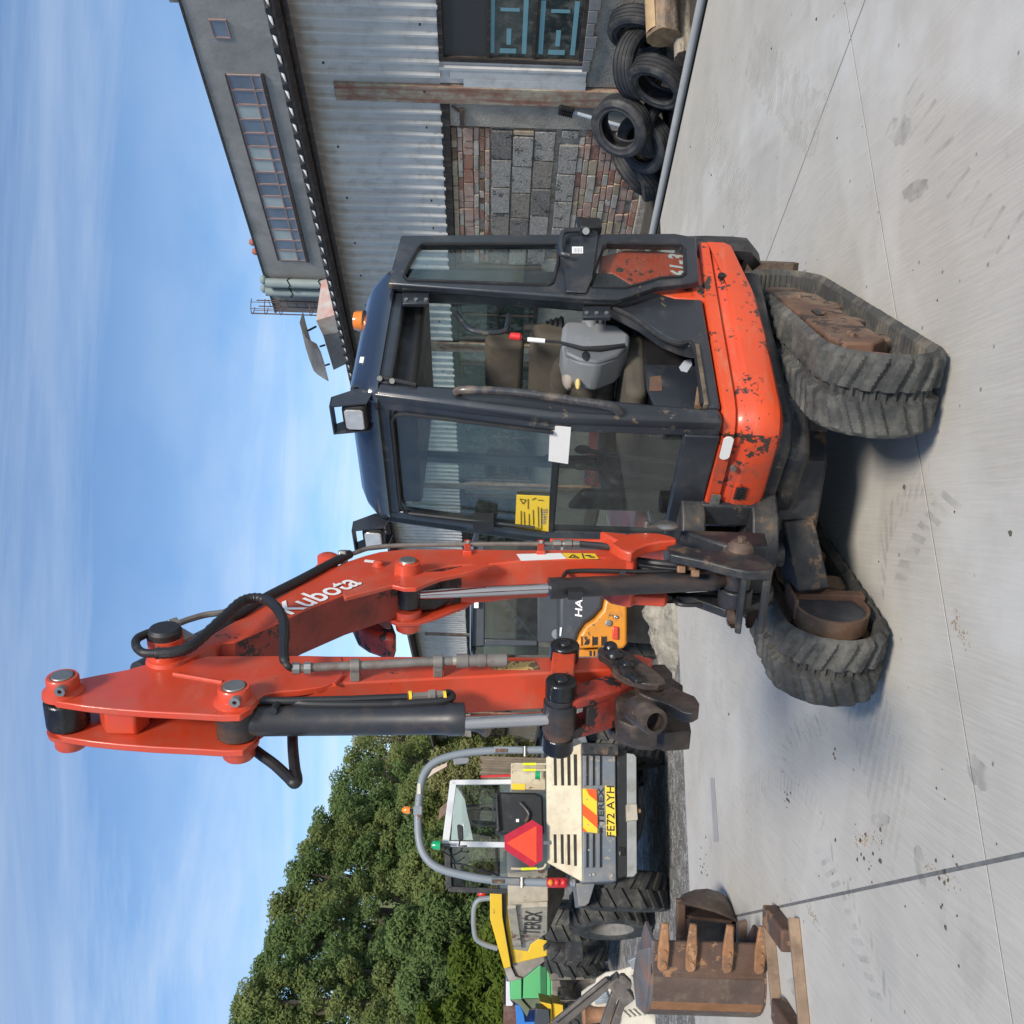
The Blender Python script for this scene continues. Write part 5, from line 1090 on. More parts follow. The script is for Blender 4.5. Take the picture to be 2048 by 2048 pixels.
lad = thing('caged_ladder', TQ(TK - .2, 26.95, 0), 'rusty ladder with a round safety cage rising above the roof of the grey building', 'ladder')
ladm = mat('rusty_ladder', (.10, .06, .055), .8, var=.3)
q = MB()
for ds in (-.16, .16): q.tube([TQ(TK - .15, 26.95 + ds, 0), TQ(TK - .15, 26.95 + ds, 10.3)], .02, 6)
q.build('rail', ladm, lad)
q = MB()
for i in range(34): q.tube([TQ(TK - .15, 26.75, .3 * i), TQ(TK - .15, 27.15, .3 * i)], .012, 5)
q.build('rungs', ladm, lad)
q = MB()
for z in (6.5, 7.5, 8.5, 9.5, 10.0, 10.45): q.tube([TQ(TK - .15 - .4 * math.sin(a), 26.95 + .24 * math.cos(a), z) for a in [math.pi * k / 10 for k in range(11)]], .016, 5)
for k in range(5): a = math.pi * (k + .5) / 5; q.tube([TQ(TK - .15 - .4 * math.sin(a), 26.95 + .24 * math.cos(a), 6.5), TQ(TK - .15 - .4 * math.sin(a), 26.95 + .24 * math.cos(a), 10.45)], .012, 5)
q.build('safety_cage', ladm, lad)
# ridge ventilator on the shed
VK = 10.6
def vp(x, y, k=VK): return WP(x, y, k)
vent = thing('roof_ventilator', WP(650, 700, VK), 'rusty curved metal hood over a white and red box on the shed roof', 'ventilator')
vbox = mat('faded_white_red_sheet', (.36, .34, .315), .7, var=.15, dirt=((.38, .10, .07), .62, 2.2)); vgrey = mat('dull_grey_sheet', (.12, .12, .125), .6, var=.2, dirt=((.12, .06, .05), .4, 2)); vhood = mat('streaked_hood', (.38, .39, .42), .45, .3, var=.15, dirt=((.13, .07, .05), .5, 2.4))
q = MB(); q.extr([vp(x, y) for x, y in [(632, 641), (675, 628), (690, 664), (647, 673)]], E1 * .9); q.build('end_panel', vbox, vent)
q = MB(); q.extr([vp(x, y, VK - .02) for x, y in [(647, 673), (676, 664), (692, 728), (667, 740)]], E1 * .9); q.build('side_panel', vgrey, vent)
q = MB(); Lc = [(603, 660), (611, 695), (619, 720), (627, 741), (636, 750)]; Rc = [(622, 684), (633, 690), (641, 705), (648, 727), (657, 763)]
rows = []
for (xa, ya), (xb, yb) in zip(Lc, Rc): rows.append([vp(xa * (1 - t_) + xb * t_, ya * (1 - t_) + yb * t_, VK - .55 + .5 * t_ + .12 * math.sin(3.14 * t_)) for t_ in (0, .2, .4, .6, .8, 1)])
q.sheet(rows, E1 * .03); q.build('hood', vhood, vent, smooth=60)
q = MB(); q.sheet([[vp(605, 626, VK + .1), vp(607, 629, VK + .1)], [vp(599, 646, VK - .25), vp(612, 650, VK)], [vp(603, 660, VK - .5), vp(622, 684, VK - .05)]], E1 * .02); q.build('hood_inside', vgrey, vent, smooth=60)
for (x, y), (x2, y2) in (((617, 661), (632, 653)), ((640, 693), (650, 690)), ((650, 731), (659, 728))): q = MB(); q.tube([vp(x, y, VK), vp(x2, y2, VK)], .02, 6); q.build('strut', trim, vent)

# ================================================================ WHEELS
tyrem = mat('dumper_tyre', (.028, .028, .028), .8, var=.3, vs=6, dirt=((.13, .125, .10), .45, 5), bump=.25, bs=30)
rimm = mat('muddy_rim', (.16, .15, .14), .7, var=.3, dirt=((.08, .07, .06), .5, 6))
def wheel(name, c, ax, R, W, par, nl=18, rimr=.55):
    c = V(c); ax = V(ax).normalized(); x = V((0, 0, 1)); y = ax.cross(x).normalized(); x = y.cross(ax).normalized()
    h = W / 2; r0 = R * .93; q = MB()
    q.lathe(c, ax, [(R * rimr, -h * .8), (R * rimr * 1.04, -h * .9), (R * .74, -h), (R * .86, -h * .98), (r0, -h * .86), (r0 * 1.005, 0), (r0, h * .86), (R * .86, h * .98), (R * .74, h), (R * rimr * 1.04, h * .9), (R * rimr, h * .8)], 40, True)
    def pt_(a, t, r): return c + ax * t + (x * math.cos(a) + y * math.sin(a)) * r
    st = 2 * math.pi / nl; lw = st * .17
    for i in range(nl):
        for sg in (1, -1):
            a0 = st * (i + (.5 if sg > 0 else 0)); a1 = a0 + st * .62
            pr = [(a0, h * .99, .86), (a0, h * .9, 1.0), ((a0 + a1) / 2, h * .45, 1.0), (a1, -h * .02, 1.0)]
            vs = []
            for (a, t, k) in pr:
                for d, rr_ in ((-lw, k * R), (lw, k * R), (lw, k * R - R * .09), (-lw, k * R - R * .09)): vs.append(pt_(a + d, sg * t, rr_))
            fs = [(3, 2, 1, 0), (12, 13, 14, 15)]
            for j in range(3): fs += [(j * 4 + e, j * 4 + (e + 1) % 4, j * 4 + 4 + (e + 1) % 4, j * 4 + 4 + e) for e in range(4)]
            q.add(vs, fs)
    wh = q.build(name, tyrem, par, smooth=40)
    q = MB(); rr2 = R * rimr
    q.lathe(c, ax, [(0, h * .25), (rr2 * .35, h * .25), (rr2 * .4, h * .4), (rr2 * .75, h * .35), (rr2 * .86, h * .5), (rr2 * .98, h * .82), (rr2 * 1.03, h * .88), (rr2 * 1.03, h * .8), (rr2 * 1.0, -h * .8), (rr2 * 1.03, -h * .8), (rr2 * .9, -h * .5), (rr2 * .4, -h * .3), (0, -h * .3)], 30); q.build('rim', rimm, wh)
    for k in range(5): a = 2 * math.pi * k / 5; q = MB(); q.cyl(pt_(a, h * .36, rr2 * .58), pt_(a, h * .44, rr2 * .58), rr2 * .07, 6); q.build('wheel_nut', rimm, wh)
    return wh

# ================================================================ CREAM DUMPER
DU = Fr((-3.0, 9.75, 0), (-.404, .915, 0))
cream = mat('cream_paint', (.60, .53, .38), .5, var=.05, vs=2, chips=((.22, .09, .05), .35, 16), dirt=((.42, .34, .235), .62, 4), streak=((.45, .35, .22), .3, (9, 9, 1.2)))
cream_d = mat('dirty_cream_paint', (.43, .38, .29), .65, var=.12, vs=3, chips=((.16, .07, .045), .6, 9), dirt=((.25, .22, .17), .6, 4), bump=.1)
dgrey = mat('blue_grey_paint', (.13, .15, .175), .5, var=.1, vs=3, chips=((.28, .25, .2), .5, 16), dirt=((.24, .215, .18), .55, 4))
ropsm = mat('rops_grey', (.20, .225, .25), .5, var=.08, vs=3, chips=((.18, .08, .05), .3, 12), dirt=((.3, .25, .2), .2, 4))
grime = mat('grimy_underside', (.17, .15, .12), .85, var=.3, vs=4, dirt=((.08, .07, .055), .5, 5), bump=.2)
du = thing('site_dumper', DU.o, 'cream site dumper with grey roll hoop, red warning triangle and yellow number plate', 'dumper')
df = lambda px, f: [DU.F(x, y, f) for x, y in px]
def dpan(px, f, d, name, m_, par=du, bv=.006): q = MB(); q.extr(df(px, f), DU.f * d); return q.build(name, m_, par, bevel=bv)
RF = -.55
# rear hood: sloped lid
a = df([(1091, 1514), (1093, 1725)], -.30); b_ = df([(1164, 1764), (1162, 1486)], RF)
q = MB(); q.extr([a[0], a[1], b_[0], b_[1]], V((DU.f * .5)) - V((0, 0, .25))); lid = q.build('engine_lid', cream, du, bevel=.012)
nl_ = (a[1] - a[0]).cross(b_[0] - a[0]).normalized()
if nl_.dot(DU.f) > 0: nl_ = -nl_
for ya, yb in ((1515, 1571), (1669, 1726)):
    for x, e in ((1111, 0), (1125, 2), (1138, 4), (1151, 6)):
        p0 = PL(x, ya - (e if ya < 1600 else 0), a[0], nl_); p1 = PL(x + 1, yb + (0 if ya < 1600 else e), a[0], nl_)
        q = MB(); q.bar(p0 + nl_ * .002, p1 + nl_ * .002, .02, .012, nl_); q.build('louvre_slot', trim, lid)
        q = MB(); q.bar(p0 + nl_ * .006 + V((0, 0, .022)), p1 + nl_ * .006 + V((0, 0, .022)), .024, .018, nl_); q.build('louvre', cream, lid, bevel=.006)
rp = dpan([(1165, 1487), (1231, 1489), (1233, 1763), (1165, 1765)], RF, .5, 'rear_panel', dgrey, bv=.012)
for ya, yb in ((1512, 1571), (1667, 1735)):
    for x in (1173, 1186, 1200):
        q = MB(); q.extr(df([(x, ya), (x + 4, ya), (x + 4, yb), (x, yb)], RF - .002), -DU.f * .004); q.build('louvre_slot', trim, rp)
        q = MB(); q.extr(df([(x - 6, ya), (x, ya), (x, yb), (x - 6, yb)], RF - .002), -DU.f * .016); q.build('louvre', dgrey, rp, bevel=.005)
dpan([(1232, 1493), (1254, 1500), (1255, 1752), (1233, 1757)], RF + .03, .5, 'lower_band', trim)
dpan([(1254, 1506), (1268, 1508), (1273, 1514), (1274, 1746), (1268, 1753), (1255, 1753)], RF, .12, 'bumper', mat('bumper_grey', (.27, .28, .27), .6, var=.15, dirt=((.15, .13, .11), .4, 4)))
dpan([(1274, 1572), (1284, 1578), (1292, 1630), (1284, 1668), (1272, 1696)], RF + .1, .3, 'ballast', trim, bv=.02)
tb = dpan([(1253, 1608), (1274, 1608), (1276, 1640), (1254, 1642)], RF - .05, .14, 'tow_box', mat('dirty_beige', (.42, .37, .3), .7, var=.15, dirt=((.2, .16, .12), .4, 8)))
MB().cyl(df([(1277, 1622)], RF - .03)[0], df([(1281, 1622)], RF - .03)[0], .02, 10).build('tow_pin', rust, tb)
dpan([(1238, 1693), (1252, 1694), (1253, 1712), (1238, 1713)], RF + .026, .02, 'oval_hole', oilblack, bv=.02)
bk_ = dpan([(1164, 1485), (1238, 1487), (1237, 1510), (1164, 1508)], RF - .08, .10, 'rear_bracket', blacksteel, bv=.01)
for x in (1183, 1222): q = MB(); p = df([(x, 1496)], RF - .08)[0]; q.cyl(p + DU.f * .01, p - DU.f * .004, .017, 12); q.build('hole', trim, bk_)
mb_ = dpan([(1165, 1577), (1193, 1579), (1195, 1666), (1166, 1663)], RF - .012, .008, 'marker_board', yellow_st, bv=0)
orst = mat('signal_orange', (.80, .10, .015), .4, var=.04)
for pl in ([(1165, 1607), (1195, 1632), (1195, 1657), (1165, 1630)], [(1172, 1578), (1193, 1579), (1194, 1603), (1178, 1590)], [(1165, 1655), (1175, 1664), (1166, 1663)]):
    q = MB(); q.extr(df(pl, RF - .013), -DU.f * .002); q.build('stripe', orst, mb_)
text('TEREX', df([(1202, 1612)], RF - .003)[0], -DU.l, DU.z, .055, blackp, du, width=.34, off=.02)
q = MB()
for x0, y0, x1, y1 in ((1198, 1658, 1206, 1658), (1198, 1664, 1206, 1664), (1202, 1655, 1202, 1667), (1199, 1661, 1205, 1661)): q.bar(df([(x0, y0)], RF - .003)[0], df([(x1, y1)], RF - .003)[0], .014, .003, DU.f)
q.build('emblem', blackp, du)
pl_ = dpan([(1210, 1571), (1229, 1572), (1232, 1672), (1213, 1673)], RF - .008, .006, 'number_plate', mat('plate_yellow', (.82, .58, .05), .4, var=.02), bv=0)
text('FE72 AYH', df([(1221, 1622)], RF - .010)[0], -DU.l, DU.z, .074, blackp, pl_, width=.46, off=.008)
for x, y in ((1187, 1749), (1224, 1751)): MB().cyl(df([(x, y)], RF + .005)[0], df([(x, y)], RF - .01)[0], .014, 10).build('bolt', steel, rp)
# roll hoop
hp_ = [(1140, 1499), (1060, 1500), (989, 1501), (930, 1506), (885, 1517), (860, 1532), (845, 1556), (838, 1600), (836, 1650), (841, 1692), (856, 1720), (882, 1738), (930, 1751), (985, 1760), (1060, 1764), (1150, 1766)]
q = MB(); q.tube(smoothpath(df(hp_, -.22), 5), .038, 14); hoop = q.build('roll_hoop', ropsm, du)
for y, x0 in ((1501, 988), (1763, 982)):
    q = MB(); c0, c1 = df([(x0, y), (x0 + 58, y + 1)], -.22); q.bar(c0 - DU.f * .035, c1 - DU.f * .035, .062, .05, DU.f); o = q.build('hoop_sleeve', dgrey if y > 1600 else ropsm, hoop, bevel=.006)
    q = MB(); c0, c1 = df([(x0 + 2, y), (x0 + 26, y)], -.29); q.bar(c0, c1, .034, .006, DU.f); q.build('rust_slot', rust, o)
    q = MB(); q.cyl(df([(x0 + 62, y - 8)], -.26)[0], df([(x0 + 62, y + 12)], -.26)[0], .016, 8); q.build('hinge_pin', steel, o)
q = MB(); c0, c1 = df([(838, 1588), (838, 1567)], -.262); q.bar(c0, c1, .03, .004, DU.f); q.build('hoop_label', mat('cream_label', (.6, .55, .42), .6), hoop)
q = MB(); c0, c1 = df([(836, 1613), (836, 1631)], -.22); q.bar(c0, c1, .082, .082, DU.f); q.build('hoop_clamp', ropsm, hoop, bevel=.005)
b_ = df([(812, 1620)], -.15)[0]; q = MB(); q.lathe(b_ - V((0, 0, .04)), (0, 0, 1), [(0, 0), (.035, 0), (.037, .03), (.03, .06), (.015, .08), (0, .082)], 14); q.build('amber_beacon', amber, hoop); MB().cyl(b_ - V((0, 0, .12)), b_ - V((0, 0, .03)), .012, 8).build('beacon_stem', trim, hoop)
gb = df([(869, 1690)], .35)[0]; q = MB(); q.lathe(gb - V((0, 0, .06)), (0, 0, 1), [(0, 0), (.045, 0), (.045, .05), (.03, .085), (0, .095)], 14); q.build('green_beacon', mat('green_lens', (.01, .33, .12), .2, var=.05, coat=.5), du); MB().cyl(gb - V((0, 0, .16)), gb - V((0, 0, .05)), .018, 8).build('beacon_stem', trim, du)
# cab
cabw = mat('white_cab_frame', (.60, .61, .62), .4, var=.05, dirt=((.4, .38, .35), .2, 4))
CF = .45
def dbar(a_, b2, f, w_, h_, name, m_, par=du): p, q2 = df([a_, b2], f); q = MB(); q.bar(p, q2, w_, h_, DU.f); return q.build(name, m_, par, bevel=.005)
dbar((907, 1562), (891, 1690), CF, .07, .05, 'cab_header', cabw); dbar((904, 1565), (1022, 1564), CF, .05, .05, 'cab_post', cabw); dbar((897, 1688), (1015, 1690), CF, .055, .05, 'cab_post', cabw); dbar((894, 1690), (898, 1778), CF, .06, .05, 'cab_header', blacksteel); dbar((897, 1778), (1014, 1783), CF, .05, .05, 'cab_post', blacksteel); dbar((993, 1690), (995, 1780), CF, .03, .03, 'cab_rail', trim)
dgl = mat('dumper_dark_glass', (.03, .045, .042), .06, var=.4, vs=3, spec=.7)
dglt = glass('dumper_glass', (.50, .62, .58), 1.6, haze=.08)
q = MB(); q.poly(df([(912, 1570), (1020, 1568), (1014, 1686), (901, 1684)], CF + .01)); q.build('rear_window', dglt, du)
q = MB(); q.poly(df([(904, 1694), (1014, 1694), (1014, 1778), (906, 1774)], CF + .01)); q.build('side_window', dglt, du)
dpan([(891, 1690), (896, 1775), (926, 1784), (924, 1700)], CF + .05, .06, 'cab_visor', trim)
# inside the cab: white lining step and dark console seen through the glass
dpan([(902, 1680), (910, 1572), (918, 1580), (930, 1600), (934, 1625), (940, 1650), (946, 1680)], CF + .5, .02, 'cab_lining', cabw, bv=0)
dpan([(985, 1590), (1020, 1590), (1020, 1670), (990, 1665)], CF + .45, .2, 'dash', trim); dpan([(940, 1640), (1010, 1645), (1012, 1652), (950, 1648)], CF + .3, .03, 'steering_post', trim)
q = MB(); q.tube([DU.F(972 + 14 * math.cos(a), 1632 + 18 * math.sin(a), CF + .35) for a in [2 * math.pi * k / 16 for k in range(16)]], .012, 6, closed=True); q.build('steering_wheel', trim, du)
fl_ = dpan([(1000, 1560), (1100, 1560), (1100, 1785), (1000, 1785)], CF + 1.0, .02, 'front_bulkhead', dgrey, bv=0)
# seat and black air box behind
bx = dpan([(992, 1590), (998, 1584), (1070, 1585), (1086, 1592), (1088, 1668), (1000, 1668), (992, 1660)], -.05, .18, 'seat_back', trim, bv=.03)
dpan([(992, 1592), (994, 1586), (1000, 1660), (994, 1664)], -.1, .04, 'seat_edge', blacksteel, par=bx)
q = MB(); q.tube(smoothpath(df([(1040, 1605), (1052, 1618), (1058, 1630), (1050, 1645), (1042, 1650)], -.07), 4), .018, 8); q.build('pull_strap', blacksteel, bx)
q = MB(); q.extr(df([(1032, 1638), (1038, 1638), (1038, 1644), (1032, 1644)], -.066), DU.f * .004); q.build('label', whitep, bx)
# bodywork beside the seat
dpan([(1022, 1526), (1091, 1527), (1091, 1580), (1022, 1578)], .25, .25, 'side_locker', cream); dpan([(1024, 1567), (1050, 1568), (1050, 1580), (1024, 1579)], .245, .01, 'yellow_label', yellow_st, bv=0)
q = MB(); p = df([(1080, 1549)], .1)[0]; q.cyl(p, p + V((0, 0, .05)), .05, 14); q.build('fuel_cap', bpy.data.materials['green_lens'], du)
for y in (1528, 1540): q = MB(); q.tube(smoothpath(df([(1092, y), (1050, y), (1028, y), (1023, y + 6)], .05), 4), .011, 8); q.build('handrail', cream, du); q = MB(); q.tube(df([(1072, y), (1046, y)], .05), .0135, 8); q.build('handrail_tape', mat('hivis_tape', (.75, .78, .02), .5) if 'hivis_tape' not in bpy.data.materials else bpy.data.materials['hivis_tape'], du)
q = MB(); q.tube(df([(962, 1556), (963, 1553), (1022, 1551)], .4), .012, 8); q.build('red_rail', redp, du)
q = MB(); q.tube(smoothpath(df([(1092, 1728), (1085, 1737), (1060, 1738), (1022, 1737)], -.1), 4), .011, 8); q.build('handrail', cream, du); q = MB(); q.tube(df([(1074, 1737), (1043, 1738)], -.1), .014, 8); q.build('handrail_tape', bpy.data.materials['hivis_tape'], du)
# mirrors
mi = dpan([(914, 1651), (917, 1648), (926, 1652), (927, 1678), (922, 1682), (916, 1678)], .1, .04, 'mirror', trim, bv=.008); q = MB(); q.tube(df([(922, 1665), (918, 1692), (934, 1692)], .14), .01, 6); q.build('mirror_arm', trim, mi)
dpan([(906, 1517), (936, 1514), (940, 1520), (935, 1527), (908, 1529)], 1.0, .04, 'mirror', greypl, bv=.008)
# warning triangle
tri = dpan([(1064, 1640), (1085, 1653), (1085, 1720), (1063, 1735), (1009, 1699), (1009, 1671)], -.42, .006, 'warning_triangle', mat('crimson_reflector', (.42, .01, .03), .35, var=.03), bv=0)
q = MB(); q.extr(df([(1013, 1686), (1073, 1652), (1073, 1726)], -.422), -DU.f * .003); q.build('triangle_face', mat('fluorescent_red', (.85, .06, .02), .4, var=.02), tri)
q = MB(); q.bar(df([(1085, 1686)], -.40)[0], df([(1100, 1686)], -.38)[0], .03, .02, DU.f); q.build('triangle_bracket', dgrey, tri)
lc = dpan([(1093, 1757), (1098, 1755), (1132, 1755), (1136, 1759), (1136, 1772), (1131, 1776), (1098, 1775), (1093, 1771)], -.29, .05, 'tail_light', mat('red_lens', (.35, .01, .02), .15, coat=.5), bv=.01)
for x, m_ in ((1101, amber), (1114, redp), (1127, redp)): q = MB(); q.ball(df([(x, 1765)], -.295)[0], (.03, .02, .026), (DU.l, DU.f, DU.z)); q.build('lens', m_, lc)
# skip: rear-left panel, long side, lip and grimy underside
sk = dpan([(1016, 1745), (1095, 1740), (1096, 1812), (1016, 1817)], .35, .05, 'skip_rear', cream_d)
def poly3(pts, name, m_, par=du, th=.03, d=None): q = MB(); q.extr(pts, d if d is not None else V((.3, -.2, 0)).normalized() * -th); return q.build(name, m_, par, bevel=.004)
DS = Fr(DU.P(.45, 0, 0), (-.66, .75, 0)); sL = DS.loc(DU.F(1016, 1816, .35))[1]
q = MB(); q.extr([DS.L(x, y, sL) for x, y in [(1016, 1816), (1095, 1813), (1094, 1866), (1061, 1889), (1056, 1903), (1027, 1898)]], -DS.l * .05); q.build('skip_side', cream_d, du, bevel=.004)
q = MB(); q.extr([DS.L(x, y, sL + .03) for x, y in [(1015, 1817), (1032, 1816), (1044, 1897), (1027, 1899)]], -DS.l * .03); q.build('skip_lip', cream_d, du, bevel=.004)
q = MB(); q.extr([DU.F(1096, 1735, .34), DU.F(1134, 1742, .5), DS.L(1128, 1790, sL - .25), DS.L(1096, 1866, sL), DS.L(1096, 1812, sL)], DU.f * .1); q.build('skip_underside', grime, du)
text('TEREX', DS.L(1065, 1846, sL + .004), -DS.f, DS.z, .17, blackp, du, width=(DS.L(1065, 1822, sL) - DS.L(1065, 1868, sL)).length, off=.015)
# mudguards and wheels
dpan([(1152, 1766), (1165, 1767), (1190, 1767), (1178, 1806), (1170, 1812), (1158, 1812)], -.25, .5, 'mudguard', dgrey)
dpan([(1138, 1462), (1165, 1485), (1175, 1485), (1165, 1450), (1150, 1445)], -.25, .5, 'mudguard', dgrey)
dpan([(1150, 1500), (1260, 1520), (1275, 1740), (1150, 1750)], -.1, 1.8, 'chassis', grime, bv=.02)
wc = DU.loc(GZ(1332, 1787)); R_ = .44
wheel('wheel', DU.P(wc[0] + R_ * .55, wc[1] - .02, R_ - .055), DU.l, R_, .36, du); wc2 = DU.loc(GZ(1324, 1486)); wheel('wheel', DU.P(wc[0] + R_ * .55, wc2[1], R_ - .055), -DU.l, R_, .36, du)
ax2 = (V((-.80, -.60, 0))).normalized(); fc = GZ(1303, 1848); wheel('wheel', fc + V((0, .25, R_ - .03)), ax2, R_, .38, du); wheel('wheel', fc + V((0, .25, R_ - .03)) - ax2 * 1.6, -ax2, R_, .38, du)
q = MB(); q.cyl(fc + V((0, .25, R_)), fc + V((0, .25, R_)) - ax2 * 1.6, .1, 12); q.build('front_axle', grime, du)
# ================================================================ TYRES, LOGS, BRUSH BY THE SHED
oldtyre = mat('old_tyre_rubber', (.022, .023, .026), .62, var=.3, vs=7, dirt=((.085, .08, .07), .45, 6), bump=.1, bs=60, isl=.25)
def tyre_mesh(R=.34, W=.22, rr=.205):
    h = W / 2; q = MB(); prof = [(rr, -h * .72), (rr * 1.06, -h * .82), (R * .655, -h * .9), (R * .66, -h * .95), (R * .69, -h * .955), (R * .70, -h * .93), (R * .79, -h), (R * .80, -h * 1.025), (R * .83, -h * 1.025), (R * .84, -h), (R * .9, -h * .96), (R * .965, -h * .82)]
    for a in (-.62, -.22, .22, .62): prof += [(R * .99, (a - .09) * h), (R * .965, (a - .07) * h), (R * .965, (a + .07) * h), (R * .99, (a + .09) * h)]
    prof += [(R * .965, h * .82), (R * .9, h * .96), (R * .84, h * 1.0), (R * .83, h * 1.025), (R * .80, h * 1.025), (R * .79, h), (R * .70, h * .93), (R * .69, h * .955), (R * .66, h * .95), (R * .655, h * .9), (rr * 1.06, h * .82), (rr, h * .72), (rr * 1.05, h * .55), (R * .88, h * .75), (R * .9, 0), (R * .88, -h * .75), (rr * 1.05, -h * .55)]
    q.lathe((0, 0, 0), (0, 0, 1), prof, 44, True); return q
tm = tyre_mesh()
TY = [((1243, 252), 8.4, (-.72, -.52, .50), 'top tyre of the heap, leaning out so its open centre faces the yard', 1.0),
      ((1318, 164), 8.35, (-.86, -.10, .42), 'tyre standing tilted beside the grey log end, seen edge-on to its hole', .98),
      ((1280, 128), 8.7, (.30, .62, .74), 'tyre with ribbed tread turned to the yard, propped above the tilted one', 1.05),
      ((1277, 60), 8.95, (-.95, -.1, .2), 'tyre standing upright against the plaster behind the bark log', .95),
      ((1290, 285), 8.45, (-.62, -.42, .66), 'tyre directly under the top leaning tyre of the heap', 1.0),
      ((1330, 255), 8.5, (.35, .55, .70), 'tyre low in the middle of the heap, tread towards the pipe', .95),
      ((1272, 338), 8.75, (-.48, .55, .68), 'worn tyre at the brick end of the heap, upper one', 1.0),
      ((1300, 338), 8.6, (-.50, .48, .72), 'tyre at the brick end of the heap, squeezed in the middle', .98),
      ((1318, 345), 8.6, (-.2, .15, .97), 'tyre lying flat at the brick end of the heap, lowest', 1.0)]
tbase = None
for (px_, k, axv, lab, scl) in TY:
    p = WP(px_[0], px_[1], k); p.z = max(p.z, .12)
    if tbase is None: tbase = tm.build('tyre', oldtyre, loc=(0, 0, 0)); o = tbase
    else: o = tbase.copy(); COL.objects.link(o)
    o.location = p; o.rotation_euler = V(axv).to_track_quat('Z', 'Y').to_euler(); o.scale = (scl,) * 3
    tag(o, lab, 'tyre', 'old tyres heaped by the shed')
bark = mat('log_bark', (.16, .115, .085), .9, var=.4, vs=6, dirt=((.34, .19, .08), .4, 6), streak=((.30, .26, .22), .4, (3, 20, 20)), bump=.9, bs=24)
greylog = mat('grey_log', (.30, .255, .2), .85, var=.25, vs=6, streak=((.13, .11, .09), .5, (3, 34, 34)), bump=.4, bs=50); endw = mat('log_end', (.085, .062, .045), .9, var=.4, vs=14, bump=.3, bs=40); sawn = mat('sawn_wood', (.40, .28, .155), .8, var=.15, vs=9)
def log(px, k, d, L, r, label, m_, em):
    p = WP(px[0], px[1], k); d = V(d).normalized(); rnd = random.Random(int(px[0])); n = 26
    q = MB(); irr = [1 + rnd.uniform(-.06, .06) for _ in range(n)]; x = d.orthogonal().normalized(); y = d.cross(x); rows = []
    for i in range(13):
        t_ = L * i / 12; rows.append([p + d * t_ + (x * math.cos(2 * math.pi * j / n) + y * math.sin(2 * math.pi * j / n)) * r * irr[j % n] * (1 + .03 * math.sin(t_ * 9 + j)) for j in range(n + 1)])
    q.grid(rows); o = q.build('log', m_, loc=p, smooth=50, merge=True); tag(o, label, 'log', 'logs lying by the tyres')
    q = MB(); q.extr(rows[0][:-1], -d * .006); q.build('cut_end', em, o); return o, p, d, x, y
o, p, d, x, y = log((1327, 74), 8.3, (.97, .10, .06), 1.3, .165, 'thick bark-covered log with a pale sawn patch lying on the tyres', bark, mat('ragged_log_end', (.26, .17, .09), .9, var=.4, vs=12, bump=.6, bs=30))
q = MB(); rows = [[p + d * t_ + (x * math.cos(a) + y * math.sin(a)) * .168 for a in [math.atan2((V((-.3, -.5, .8))).dot(y), (V((-.3, -.5, .8))).dot(x)) + b for b in (-.45, -.35, -.25, -.15, -.05, .05, .15, .25, .35, .45)]] for t_ in (.03, .1, .25, .4)]
q.sheet(rows, d.cross(x) * .004); q.build('sawn_patch', sawn, o, smooth=50)
log((1369, 117), 8.12, (.93, .34, .02), .9, .10, 'grey round log with its dark sawn end facing the yard', greylog, endw)
br = thing('brush', WP(1210, 245, 8.95), 'yard brush with a black head and pale grey pole leaning upside down behind the tyres', 'brush')
h0 = WP(1132, 221, 8.98); h1 = WP(1300, 268, 8.85); dr = (h1 - h0).normalized()
q = MB(); q.tube([h0, h1], .022, 10); q.tube([h0 + dr * .16, h0 + dr * .17], .026, 10); q.build('pole', mat('pale_blue_pole', (.42, .47, .52), .4, var=.08), br)
q = MB(); q.bar(WP(1118, 219, 8.96), WP(1146, 225, 8.96), .115, .05, E1); q.build('brush_head', trim, br, bevel=.006)
q = MB()
for i in range(7):
    for j in range(3): c0 = WP(1119 + 4 * i, 212 + 6 * j + i, 8.93); q.cyl(c0, c0 - E1 * .05, .008, 5)
q.build('bristles', trim, br)
# spoil heap and rough verge by the roller
def mound(c, rx, ry, h, name, m_, label, seed=1, n=30):
    rnd = random.Random(seed); rows = []
    for i in range(n + 1):
        r = []
        for j in range(n + 1):
            u = -1 + 2 * i / n; v = -1 + 2 * j / n; d2 = u * u + v * v
            z = h * max(0, 1 - d2) ** .8 * (1 + .35 * math.sin(u * 7 + seed) * math.cos(v * 6)) + rnd.uniform(-.02, .02) * (d2 < 1) - .03 * (d2 >= 1)
            r.append(V(c) + V((u * rx, v * ry, z)))
        rows.append(r)
    q = MB(); q.grid(rows); o = q.build(name, m_, loc=c, smooth=25); return tag(o, label, 'soil heap')
soilm = mat('pale_spoil', (.30, .27, .215), .95, var=.3, vs=9, dirt=((.13, .11, .09), .4, 14), bump=.9, bs=18)
mound(GZ(1345, 1215, -.06), .75, .6, .22, 'spoil_heap', soilm, 'low heap of pale dry soil at the slab edge beside the roller', 2)

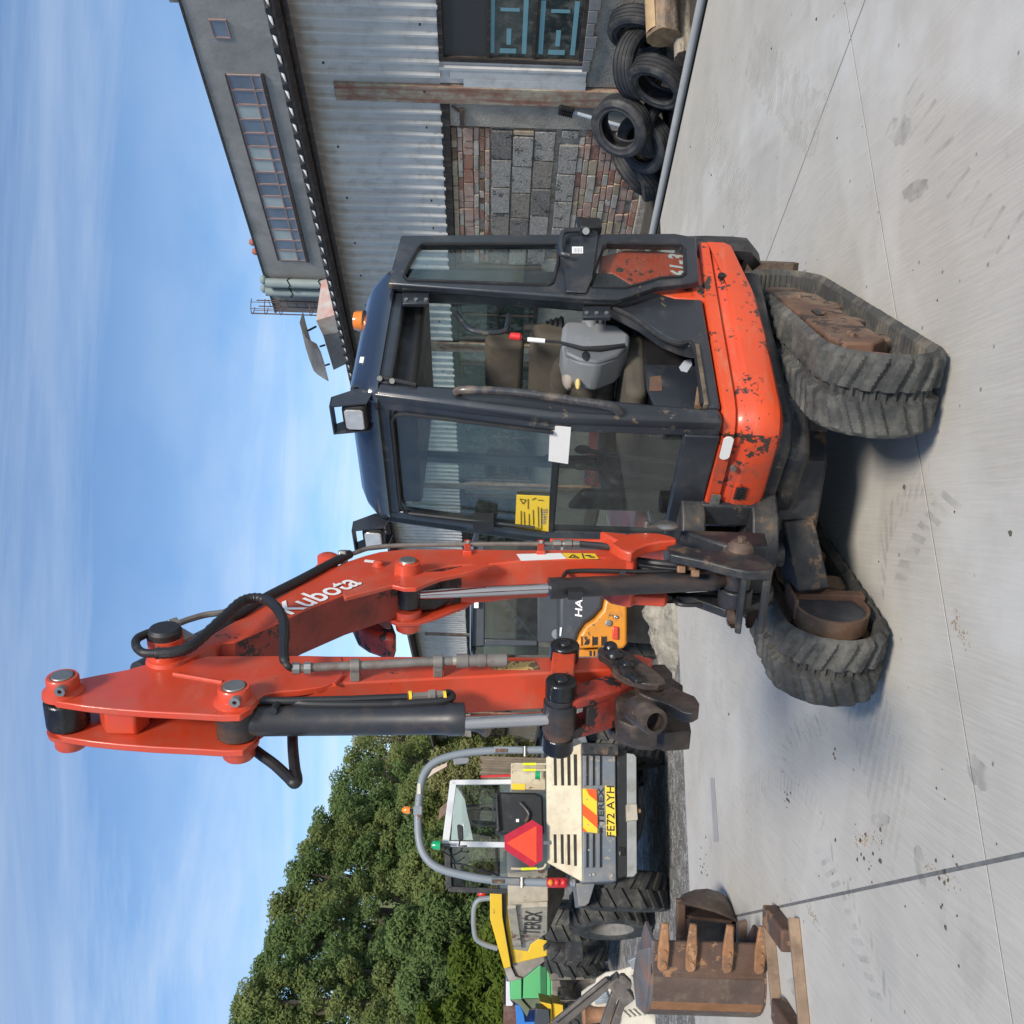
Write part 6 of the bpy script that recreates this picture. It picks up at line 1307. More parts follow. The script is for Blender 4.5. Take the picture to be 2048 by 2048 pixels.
# ================================================================ BUCKETS AND ATTACHMENTS
bk0 = GZ(1537, 1905); BKf = V((-.985, .17, 0)).normalized(); BKl = V((BKf.y, -BKf.x, 0)) if True else None
BKn = V((-BKf.y, BKf.x, 0)); BKn = -BKn if BKn.y > 0 else BKn      # towards the camera
lipo = GZ(1537, 1890)
big = thing('toothed_bucket', lipo, 'large rusty excavator bucket on its side with four bolted teeth', 'bucket', None)
prof = [(0, 0), (.10, .008), (.19, .012), (.21, .03), (.28, .05), (.36, .05), (.44, .01), (.50, -.04), (.57, -.12), (.61, -.22), (.60, -.36), (.53, -.46), (.40, -.52)]
Hb = .69
bp2 = lambda a, n, z: lipo + BKf * a + BKn * n + V((0, 0, z))
sec = [(0, 4, 'lip_plate'), (3, 6, 'shell'), (5, 8, 'shell'), (7, 13, 'shell')]
for i, (a, b_, nm) in enumerate(((0, 3, 'lip_plate'), (3, 5, 'shell'), (5, 6, 'wear_strip'), (6, 13, 'shell'))):
    pr = prof[a:b_ + 1] if b_ < 13 else prof[a:]
    q = MB(); q.sheet([[bp2(x, n, .015), bp2(x, n, Hb * .5), bp2(x, n, Hb - .015)] for x, n in pr], -BKn * .02); q.build(nm, (rust, rustdark, None, rustdark)[i] if i != 2 else mat('bright_rust', (.24, .11, .045), .8, var=.3, vs=6, dirt=((.08, .05, .04), .4, 6), bump=.2), big, bevel=.003)
for zc, m_ in ((.0, rust), (Hb - .02, mat('blue_grey_worn_plate', (.10, .095, .10), .7, 0, var=.3, vs=5, dirt=((.22, .1, .05), .45, 6)))):
    q = MB(); q.extr([bp2(x, n - .004, zc) for x, n in prof] + [bp2(.06, -.30, zc), bp2(.02, -.12, zc)], V((0, 0, .02))); q.build('side_plate', m_, big, bevel=.003)
toothm = mat('tooth_rust', (.27, .13, .06), .8, var=.3, vs=9, dirt=((.12, .08, .06), .45, 12), chips=((.36, .2, .1), .6, 30), bump=.3, bs=60)
for zc in (.055, .245, .46, .625):
    tl = lambda a, z_: bp2(a, .022, zc + z_)
    q = MB(); q.extr([tl(.16, -.015), tl(.145, -.03), tl(.02, -.034), tl(-.08, -.024), tl(-.14, -.02), tl(-.145, .02), tl(-.08, .026), tl(.02, .034), tl(.145, .03), tl(.165, .012)], BKn * .028)
    th_ = q.build('tooth', toothm, big, bevel=.008)
    for a in (.035, .11):
        q = MB(); q.lathe(tl(a, 0) + BKn * .02, BKn, [(0, 0), (.019, 0), (.019, .010), (.016, .016), (.0, .014)], 14); q.build('bolt', toothm, th_)
q = MB(); q.extr([bp2(.05, -.02, Hb - .005), bp2(.22, .03, Hb - .005), bp2(.5, -.04, Hb - .005), bp2(.55, -.16, Hb + .03), bp2(.3, -.1, Hb + .07), bp2(.12, -.08, Hb + .06)], V((0, 0, .018))); q.build('side_cutter', bpy.data.materials['blue_grey_worn_plate'], big, bevel=.004)
# rusty frame lying beside it
frm = thing('steel_frame', GZ(1595, 1950), 'rusty rectangular steel frame of two flat rails with end blocks lying on the concrete', 'frame')
fr0 = GZ(1575, 1832); fr1 = GZ(1598, 2060); q = MB(); q.bar(GZ(1598, 1836, .0) + V((0, 0, .03)), GZ(1622, 2075, .0) + V((0, 0, .03)), .03, .058); railm = mat('tan_rust_rail', (.24, .165, .11), .75, var=.25, vs=6, dirt=((.11, .07, .05), .45, 8), bump=.15)
q.build('rail', railm, frm, bevel=.004)
q = MB(); q.bar(GZ(1546, 1834, 0) + V((0, 0, .03)), GZ(1570, 2075, 0) + V((0, 0, .03)), .028, .06); q.build('rail', railm, frm, bevel=.004)
for y in (1856, 2050):
    g0_ = GZ(1598 + (y - 1836) * .1, y); g1_ = GZ(1546 + (y - 1836) * .1, y); a_ = (g0_ + g1_) / 2; q = MB(); q.box(a_ + V((0, .0, .0425)), (.12, (g1_ - g0_).length * .75, .085), (V((.98, .05, 0)).normalized(), V((-.05, .98, 0)).normalized(), V((0, 0, 1)))); q.build('end_block', rust, frm, bevel=.012)
# narrower dark bucket behind the teeth
nb_ = GZ(1476, 1842); ditch = thing('dark_bucket', nb_, 'smaller dark brown bucket with a curved side plate behind the toothed bucket', 'bucket')
Yn = nb_.y; ap = lambda x, y, d=0: AY(x, y, Yn + d)
q = MB(); rows = []
arc = [(1354, 1800), (1366, 1788), (1390, 1779), (1415, 1777), (1440, 1784), (1458, 1797), (1470, 1816), (1477, 1842)]
arc2 = [(1356, 1803), (1372, 1806), (1392, 1810), (1412, 1815), (1432, 1821), (1450, 1828), (1464, 1834), (1477, 1842)]
q.sheet([[ap(*a, .30), ap((a[0] + b_[0]) / 2, (a[1] + b_[1]) / 2 - 3, .12), ap(*b_, 0)] for a, b_ in zip(arc, arc2)], V((-.02, .012, 0))); q.build('curved_side', rustdark, ditch, smooth=60)
q = MB(); q.extr([ap(x, y, .02) for x, y in [(1354, 1800), (1371, 1805), (1373, 1950), (1354, 1950)]], V((0, .05, 0))); q.build('edge_bar', rust, ditch, bevel=.006)
q = MB()
for a in ([(1369, 1831), (1471, 1842), (1471, 1850), (1372, 1838)], [(1369, 1831), (1376, 1832), (1378, 1950), (1369, 1950)], [(1463, 1842), (1471, 1842), (1473, 1950), (1464, 1950)]): q.extr([ap(x, y, .03) for x, y in a], V((0, .3, 0)))
q.build('mouth_frame', rust, ditch, bevel=.004)
q = MB(); q.extr([ap(x, y, .45) for x, y in [(1362, 1800), (1476, 1810), (1477, 1960), (1362, 1960)]], V((0, .02, 0))); q.build('back_plate', rustdark, ditch)
q = MB(); q.extr([ap(1480, y, d) for y, d in ((1800, .4), (1840, .0), (1960, .0), (1960, .4))], V((0, 0, .02))); q.build('floor_plate', rustdark, ditch)
q = MB(); q.extr([AY(x, y, Yn - .25) for x, y in [(1478, 1848), (1516, 1838), (1520, 1870), (1500, 1890), (1478, 1890)]], V((0, .05, 0))); q.build('hinge_ear', railm, ditch, bevel=.004)
# cream louvred panel
cp_ = thing('louvred_panel', AY(1330, 1990, 6.7), 'dirty cream louvred machine panel leaning behind the toothed bucket', 'machine panel')
cpm = mat('weathered_cream_panel', (.52, .48, .40), .65, var=.08, vs=3, dirt=((.33, .29, .24), .45, 4), streak=((.42, .33, .22), .3, (2, 2, 14))); chan = mat('grey_channel', (.24, .27, .29), .5, .2, var=.2, dirt=((.16, .13, .11), .4, 6))
PN = lambda x, y, d=0: PL(x, y, V((-3, 6.75 + d, 0)), V((.12, -1, .25)).normalized())
q = MB(); q.extr([PN(x, y) for x, y in [(1306, 1916), (1290, 1924), (1262, 1934), (1236, 1942), (1212, 1946), (1193, 1958), (1191, 1967), (1176, 1975), (1163, 1985), (1163, 2002), (1184, 2020), (1198, 2022), (1202, 2040), (1212, 2060), (1312, 2060)]], V((0, .02, 0))); q.build('sheet', cpm, cp_, bevel=.004)
q = MB(); q.bar(PN(1305, 1908, -.03), PN(1260, 1928, -.03), .07, .04, (0, -1, 0)); q.build('channel', chan, cp_, bevel=.006)
for i in range(5):
    q = MB(); q.bar(PN(1262 + 9 * i, 1952 - 2.5 * i, -.015), PN(1275 + 9 * i, 1963 - 2.5 * i, -.015), .018, .03, (0, -1, 0)); q.build('louvre', cpm, cp_, bevel=.006)
    q = MB(); q.bar(PN(1245 + 10 * i, 2022 - 1.5 * i, -.015), PN(1259 + 10 * i, 2034 - 1.5 * i, -.015), .018, .03, (0, -1, 0)); q.build('louvre', cpm, cp_, bevel=.006)
q = MB(); q.bar(PN(1192, 1995, -.02), PN(1215, 1988, -.02), .05, .02, (0, -1, 0)); q.bar(PN(1190, 2004, -.02), PN(1222, 1998, -.02), .035, .02, (0, -1, 0)); q.build('channel', chan, cp_, bevel=.004)
# dark lever arm resting on the panel
arm_ = thing('linkage_arm', AY(1300, 2020, 6.3), 'weathered dark steel linkage arm with a forked head lying across the cream panel', 'linkage')
wst = mat('weathered_dark_steel', (.105, .09, .08), .6, .1, var=.35, vs=7, streak=((.24, .2, .17), .35, (5, 5, 5)), bump=.15)
A_ = lambda x, y, d=0: AY(x, y, 6.35 + d)
q = MB(); q.bar(A_(1222, 1960), A_(1100, 2062), .05, .06, (0, -1, 0)); q.build('arm_bar', wst, arm_, bevel=.006)
q = MB(); q.bar(A_(1214, 1956, -.05), A_(1105, 2045, -.05), .022, .03, (0, -1, 0)); q.build('arm_bar', wst, arm_, bevel=.004)
q = MB(); q.bar(A_(1224, 1956), A_(1258, 2000), .09, .10, (0, -1, 0)); q.build('fork_head', wst, arm_, bevel=.008)
q = MB(); q.extr([A_(x, y, -.07) for x, y in [(1242, 1952), (1250, 1952), (1264, 1966), (1262, 1978), (1252, 1980), (1238, 1962)]], V((0, .05, 0))); q.build('pivot_block', wst, arm_, bevel=.006)
for a, b_ in (((1230, 1985), (1204, 2060)), ((1248, 1992), (1222, 2065))): q = MB(); q.bar(A_(*a), A_(*b_), .045, .05, (0, -1, 0)); q.build('fork_arm', wst, arm_, bevel=.005)
fl0 = AY(1178, 2030, 6.9); q = MB(); fp = [(.0, 0), (.085, 0), (.085, .015), (.07, .03), (.055, .06), (.05, .12), (.055, .16), (.085, .2), (.085, .23), (0, .23)]
q.lathe(AY(1165, 2030, 6.9), V((.05, 0, -1)), fp, 24); tag(q.build('rusty_hub', mat('orange_rust', (.30, .15, .08), .9, var=.3, vs=9, dirt=((.4, .24, .15), .4, 20), bump=.3), loc=AY(1200, 2030, 6.9)), 'orange-rusted flared pipe flange standing behind the dark linkage arm', 'pipe flange')

# ================================================================ ROLLER
RY = 11.0
ro = thing('road_roller', AY(1325, 1240, RY), 'black and orange road roller with glazed cab seen from behind, between boom and dipper', 'roller')
rblk = mat('roller_dark_grey', (.045, .05, .06), .45, var=.15, vs=3, dirt=((.12, .12, .12), .3, 4)); ror = mat('roller_orange', (.62, .235, .02), .42, var=.07, vs=3, chips=((.06, .04, .03), .25, 14), dirt=((.25, .14, .06), .3, 5))
ra_ = lambda x, y, d=0: AY(x, y, RY + d)
def rpan(px, d, th, name, m_, par=ro, bv=.012): q = MB(); q.extr([ra_(x, y, d) for x, y in px], V((.1, 1, 0)) * th); return q.build(name, m_, par, bevel=bv, seg=3)
for px in ([(943, 1090), (969, 1090), (969, 1292), (943, 1294)], [(1075, 1090), (1116, 1090), (1116, 1285), (1075, 1285)], [(969, 1278), (1075, 1281), (1075, 1292), (969, 1292)]): rpan(px, 0, .06, 'cab_frame', rblk)
rpan([(944, 1294), (950, 1294), (950, 1312), (946, 1312)], .1, 1.2, 'cab_frame', rblk); rpan([(1104, 1292), (1116, 1290), (1118, 1314), (1106, 1314)], .1, 1.2, 'cab_frame', rblk)
q = MB(); q.poly([ra_(x, y, .04) for x, y in [(967, 1090), (1077, 1090), (1077, 1283), (967, 1283)]]); q.build('rear_window', glass('roller_glass', (.30, .36, .35), 1.6, haze=.05), ro)
q = MB(); q.poly([ra_(x, y, .3) for x, y in [(948, 1294), (1106, 1294), (1106, 1310), (950, 1310)]]); q.build('side_window', glass('roller_side_glass', (.5, .58, .55), 1.5), ro)
rpan([(940, 1090), (948, 1090), (944, 1300), (948, 1314), (942, 1314), (939, 1296)], -.06, 1.5, 'cab_roof', mat('roof_blue_grey', (.10, .14, .2), .3, var=.05))
rpan([(967, 1090), (1077, 1090), (1077, 1310), (967, 1310)], 1.5, .03, 'front_window', dgl)
rpan([(1040, 1150), (1116, 1150), (1116, 1250), (1050, 1245)], .7, .3, 'seat', trim); q = MB()
for x in (998, 1006, 1014, 1022, 1030, 1038): q.bar(ra_(x, 1200 + (x - 998) * 1.4, 1.3), ra_(x + 7, 1190 + (x - 998) * 1.4, 1.3), .05, .02, (0, -1, 0))
q.bar(ra_(1005, 1195, 1.28), ra_(1068, 1275, 1.28), .03, .03); q.bar(ra_(992, 1270, 1.28), ra_(1056, 1272, 1.28), .03, .03); q.build('inner_rail', mat('pale_rail', (.3, .33, .31), .6), ro)
rpan([(1117, 1085), (1213, 1085), (1211, 1190), (1206, 1217), (1190, 1236), (1172, 1248), (1160, 1266), (1153, 1288), (1152, 1314), (1117, 1314)], -.55, .9, 'engine_hood', rblk, bv=.05)
rpan([(1213, 1085), (1254, 1085), (1255, 1288), (1248, 1298), (1225, 1300), (1200, 1296), (1152, 1299), (1152, 1290), (1160, 1270), (1172, 1252), (1190, 1240), (1206, 1221), (1212, 1192)], -.62, .7, 'rear_bumper', ror, bv=.03)
rpan([(1152, 1300), (1198, 1298), (1198, 1314), (1152, 1314)], -.5, .9, 'side_cover', ror)
for px in ([(1168, 1290), (1178, 1288), (1178, 1278), (1171, 1283)], [(1187, 1290), (1195, 1290), (1195, 1274), (1187, 1275)], [(1205, 1291), (1213, 1290), (1213, 1273), (1205, 1274)], [(1179, 1312), (1184, 1312), (1184, 1302), (1179, 1302)], [(1187, 1312), (1191, 1312), (1191, 1302), (1187, 1302)]): rpan(px, -.632, .01, 'vent_slot', trim, bv=0)
for x in (1160, 1182, 1200): rpan([(x, 1292), (x + 3, 1292), (x + 3, 1272), (x, 1275)], -.65, .03, 'vent_bar', ror)
rpan([(1225, 1253), (1237, 1254), (1237, 1280), (1225, 1279)], -.65, .03, 'tail_light', mat('rear_lens', (.6, .05, .03), .25, coat=.4))
for x, y, r in ((1217, 1246, .035), (1232, 1234, .02)): q = MB(); c0 = ra_(x, y, -.63); q.lathe(c0, (0, -1, 0), [(0, 0), (r, 0), (r, .012), (r * .6, .016), (0, .01)], 16); q.build('bolt', steel, ro)
text('HAMM', ra_(1158, 1196, -.556), (1, 0, 0), (0, 0, 1), .075, letter, ro, width=.40, off=.02, shear=.1)
rpan([(1120, 1255), (1124, 1255), (1122, 1272), (1119, 1272)], -.56, .01, 'sticker', whitep, bv=0)
c0 = ra_(1113, 1268, -.02); q = MB(); q.lathe(c0, (0, -1, 0), [(0, 0), (.055, 0), (.055, .004), (0, .004)], 20); q.build('round_badge', greypl, ro)
rpan([(948, 1200), (957, 1200), (957, 1216), (948, 1216)], -.065, .005, 'label', whitep, bv=0)
rpan([(1254, 1090), (1310, 1090), (1310, 1290), (1254, 1285)], -.1, 1.6, 'underframe', grime)
wheel('wheel', ra_(1297, 1306, .0) + V((.12, .3, 0)), V((-1, -.1, 0)), .40, .42, ro, nl=12); wheel('wheel', ra_(1297, 1120, 0) + V((.1, .3, 0)), V((1, .1, 0)), .40, .42, ro, nl=12)

# ================================================================ MACHINES FURTHER BACK
def ypan(root, Y, px, d, name, m_, bv=.008): q = MB(); q.extr([AY(x, y, Y) for x, y in px], V((-.25, 1, 0)) * d); return q.build(name, m_, root, bevel=bv)
ypm = mat('yellow_machine_paint', (.66, .42, .02), .5, var=.07, vs=2, dirt=((.35, .25, .1), .3, 3), chips=((.2, .12, .06), .3, 8)); dirtp = mat('muddy_steel', (.22, .19, .16), .75, var=.3, vs=3, dirt=((.36, .35, .34), .4, 3))
yd = thing('yellow_dumper', AY(1330, 1880, 13.2), 'yellow tipping dumper with grey hoop standing behind the cream dumper', 'dumper')
ypan(yd, 13.0, [(980, 1784), (1004, 1785), (1005, 1833), (1022, 1934), (1008, 1937), (980, 1838)], 1.2, 'skip_wing', ypm); ypan(yd, 13.06, [(1008, 1937), (1022, 1934), (1031, 1953), (1046, 1957), (1018, 1964)], .8, 'skip_tip', dirtp)
ypan(yd, 13.1, [(1010, 1786), (1017, 1786), (1019, 1815), (1026, 1898), (1056, 1903), (1061, 1889), (1094, 1866), (1094, 1912), (1024, 1928), (1010, 1850)], .6, 'skip_side', ypm); ypan(yd, 13.12, [(1024, 1927), (1094, 1912), (1091, 1922), (1058, 1946), (1046, 1957), (1031, 1953)], .5, 'skip_front', dirtp)
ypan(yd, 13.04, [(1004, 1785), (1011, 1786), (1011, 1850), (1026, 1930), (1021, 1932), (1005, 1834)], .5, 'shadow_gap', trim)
q = MB(); q.tube(smoothpath([AY(x, y, 13.3) for x, y in [(985, 1796), (960, 1799), (950, 1810), (947, 1830), (948, 1858), (953, 1878), (970, 1889), (995, 1897)]], 4), .035, 10); q.build('roll_hoop', ropsm, yd)
q = MB(); c0 = AY(964, 1787, 13.4); q.ball(c0, (.06, .06, .06)); q.build('indicator', redp, yd)
dpn = ypan(yd, 12.6, [(1131, 1869), (1165, 1870), (1167, 1924), (1131, 1922)], .03, 'mudflap', blacksteel)
wheel('wheel', AY(1150, 1918, 12.9) + V((0, .5, 0)), V((-.97, .25, 0)), .50, .42, yd); wheel('wheel', AY(1130, 1840, 12.4), V((-.97, -.25, 0)), .46, .4, yd)
ypan(yd, 13.3, [(1094, 1850), (1130, 1850), (1180, 1960), (1100, 1960)], 1.2, 'chassis', grime)
grn = mat('green_machine_paint', (.10, .40, .15), .5, var=.06, vs=2, dirt=((.25, .2, .12), .3, 3)); grnd = mat('muddy_green', (.12, .14, .09), .8, var=.3, vs=2, dirt=((.22, .2, .16), .4, 3))
gd = thing('green_dumper', AY(1250, 1965, 15), 'light green tipping skip dumper in the line behind the yellow one', 'dumper')
ypan(gd, 14.6, [(1022, 1960), (1043, 1958), (1043, 1999), (1020, 1999)], 1.0, 'skip_top', grn); ypan(gd, 14.6, [(1047, 1958), (1081, 1930), (1093, 1926), (1093, 1997), (1046, 1997)], .9, 'skip_side', grn); ypan(gd, 14.7, [(1043, 1958), (1047, 1958), (1047, 1998), (1043, 1998)], .9, 'fold', grnd)
ypan(gd, 14.55, [(1080, 1931), (1093, 1928), (1093, 1997), (1081, 1997)], .02, 'dark_strip', mat('dark_green_strip', (.03, .14, .055), .6)); ypan(gd, 14.5, [(1094, 1930), (1101, 1928), (1101, 1997), (1094, 1997)], .3, 'sill', grn); ypan(gd, 14.4, [(1104, 1961), (1127, 1961), (1129, 1966), (1129, 1995), (1125, 1998), (1104, 1998)], .3, 'mudguard', dirtp); ypan(gd, 14.45, [(1102, 1961), (1105, 1961), (1105, 1998), (1102, 1998)], .3, 'sill', grn)  # thin strip in a darker green along the skip side
ypan(gd, 14.7, [(1022, 1999), (1043, 1999), (1060, 2018), (1054, 2034), (1040, 2012)], .9, 'skip_front', grnd); ypan(gd, 14.75, [(1047, 1998), (1109, 1998), (1094, 2006), (1060, 2019)], .9, 'skip_front', grnd); wheel('wheel', AY(1160, 1990, 14.6) + V((0, .4, 0)), V((-.97, .2, 0)), .52, .42, gd)
ypan(gd, 15.2, [(1093, 1940), (1160, 1940), (1170, 2010), (1100, 2010)], 1.2, 'chassis', grime)
bd = thing('blue_dumper', AY(1230, 2035, 16.5), 'bright blue dumper at the far left edge of the machine line', 'dumper'); blu = mat('blue_machine_paint', (.03, .17, .5), .45, var=.07, dirt=((.2, .2, .2), .2, 3))
ypan(bd, 16.3, [(1031, 2009), (1040, 2011), (1047, 2026), (1050, 2044), (1074, 2044), (1072, 2022), (1082, 2019), (1078, 2070), (1034, 2070)], .8, 'body', blu); ypan(bd, 16.25, [(1082, 2018), (1091, 2018), (1086, 2056), (1078, 2060)], .1, 'stripe', whitep); wheel('wheel', AY(1170, 2050, 16.4), V((-.97, .2, 0)), .55, .45, bd); ypan(bd, 16.5, [(1074, 2030), (1150, 2030), (1160, 2070), (1074, 2070)], .6, 'chassis', grime)
yx = thing('yellow_loader', AY(1230, 2030, 13.6), 'small yellow machine with dark grey seat squeezed in front of the blue dumper', 'loader')
ypan(yx, 13.6, [(1078, 2003), (1103, 2008), (1107, 2062), (1118, 2070), (1100, 2070), (1100, 2020), (1090, 2012)], .5, 'body', ypm); ypan(yx, 13.65, [(1104, 2006), (1126, 2010), (1128, 2040), (1106, 2046)], .5, 'body', ypm); ypan(yx, 13.55, [(1072, 2017), (1098, 2019), (1100, 2042), (1092, 2060), (1070, 2060)], .3, 'seat', rblk); wheel('wheel', AY(1190, 2030, 13.7) + V((0, .4, 0)), V((-.97, .2, 0)), .5, .4, yx); ypan(yx, 13.8, [(1120, 2000), (1180, 2000), (1190, 2070), (1110, 2070)], .8, 'chassis', grime)
ct = ypan(None, 20, [(1008, 2009), (1030, 2011), (1260, 2011), (1260, 2090), (1006, 2090)], 2.4, 'brown_container', mat('brown_container_paint', (.10, .045, .035), .7, var=.25, vs=1, dirt=((.25, .22, .2), .3, 2))); tag(ct, 'dull brown steel container behind the blue and green machines', 'container')
wt = ypan(None, 18, [(1012, 1963), (1021, 1963), (1021, 2000), (1027, 2008), (1024, 2012), (1012, 2012)], .5, 'white_cover', cabw); tag(wt, 'white ribbed cover behind the top of the green skip', 'cover')
# huts and fence at the end of the shed
hut = thing('timber_hut', AY(1040, 1610, 27), 'small brown-roofed timber hut half hidden behind the cream dumper', 'hut'); hutr = mat('weathered_shingle', (.19, .12, .09), .9, var=.3, vs=2, bump=.3)
ypan(hut, 26, [(876, 1642), (902, 1618), (908, 1590), (880, 1616)], 1.5, 'roof', hutr, .02); ypan(hut, 26.3, [(892, 1634), (906, 1618), (1050, 1600), (1050, 1660), (905, 1650)], 1.2, 'wall', darkwood)
brd = ypan(None, 30, [(854, 1557), (866, 1538), (894, 1525), (894, 1533), (868, 1547)], .6, 'barge_board', mat('white_terracotta_board', (.6, .5, .42), .6, var=.1, dirt=((.4, .16, .09), .6, .8))); tag(brd, 'white and terracotta gable board showing beneath the curve of the roll hoop', 'gable board')
fen = thing('board_fence', AY(1180, 1520, 34), 'weathered brown board fence at the far end of the shed', 'fence'); fm = mat('fence_board', (.17, .135, .10), .9, var=.25, vs=2, streak=((.3, .27, .22), .3, (8, 8, .6)), isl=.2)
for i in range(9):
    x = AY(960 + (i % 3) * 2, 1512 + i * 5, 34); x1 = AY(960 + (i % 3) * 2, 1516.6 + i * 5, 34); q = MB(); q.extr([V((x.x, 34, -.1)), V((x1.x, 34, -.1)), V((x1.x, 34, x1.z)), V((x.x, 34, x.z))], V((0, .04, 0))); q.build('board', fm, fen)

# ================================================================ TREES
def leafmat(name, c0, c1, tr=.5):
    mt = bpy.data.materials.new(name); mt.use_nodes = True; t = mt.node_tree; n = t.nodes; l = t.links; n.remove(n['Principled BSDF']); out = n['Material Output']
    g = n.new('ShaderNodeNewGeometry'); c = n.new('ShaderNodeMixRGB'); c.inputs[1].default_value = (*c0, 1); c.inputs[2].default_value = (*c1, 1)
    tcn = n.new('ShaderNodeTexCoord'); nz = n.new('ShaderNodeTexNoise'); nz.inputs['Scale'].default_value = .55; nz.inputs['Detail'].default_value = 3; l.new(tcn.outputs['Object'], nz.inputs['Vector'])
    ad = n.new('ShaderNodeMath'); ad.operation = 'MULTIPLY_ADD'; l.new(g.outputs['Random Per Island'], ad.inputs[0]); ad.inputs[1].default_value = .55
    rm = n.new('ShaderNodeMapRange'); rm.inputs[1].default_value = .35; rm.inputs[2].default_value = .7; rm.inputs[4].default_value = .5; l.new(nz.outputs[0], rm.inputs[0]); l.new(rm.outputs[0], ad.inputs[2]); l.new(ad.outputs[0], c.inputs[0])
    d = n.new('ShaderNodeBsdfDiffuse'); tl_ = n.new('ShaderNodeBsdfTranslucent'); s = n.new('ShaderNodeMixShader'); s.inputs[0].default_value = tr; l.new(c.outputs[0], d.inputs[0]); l.new(c.outputs[0], tl_.inputs[0]); l.new(d.outputs[0], s.inputs[1]); l.new(tl_.outputs[0], s.inputs[2]); l.new(s.outputs[0], out.inputs[0]); return mt
lm = {'dark': leafmat('dark_leaf', (.07, .115, .042), (.22, .30, .11)), 'olive': leafmat('olive_leaf', (.10, .135, .048), (.29, .33, .12)), 'pale': leafmat('pale_willow_leaf', (.17, .185, .08), (.38, .37, .16)), 'lime': leafmat('light_green_leaf', (.07, .115, .02), (.19, .24, .05))}
barkm = mat('tree_bark', (.075, .06, .045), .95, var=.35, vs=5, bump=.5, bs=20)
def crown(name, lumps, nleaf, size, m_, par, seed, sparse=1.0):
    r = np.random.default_rng(seed); ls = np.array([l[:3] for l in lumps]); rs = np.array([l[3] for l in lumps])
    wgt = rs ** 2; idx = r.choice(len(lumps), nleaf, p=wgt / wgt.sum())
    d = r.normal(size=(nleaf, 3)); d /= np.linalg.norm(d, axis=1)[:, None]; rad_ = rs[idx] * (1.12 - .72 * r.random(nleaf) ** 1.6) * sparse
    ctr = ls[idx] + d * rad_[:, None] * np.array([1, 1, .8])
    nrm_ = d * .45 + r.normal(size=(nleaf, 3)) * .45; nrm_[:, 2] += .45; nrm_[:, 1] -= .45; nrm_[:, 0] += .1; nrm_ /= np.linalg.norm(nrm_, axis=1)[:, None]
    a = np.cross(nrm_, r.normal(size=(nleaf, 3))); a /= np.linalg.norm(a, axis=1)[:, None]; b = np.cross(nrm_, a)
    s = size * r.uniform(.6, 1.3, nleaf)[:, None]; a = a * s; b = b * s * .42
    vs = np.stack([ctr - a, ctr - b * .9 - a * .1, ctr + a, ctr + b], 1).reshape(-1, 3)
    me = bpy.data.meshes.new(name); off = np.array(wl(par)); vs = vs - off
    me.vertices.add(len(vs)); me.vertices.foreach_set('co', vs.astype(np.float32).ravel())
    me.loops.add(nleaf * 4); me.loops.foreach_set('vertex_index', np.arange(nleaf * 4, dtype=np.int32))
    me.polygons.add(nleaf); me.polygons.foreach_set('loop_start', np.arange(0, nleaf * 4, 4, dtype=np.int32)); me.polygons.foreach_set('loop_total', np.full(nleaf, 4, dtype=np.int32))
    me.update(); me.materials.append(m_); o = bpy.data.objects.new(name, me); COL.objects.link(o); o.parent = par; return o
def tree(py, Y, pxtop, wpx, kind, label, seed, nleaf=11000, leaf=.15, low=.12, sparse=1.0, group='trees behind the machines'):
    top = AY(pxtop, py, Y); base = V((top.x, Y, -.06)); hgt = top.z + .06; w_ = wpx * Y / FPX / 2; rnd = random.Random(seed)
    t = thing('tree', base, label, 'tree', group); lumps = []
    nl2 = int(60 + hgt * 4)
    for i in range(nl2):
        z = low + (1 - low) * ((i + .5) / nl2); prof_ = math.sin(math.pi * min(1, .12 + .80 * (z - low) / (1 - low))) ** .7
        a = rnd.uniform(0, 6.283); rr_ = w_ * prof_ * rnd.uniform(.3, 1.15); lr = rnd.uniform(.09, .24) * w_ + .16
        lumps.append((base.x + math.cos(a) * rr_, Y + math.sin(a) * rr_ * .8, min(z * hgt, hgt - lr * .75), lr))
    q = MB(); r0 = .035 * hgt
    q.tube([base, base + V((rnd.uniform(-.2, .2), 0, hgt * .3)), base + V((rnd.uniform(-.3, .3), 0, hgt * .6)), base + V((0, 0, hgt * .9))], [r0, r0 * .75, r0 * .45, r0 * .12], 9); tr_ = q.build('trunk', barkm, t)
    q = MB()
    for l in lumps[3::4]:
        z0 = min(l[2] * .75, hgt * .8); s_ = base + V((0, 0, z0)); e = V(l[:3]); q.tube([s_, s_.lerp(e, .5) + V((0, 0, .15)), e], [r0 * .3, r0 * .18, r0 * .05], 5)
    q.build('limbs', barkm, t)
    crown('crown', lumps, nleaf, leaf, lm[kind], t, seed, sparse); return t
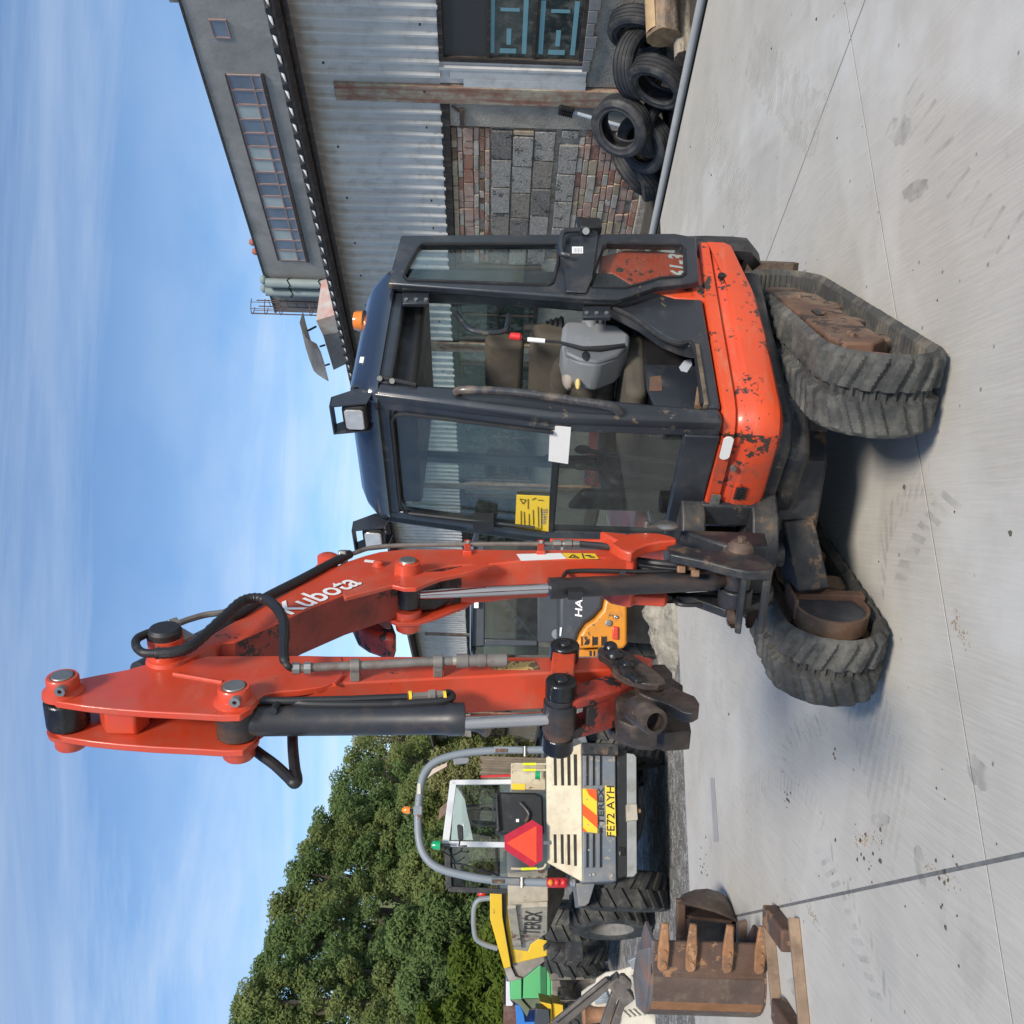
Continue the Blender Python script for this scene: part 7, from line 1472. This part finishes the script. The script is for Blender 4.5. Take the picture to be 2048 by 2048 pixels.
TR = [(1425, 50, 762, 200, 'pale', 'thin pale willow nearest the dipper, sky showing through its top', 6000, .15, .86),
 (1475, 47, 705, 150, 'pale', 'feathery pale willow above the right leg of the roll hoop', 5000, .15, .95),
 (1530, 43, 690, 150, 'olive', 'olive tree rising above the top of the roll hoop', 9000, .15, 1),
 (1590, 40, 664, 150, 'dark', 'dark green tree above the amber beacon of the cream dumper', 11000, .15, 1),
 (1650, 38, 628, 150, 'dark', 'round dark tree above the green beacon', 12000, .15, 1),
 (1705, 36, 598, 140, 'olive', 'tall olive-tinged tree above the left leg of the roll hoop', 11000, .14, 1),
 (1762, 35, 574, 150, 'dark', 'tall dark tree above the cream skip lettering', 12000, .14, 1),
 (1822, 33, 545, 150, 'olive', 'brownish olive tree above the small grey hoop of the yellow dumper', 11000, .13, 1),
 (1885, 31, 532, 140, 'dark', 'dark tree above the tip of the yellow skip', 12000, .13, 1),
 (1945, 29, 505, 150, 'dark', 'tall dark tree above the green skip', 12000, .125, 1),
 (2000, 28, 468, 130, 'olive', 'highest tree, with a ragged olive top near the left edge', 11000, .12, 1),
 (2062, 28, 462, 150, 'dark', 'dark tree cut by the left edge of the picture', 10000, .12, 1)]
for i, (py, Y, pt_, w_, kd, lab, nl_f, lf, spz) in enumerate(TR): tree(py, Y, pt_, w_, kd, lab, 20 + i, int(nl_f * 2.2), lf * .56, sparse=spz)
BU = [(1440, 44, 850, 150, 'olive', 'low olive bush between the shed end and the roll hoop'), (1545, 36, 862, 110, 'pale', 'pale straggly bush inside the arch of the roll hoop'), (1600, 37, 800, 140, 'olive', 'bush behind the cab roof of the cream dumper'), (1680, 33, 800, 130, 'dark', 'dark bush behind the green beacon'), (1745, 30, 800, 120, 'olive', 'olive bush left of the roll hoop'), (1800, 28, 830, 130, 'olive', 'bush behind the grey hoop of the yellow dumper'), (1860, 27, 780, 130, 'dark', 'dark bush behind the yellow skip'), (1915, 24, 905, 110, 'lime', 'bright light-green bush beside the tip of the yellow skip'), (1985, 25, 800, 140, 'dark', 'dark bush behind the white cover'), (2050, 24, 840, 130, 'lime', 'light-green bush at the left edge above the brown container')]
for i, (py, Y, pt_, w_, kd, lab) in enumerate(BU): tree(py, Y, pt_, w_, kd, lab, 60 + i, 15000, .075, low=.05, group='bushes behind the machines')
# wooded hillside far behind
hillm = mat('wooded_hillside', (.085, .11, .04), .95, var=.5, vs=.25, dirt=((.15, .14, .05), .45, .12), bump=1.0, bs=.8)
rnd = random.Random(9); rows = []
for i in range(26):
    r = []
    for j in range(90):
        x = -190 + j * 2.4; y = 150 + i * 3; hh = 25 - .00012 * (x + 60) ** 2 * 10 + 3 * math.sin(x * .05) + 1.5 * math.sin(x * .13 + 1)
        k = min(1, i / 16); r.append(V((x, y, -.5 + max(0, hh) * (k ** .7) + rnd.uniform(-1.0, 1.0) * (k > 0))))
    rows.append(r)
q = MB(); q.grid(rows); tag(q.build('hills', hillm, smooth=10), kind='structure')
# ---------------------------------------------------------------- prints of tracks and tyres on the slab (thin dried mud, real marks)
def printmat(name, col, a):
    mt = bpy.data.materials.new(name); mt.use_nodes = True; t = mt.node_tree; n = t.nodes; l = t.links; b = n['Principled BSDF']; b.inputs['Base Color'].default_value = (*col, 1); b.inputs['Roughness'].default_value = .9
    c = n.new('ShaderNodeTexCoord'); nz = n.new('ShaderNodeTexNoise'); nz.inputs['Scale'].default_value = 9; nz.inputs['Detail'].default_value = 6; l.new(c.outputs['Object'], nz.inputs['Vector'])
    r = n.new('ShaderNodeMapRange'); r.inputs[1].default_value = .38; r.inputs[2].default_value = .68; r.inputs[4].default_value = a; l.new(nz.outputs[0], r.inputs[0]); l.new(r.outputs[0], b.inputs['Alpha']); return mt
pm_d = printmat('dried_mud_print', (.22, .22, .22), .24); pm_l = printmat('pale_dust_print', (.56, .54, .49), .55)
def ticks(path, half, wdt, pitch, slant, q, z=.0025):
    path = smoothpath([GZ(x, y, z) for x, y in path], 8); acc = 0
    for a, b_ in zip(path, path[1:]):
        d = (b_ - a); L_ = d.length
        if L_ < 1e-5: continue
        d /= L_; nrm = V((-d.y, d.x, 0))
        while acc < L_:
            c = a + d * acc; k = (nrm + d * slant).normalized(); h_ = half * rnd.uniform(.75, 1.1)
            q.poly([c - k * h_ - d * wdt, c - k * h_ + d * wdt, c + k * h_ + d * wdt, c + k * h_ - d * wdt]); acc += pitch * rnd.uniform(.92, 1.08)
        acc -= L_
rnd = random.Random(31); q = MB()
ticks([(1420, 1700), (1445, 1625), (1500, 1570), (1560, 1560), (1610, 1590), (1650, 1650)], .07, .006, .07, .3, q)
ticks([(1560, 1540), (1580, 1480), (1650, 1440)], .09, .01, .09, -.8, q)
ticks([(1850, 960), (1800, 1010), (1770, 1080), (1760, 1180)], .08, .022, .075, .9, q); ticks([(1900, 1000), (1840, 1070), (1800, 1160)], .08, .02, .075, -.9, q)
ticks([(1640, 1700), (1680, 1790), (1720, 1900), (1760, 2020)], .075, .018, .085, .9, q); ticks([(1663, 1700), (1703, 1790), (1745, 1900), (1785, 2020)], .05, .018, .085, -.9, q)
ticks([(1820, 180), (1870, 260), (1900, 340), (1960, 420), (2040, 480)], .10, .012, .12, .6, q)
ticks([(1400, 1215), (1390, 1260), (1375, 1300)], .1, .006, .08, .2, q)
tag(q.build('tyre_prints', pm_d), kind='stuff')
q = MB()
for (x, y, rx, ry, rot) in ((1800, 260, .06, .17, 1.2), (1955, 1545, .05, .09, 1.3), (1595, 1985, .05, .20, 1.7), (1830, 380, .04, .14, 1.4), (1840, 1730, .05, .08, .6), (1760, 1640, .03, .12, 1.9)):
    c = GZ(x, y, .002); q.poly([c + V((math.cos(rot), math.sin(rot), 0)) * (ry * math.cos(a)) * rnd.uniform(.85, 1.1) + V((-math.sin(rot), math.cos(rot), 0)) * (rx * math.sin(a)) * rnd.uniform(.8, 1.15) for a in [2 * math.pi * k / 22 for k in range(22)]])
tag(q.build('damp_stains', printmat('damp_stain', (.19, .19, .195), .34)), kind='stuff')
q = MB()
ticks([(1500, 100), (1560, 180), (1640, 260)], .2, .02, .05, .3, q); ticks([(1420, 200), (1440, 320), (1490, 420)], .25, .015, .06, .5, q); ticks([(1700, 1250), (1740, 1450), (1800, 1650)], .25, .02, .07, -.4, q)
tag(q.build('dust_streaks', pm_l), kind='stuff')
# ---------------------------------------------------------------- small things on the cab roof edge, dumper and cab
q = MB()
for k in range(5):
    pts = [U.P(-.05 + .03 * k, .08 + .02 * k, .86), U.P(.1 + .03 * k, .12, .95 + .03 * (k % 2)), U.P(.3, .06 + .02 * k, 1.05), U.P(.36, .10, 1.2)]
    q.tube(smoothpath(pts, 4), .006, 6)
q.build('cab_cables', hose, exc)
q = MB()
for k in range(6): q.cyl(DU.F(1170 + 2 * k, 1500 + 50 * k, RF - .002), DU.F(1170 + 2 * k, 1500 + 50 * k, RF - .012), .011, 8)
q.build('panel_bolts', steel, du)
q = MB(); q.tube(smoothpath([DU.F(x, y, -.02) for x, y in [(880, 1700), (900, 1712), (905, 1725), (930, 1730), (1000, 1752)]], 4), .008, 6); q.tube(smoothpath([DU.F(x, y, .05) for x, y in [(925, 1700), (905, 1710), (895, 1695), (880, 1692)]], 4), .007, 6); q.build('beacon_cable', hose, du)
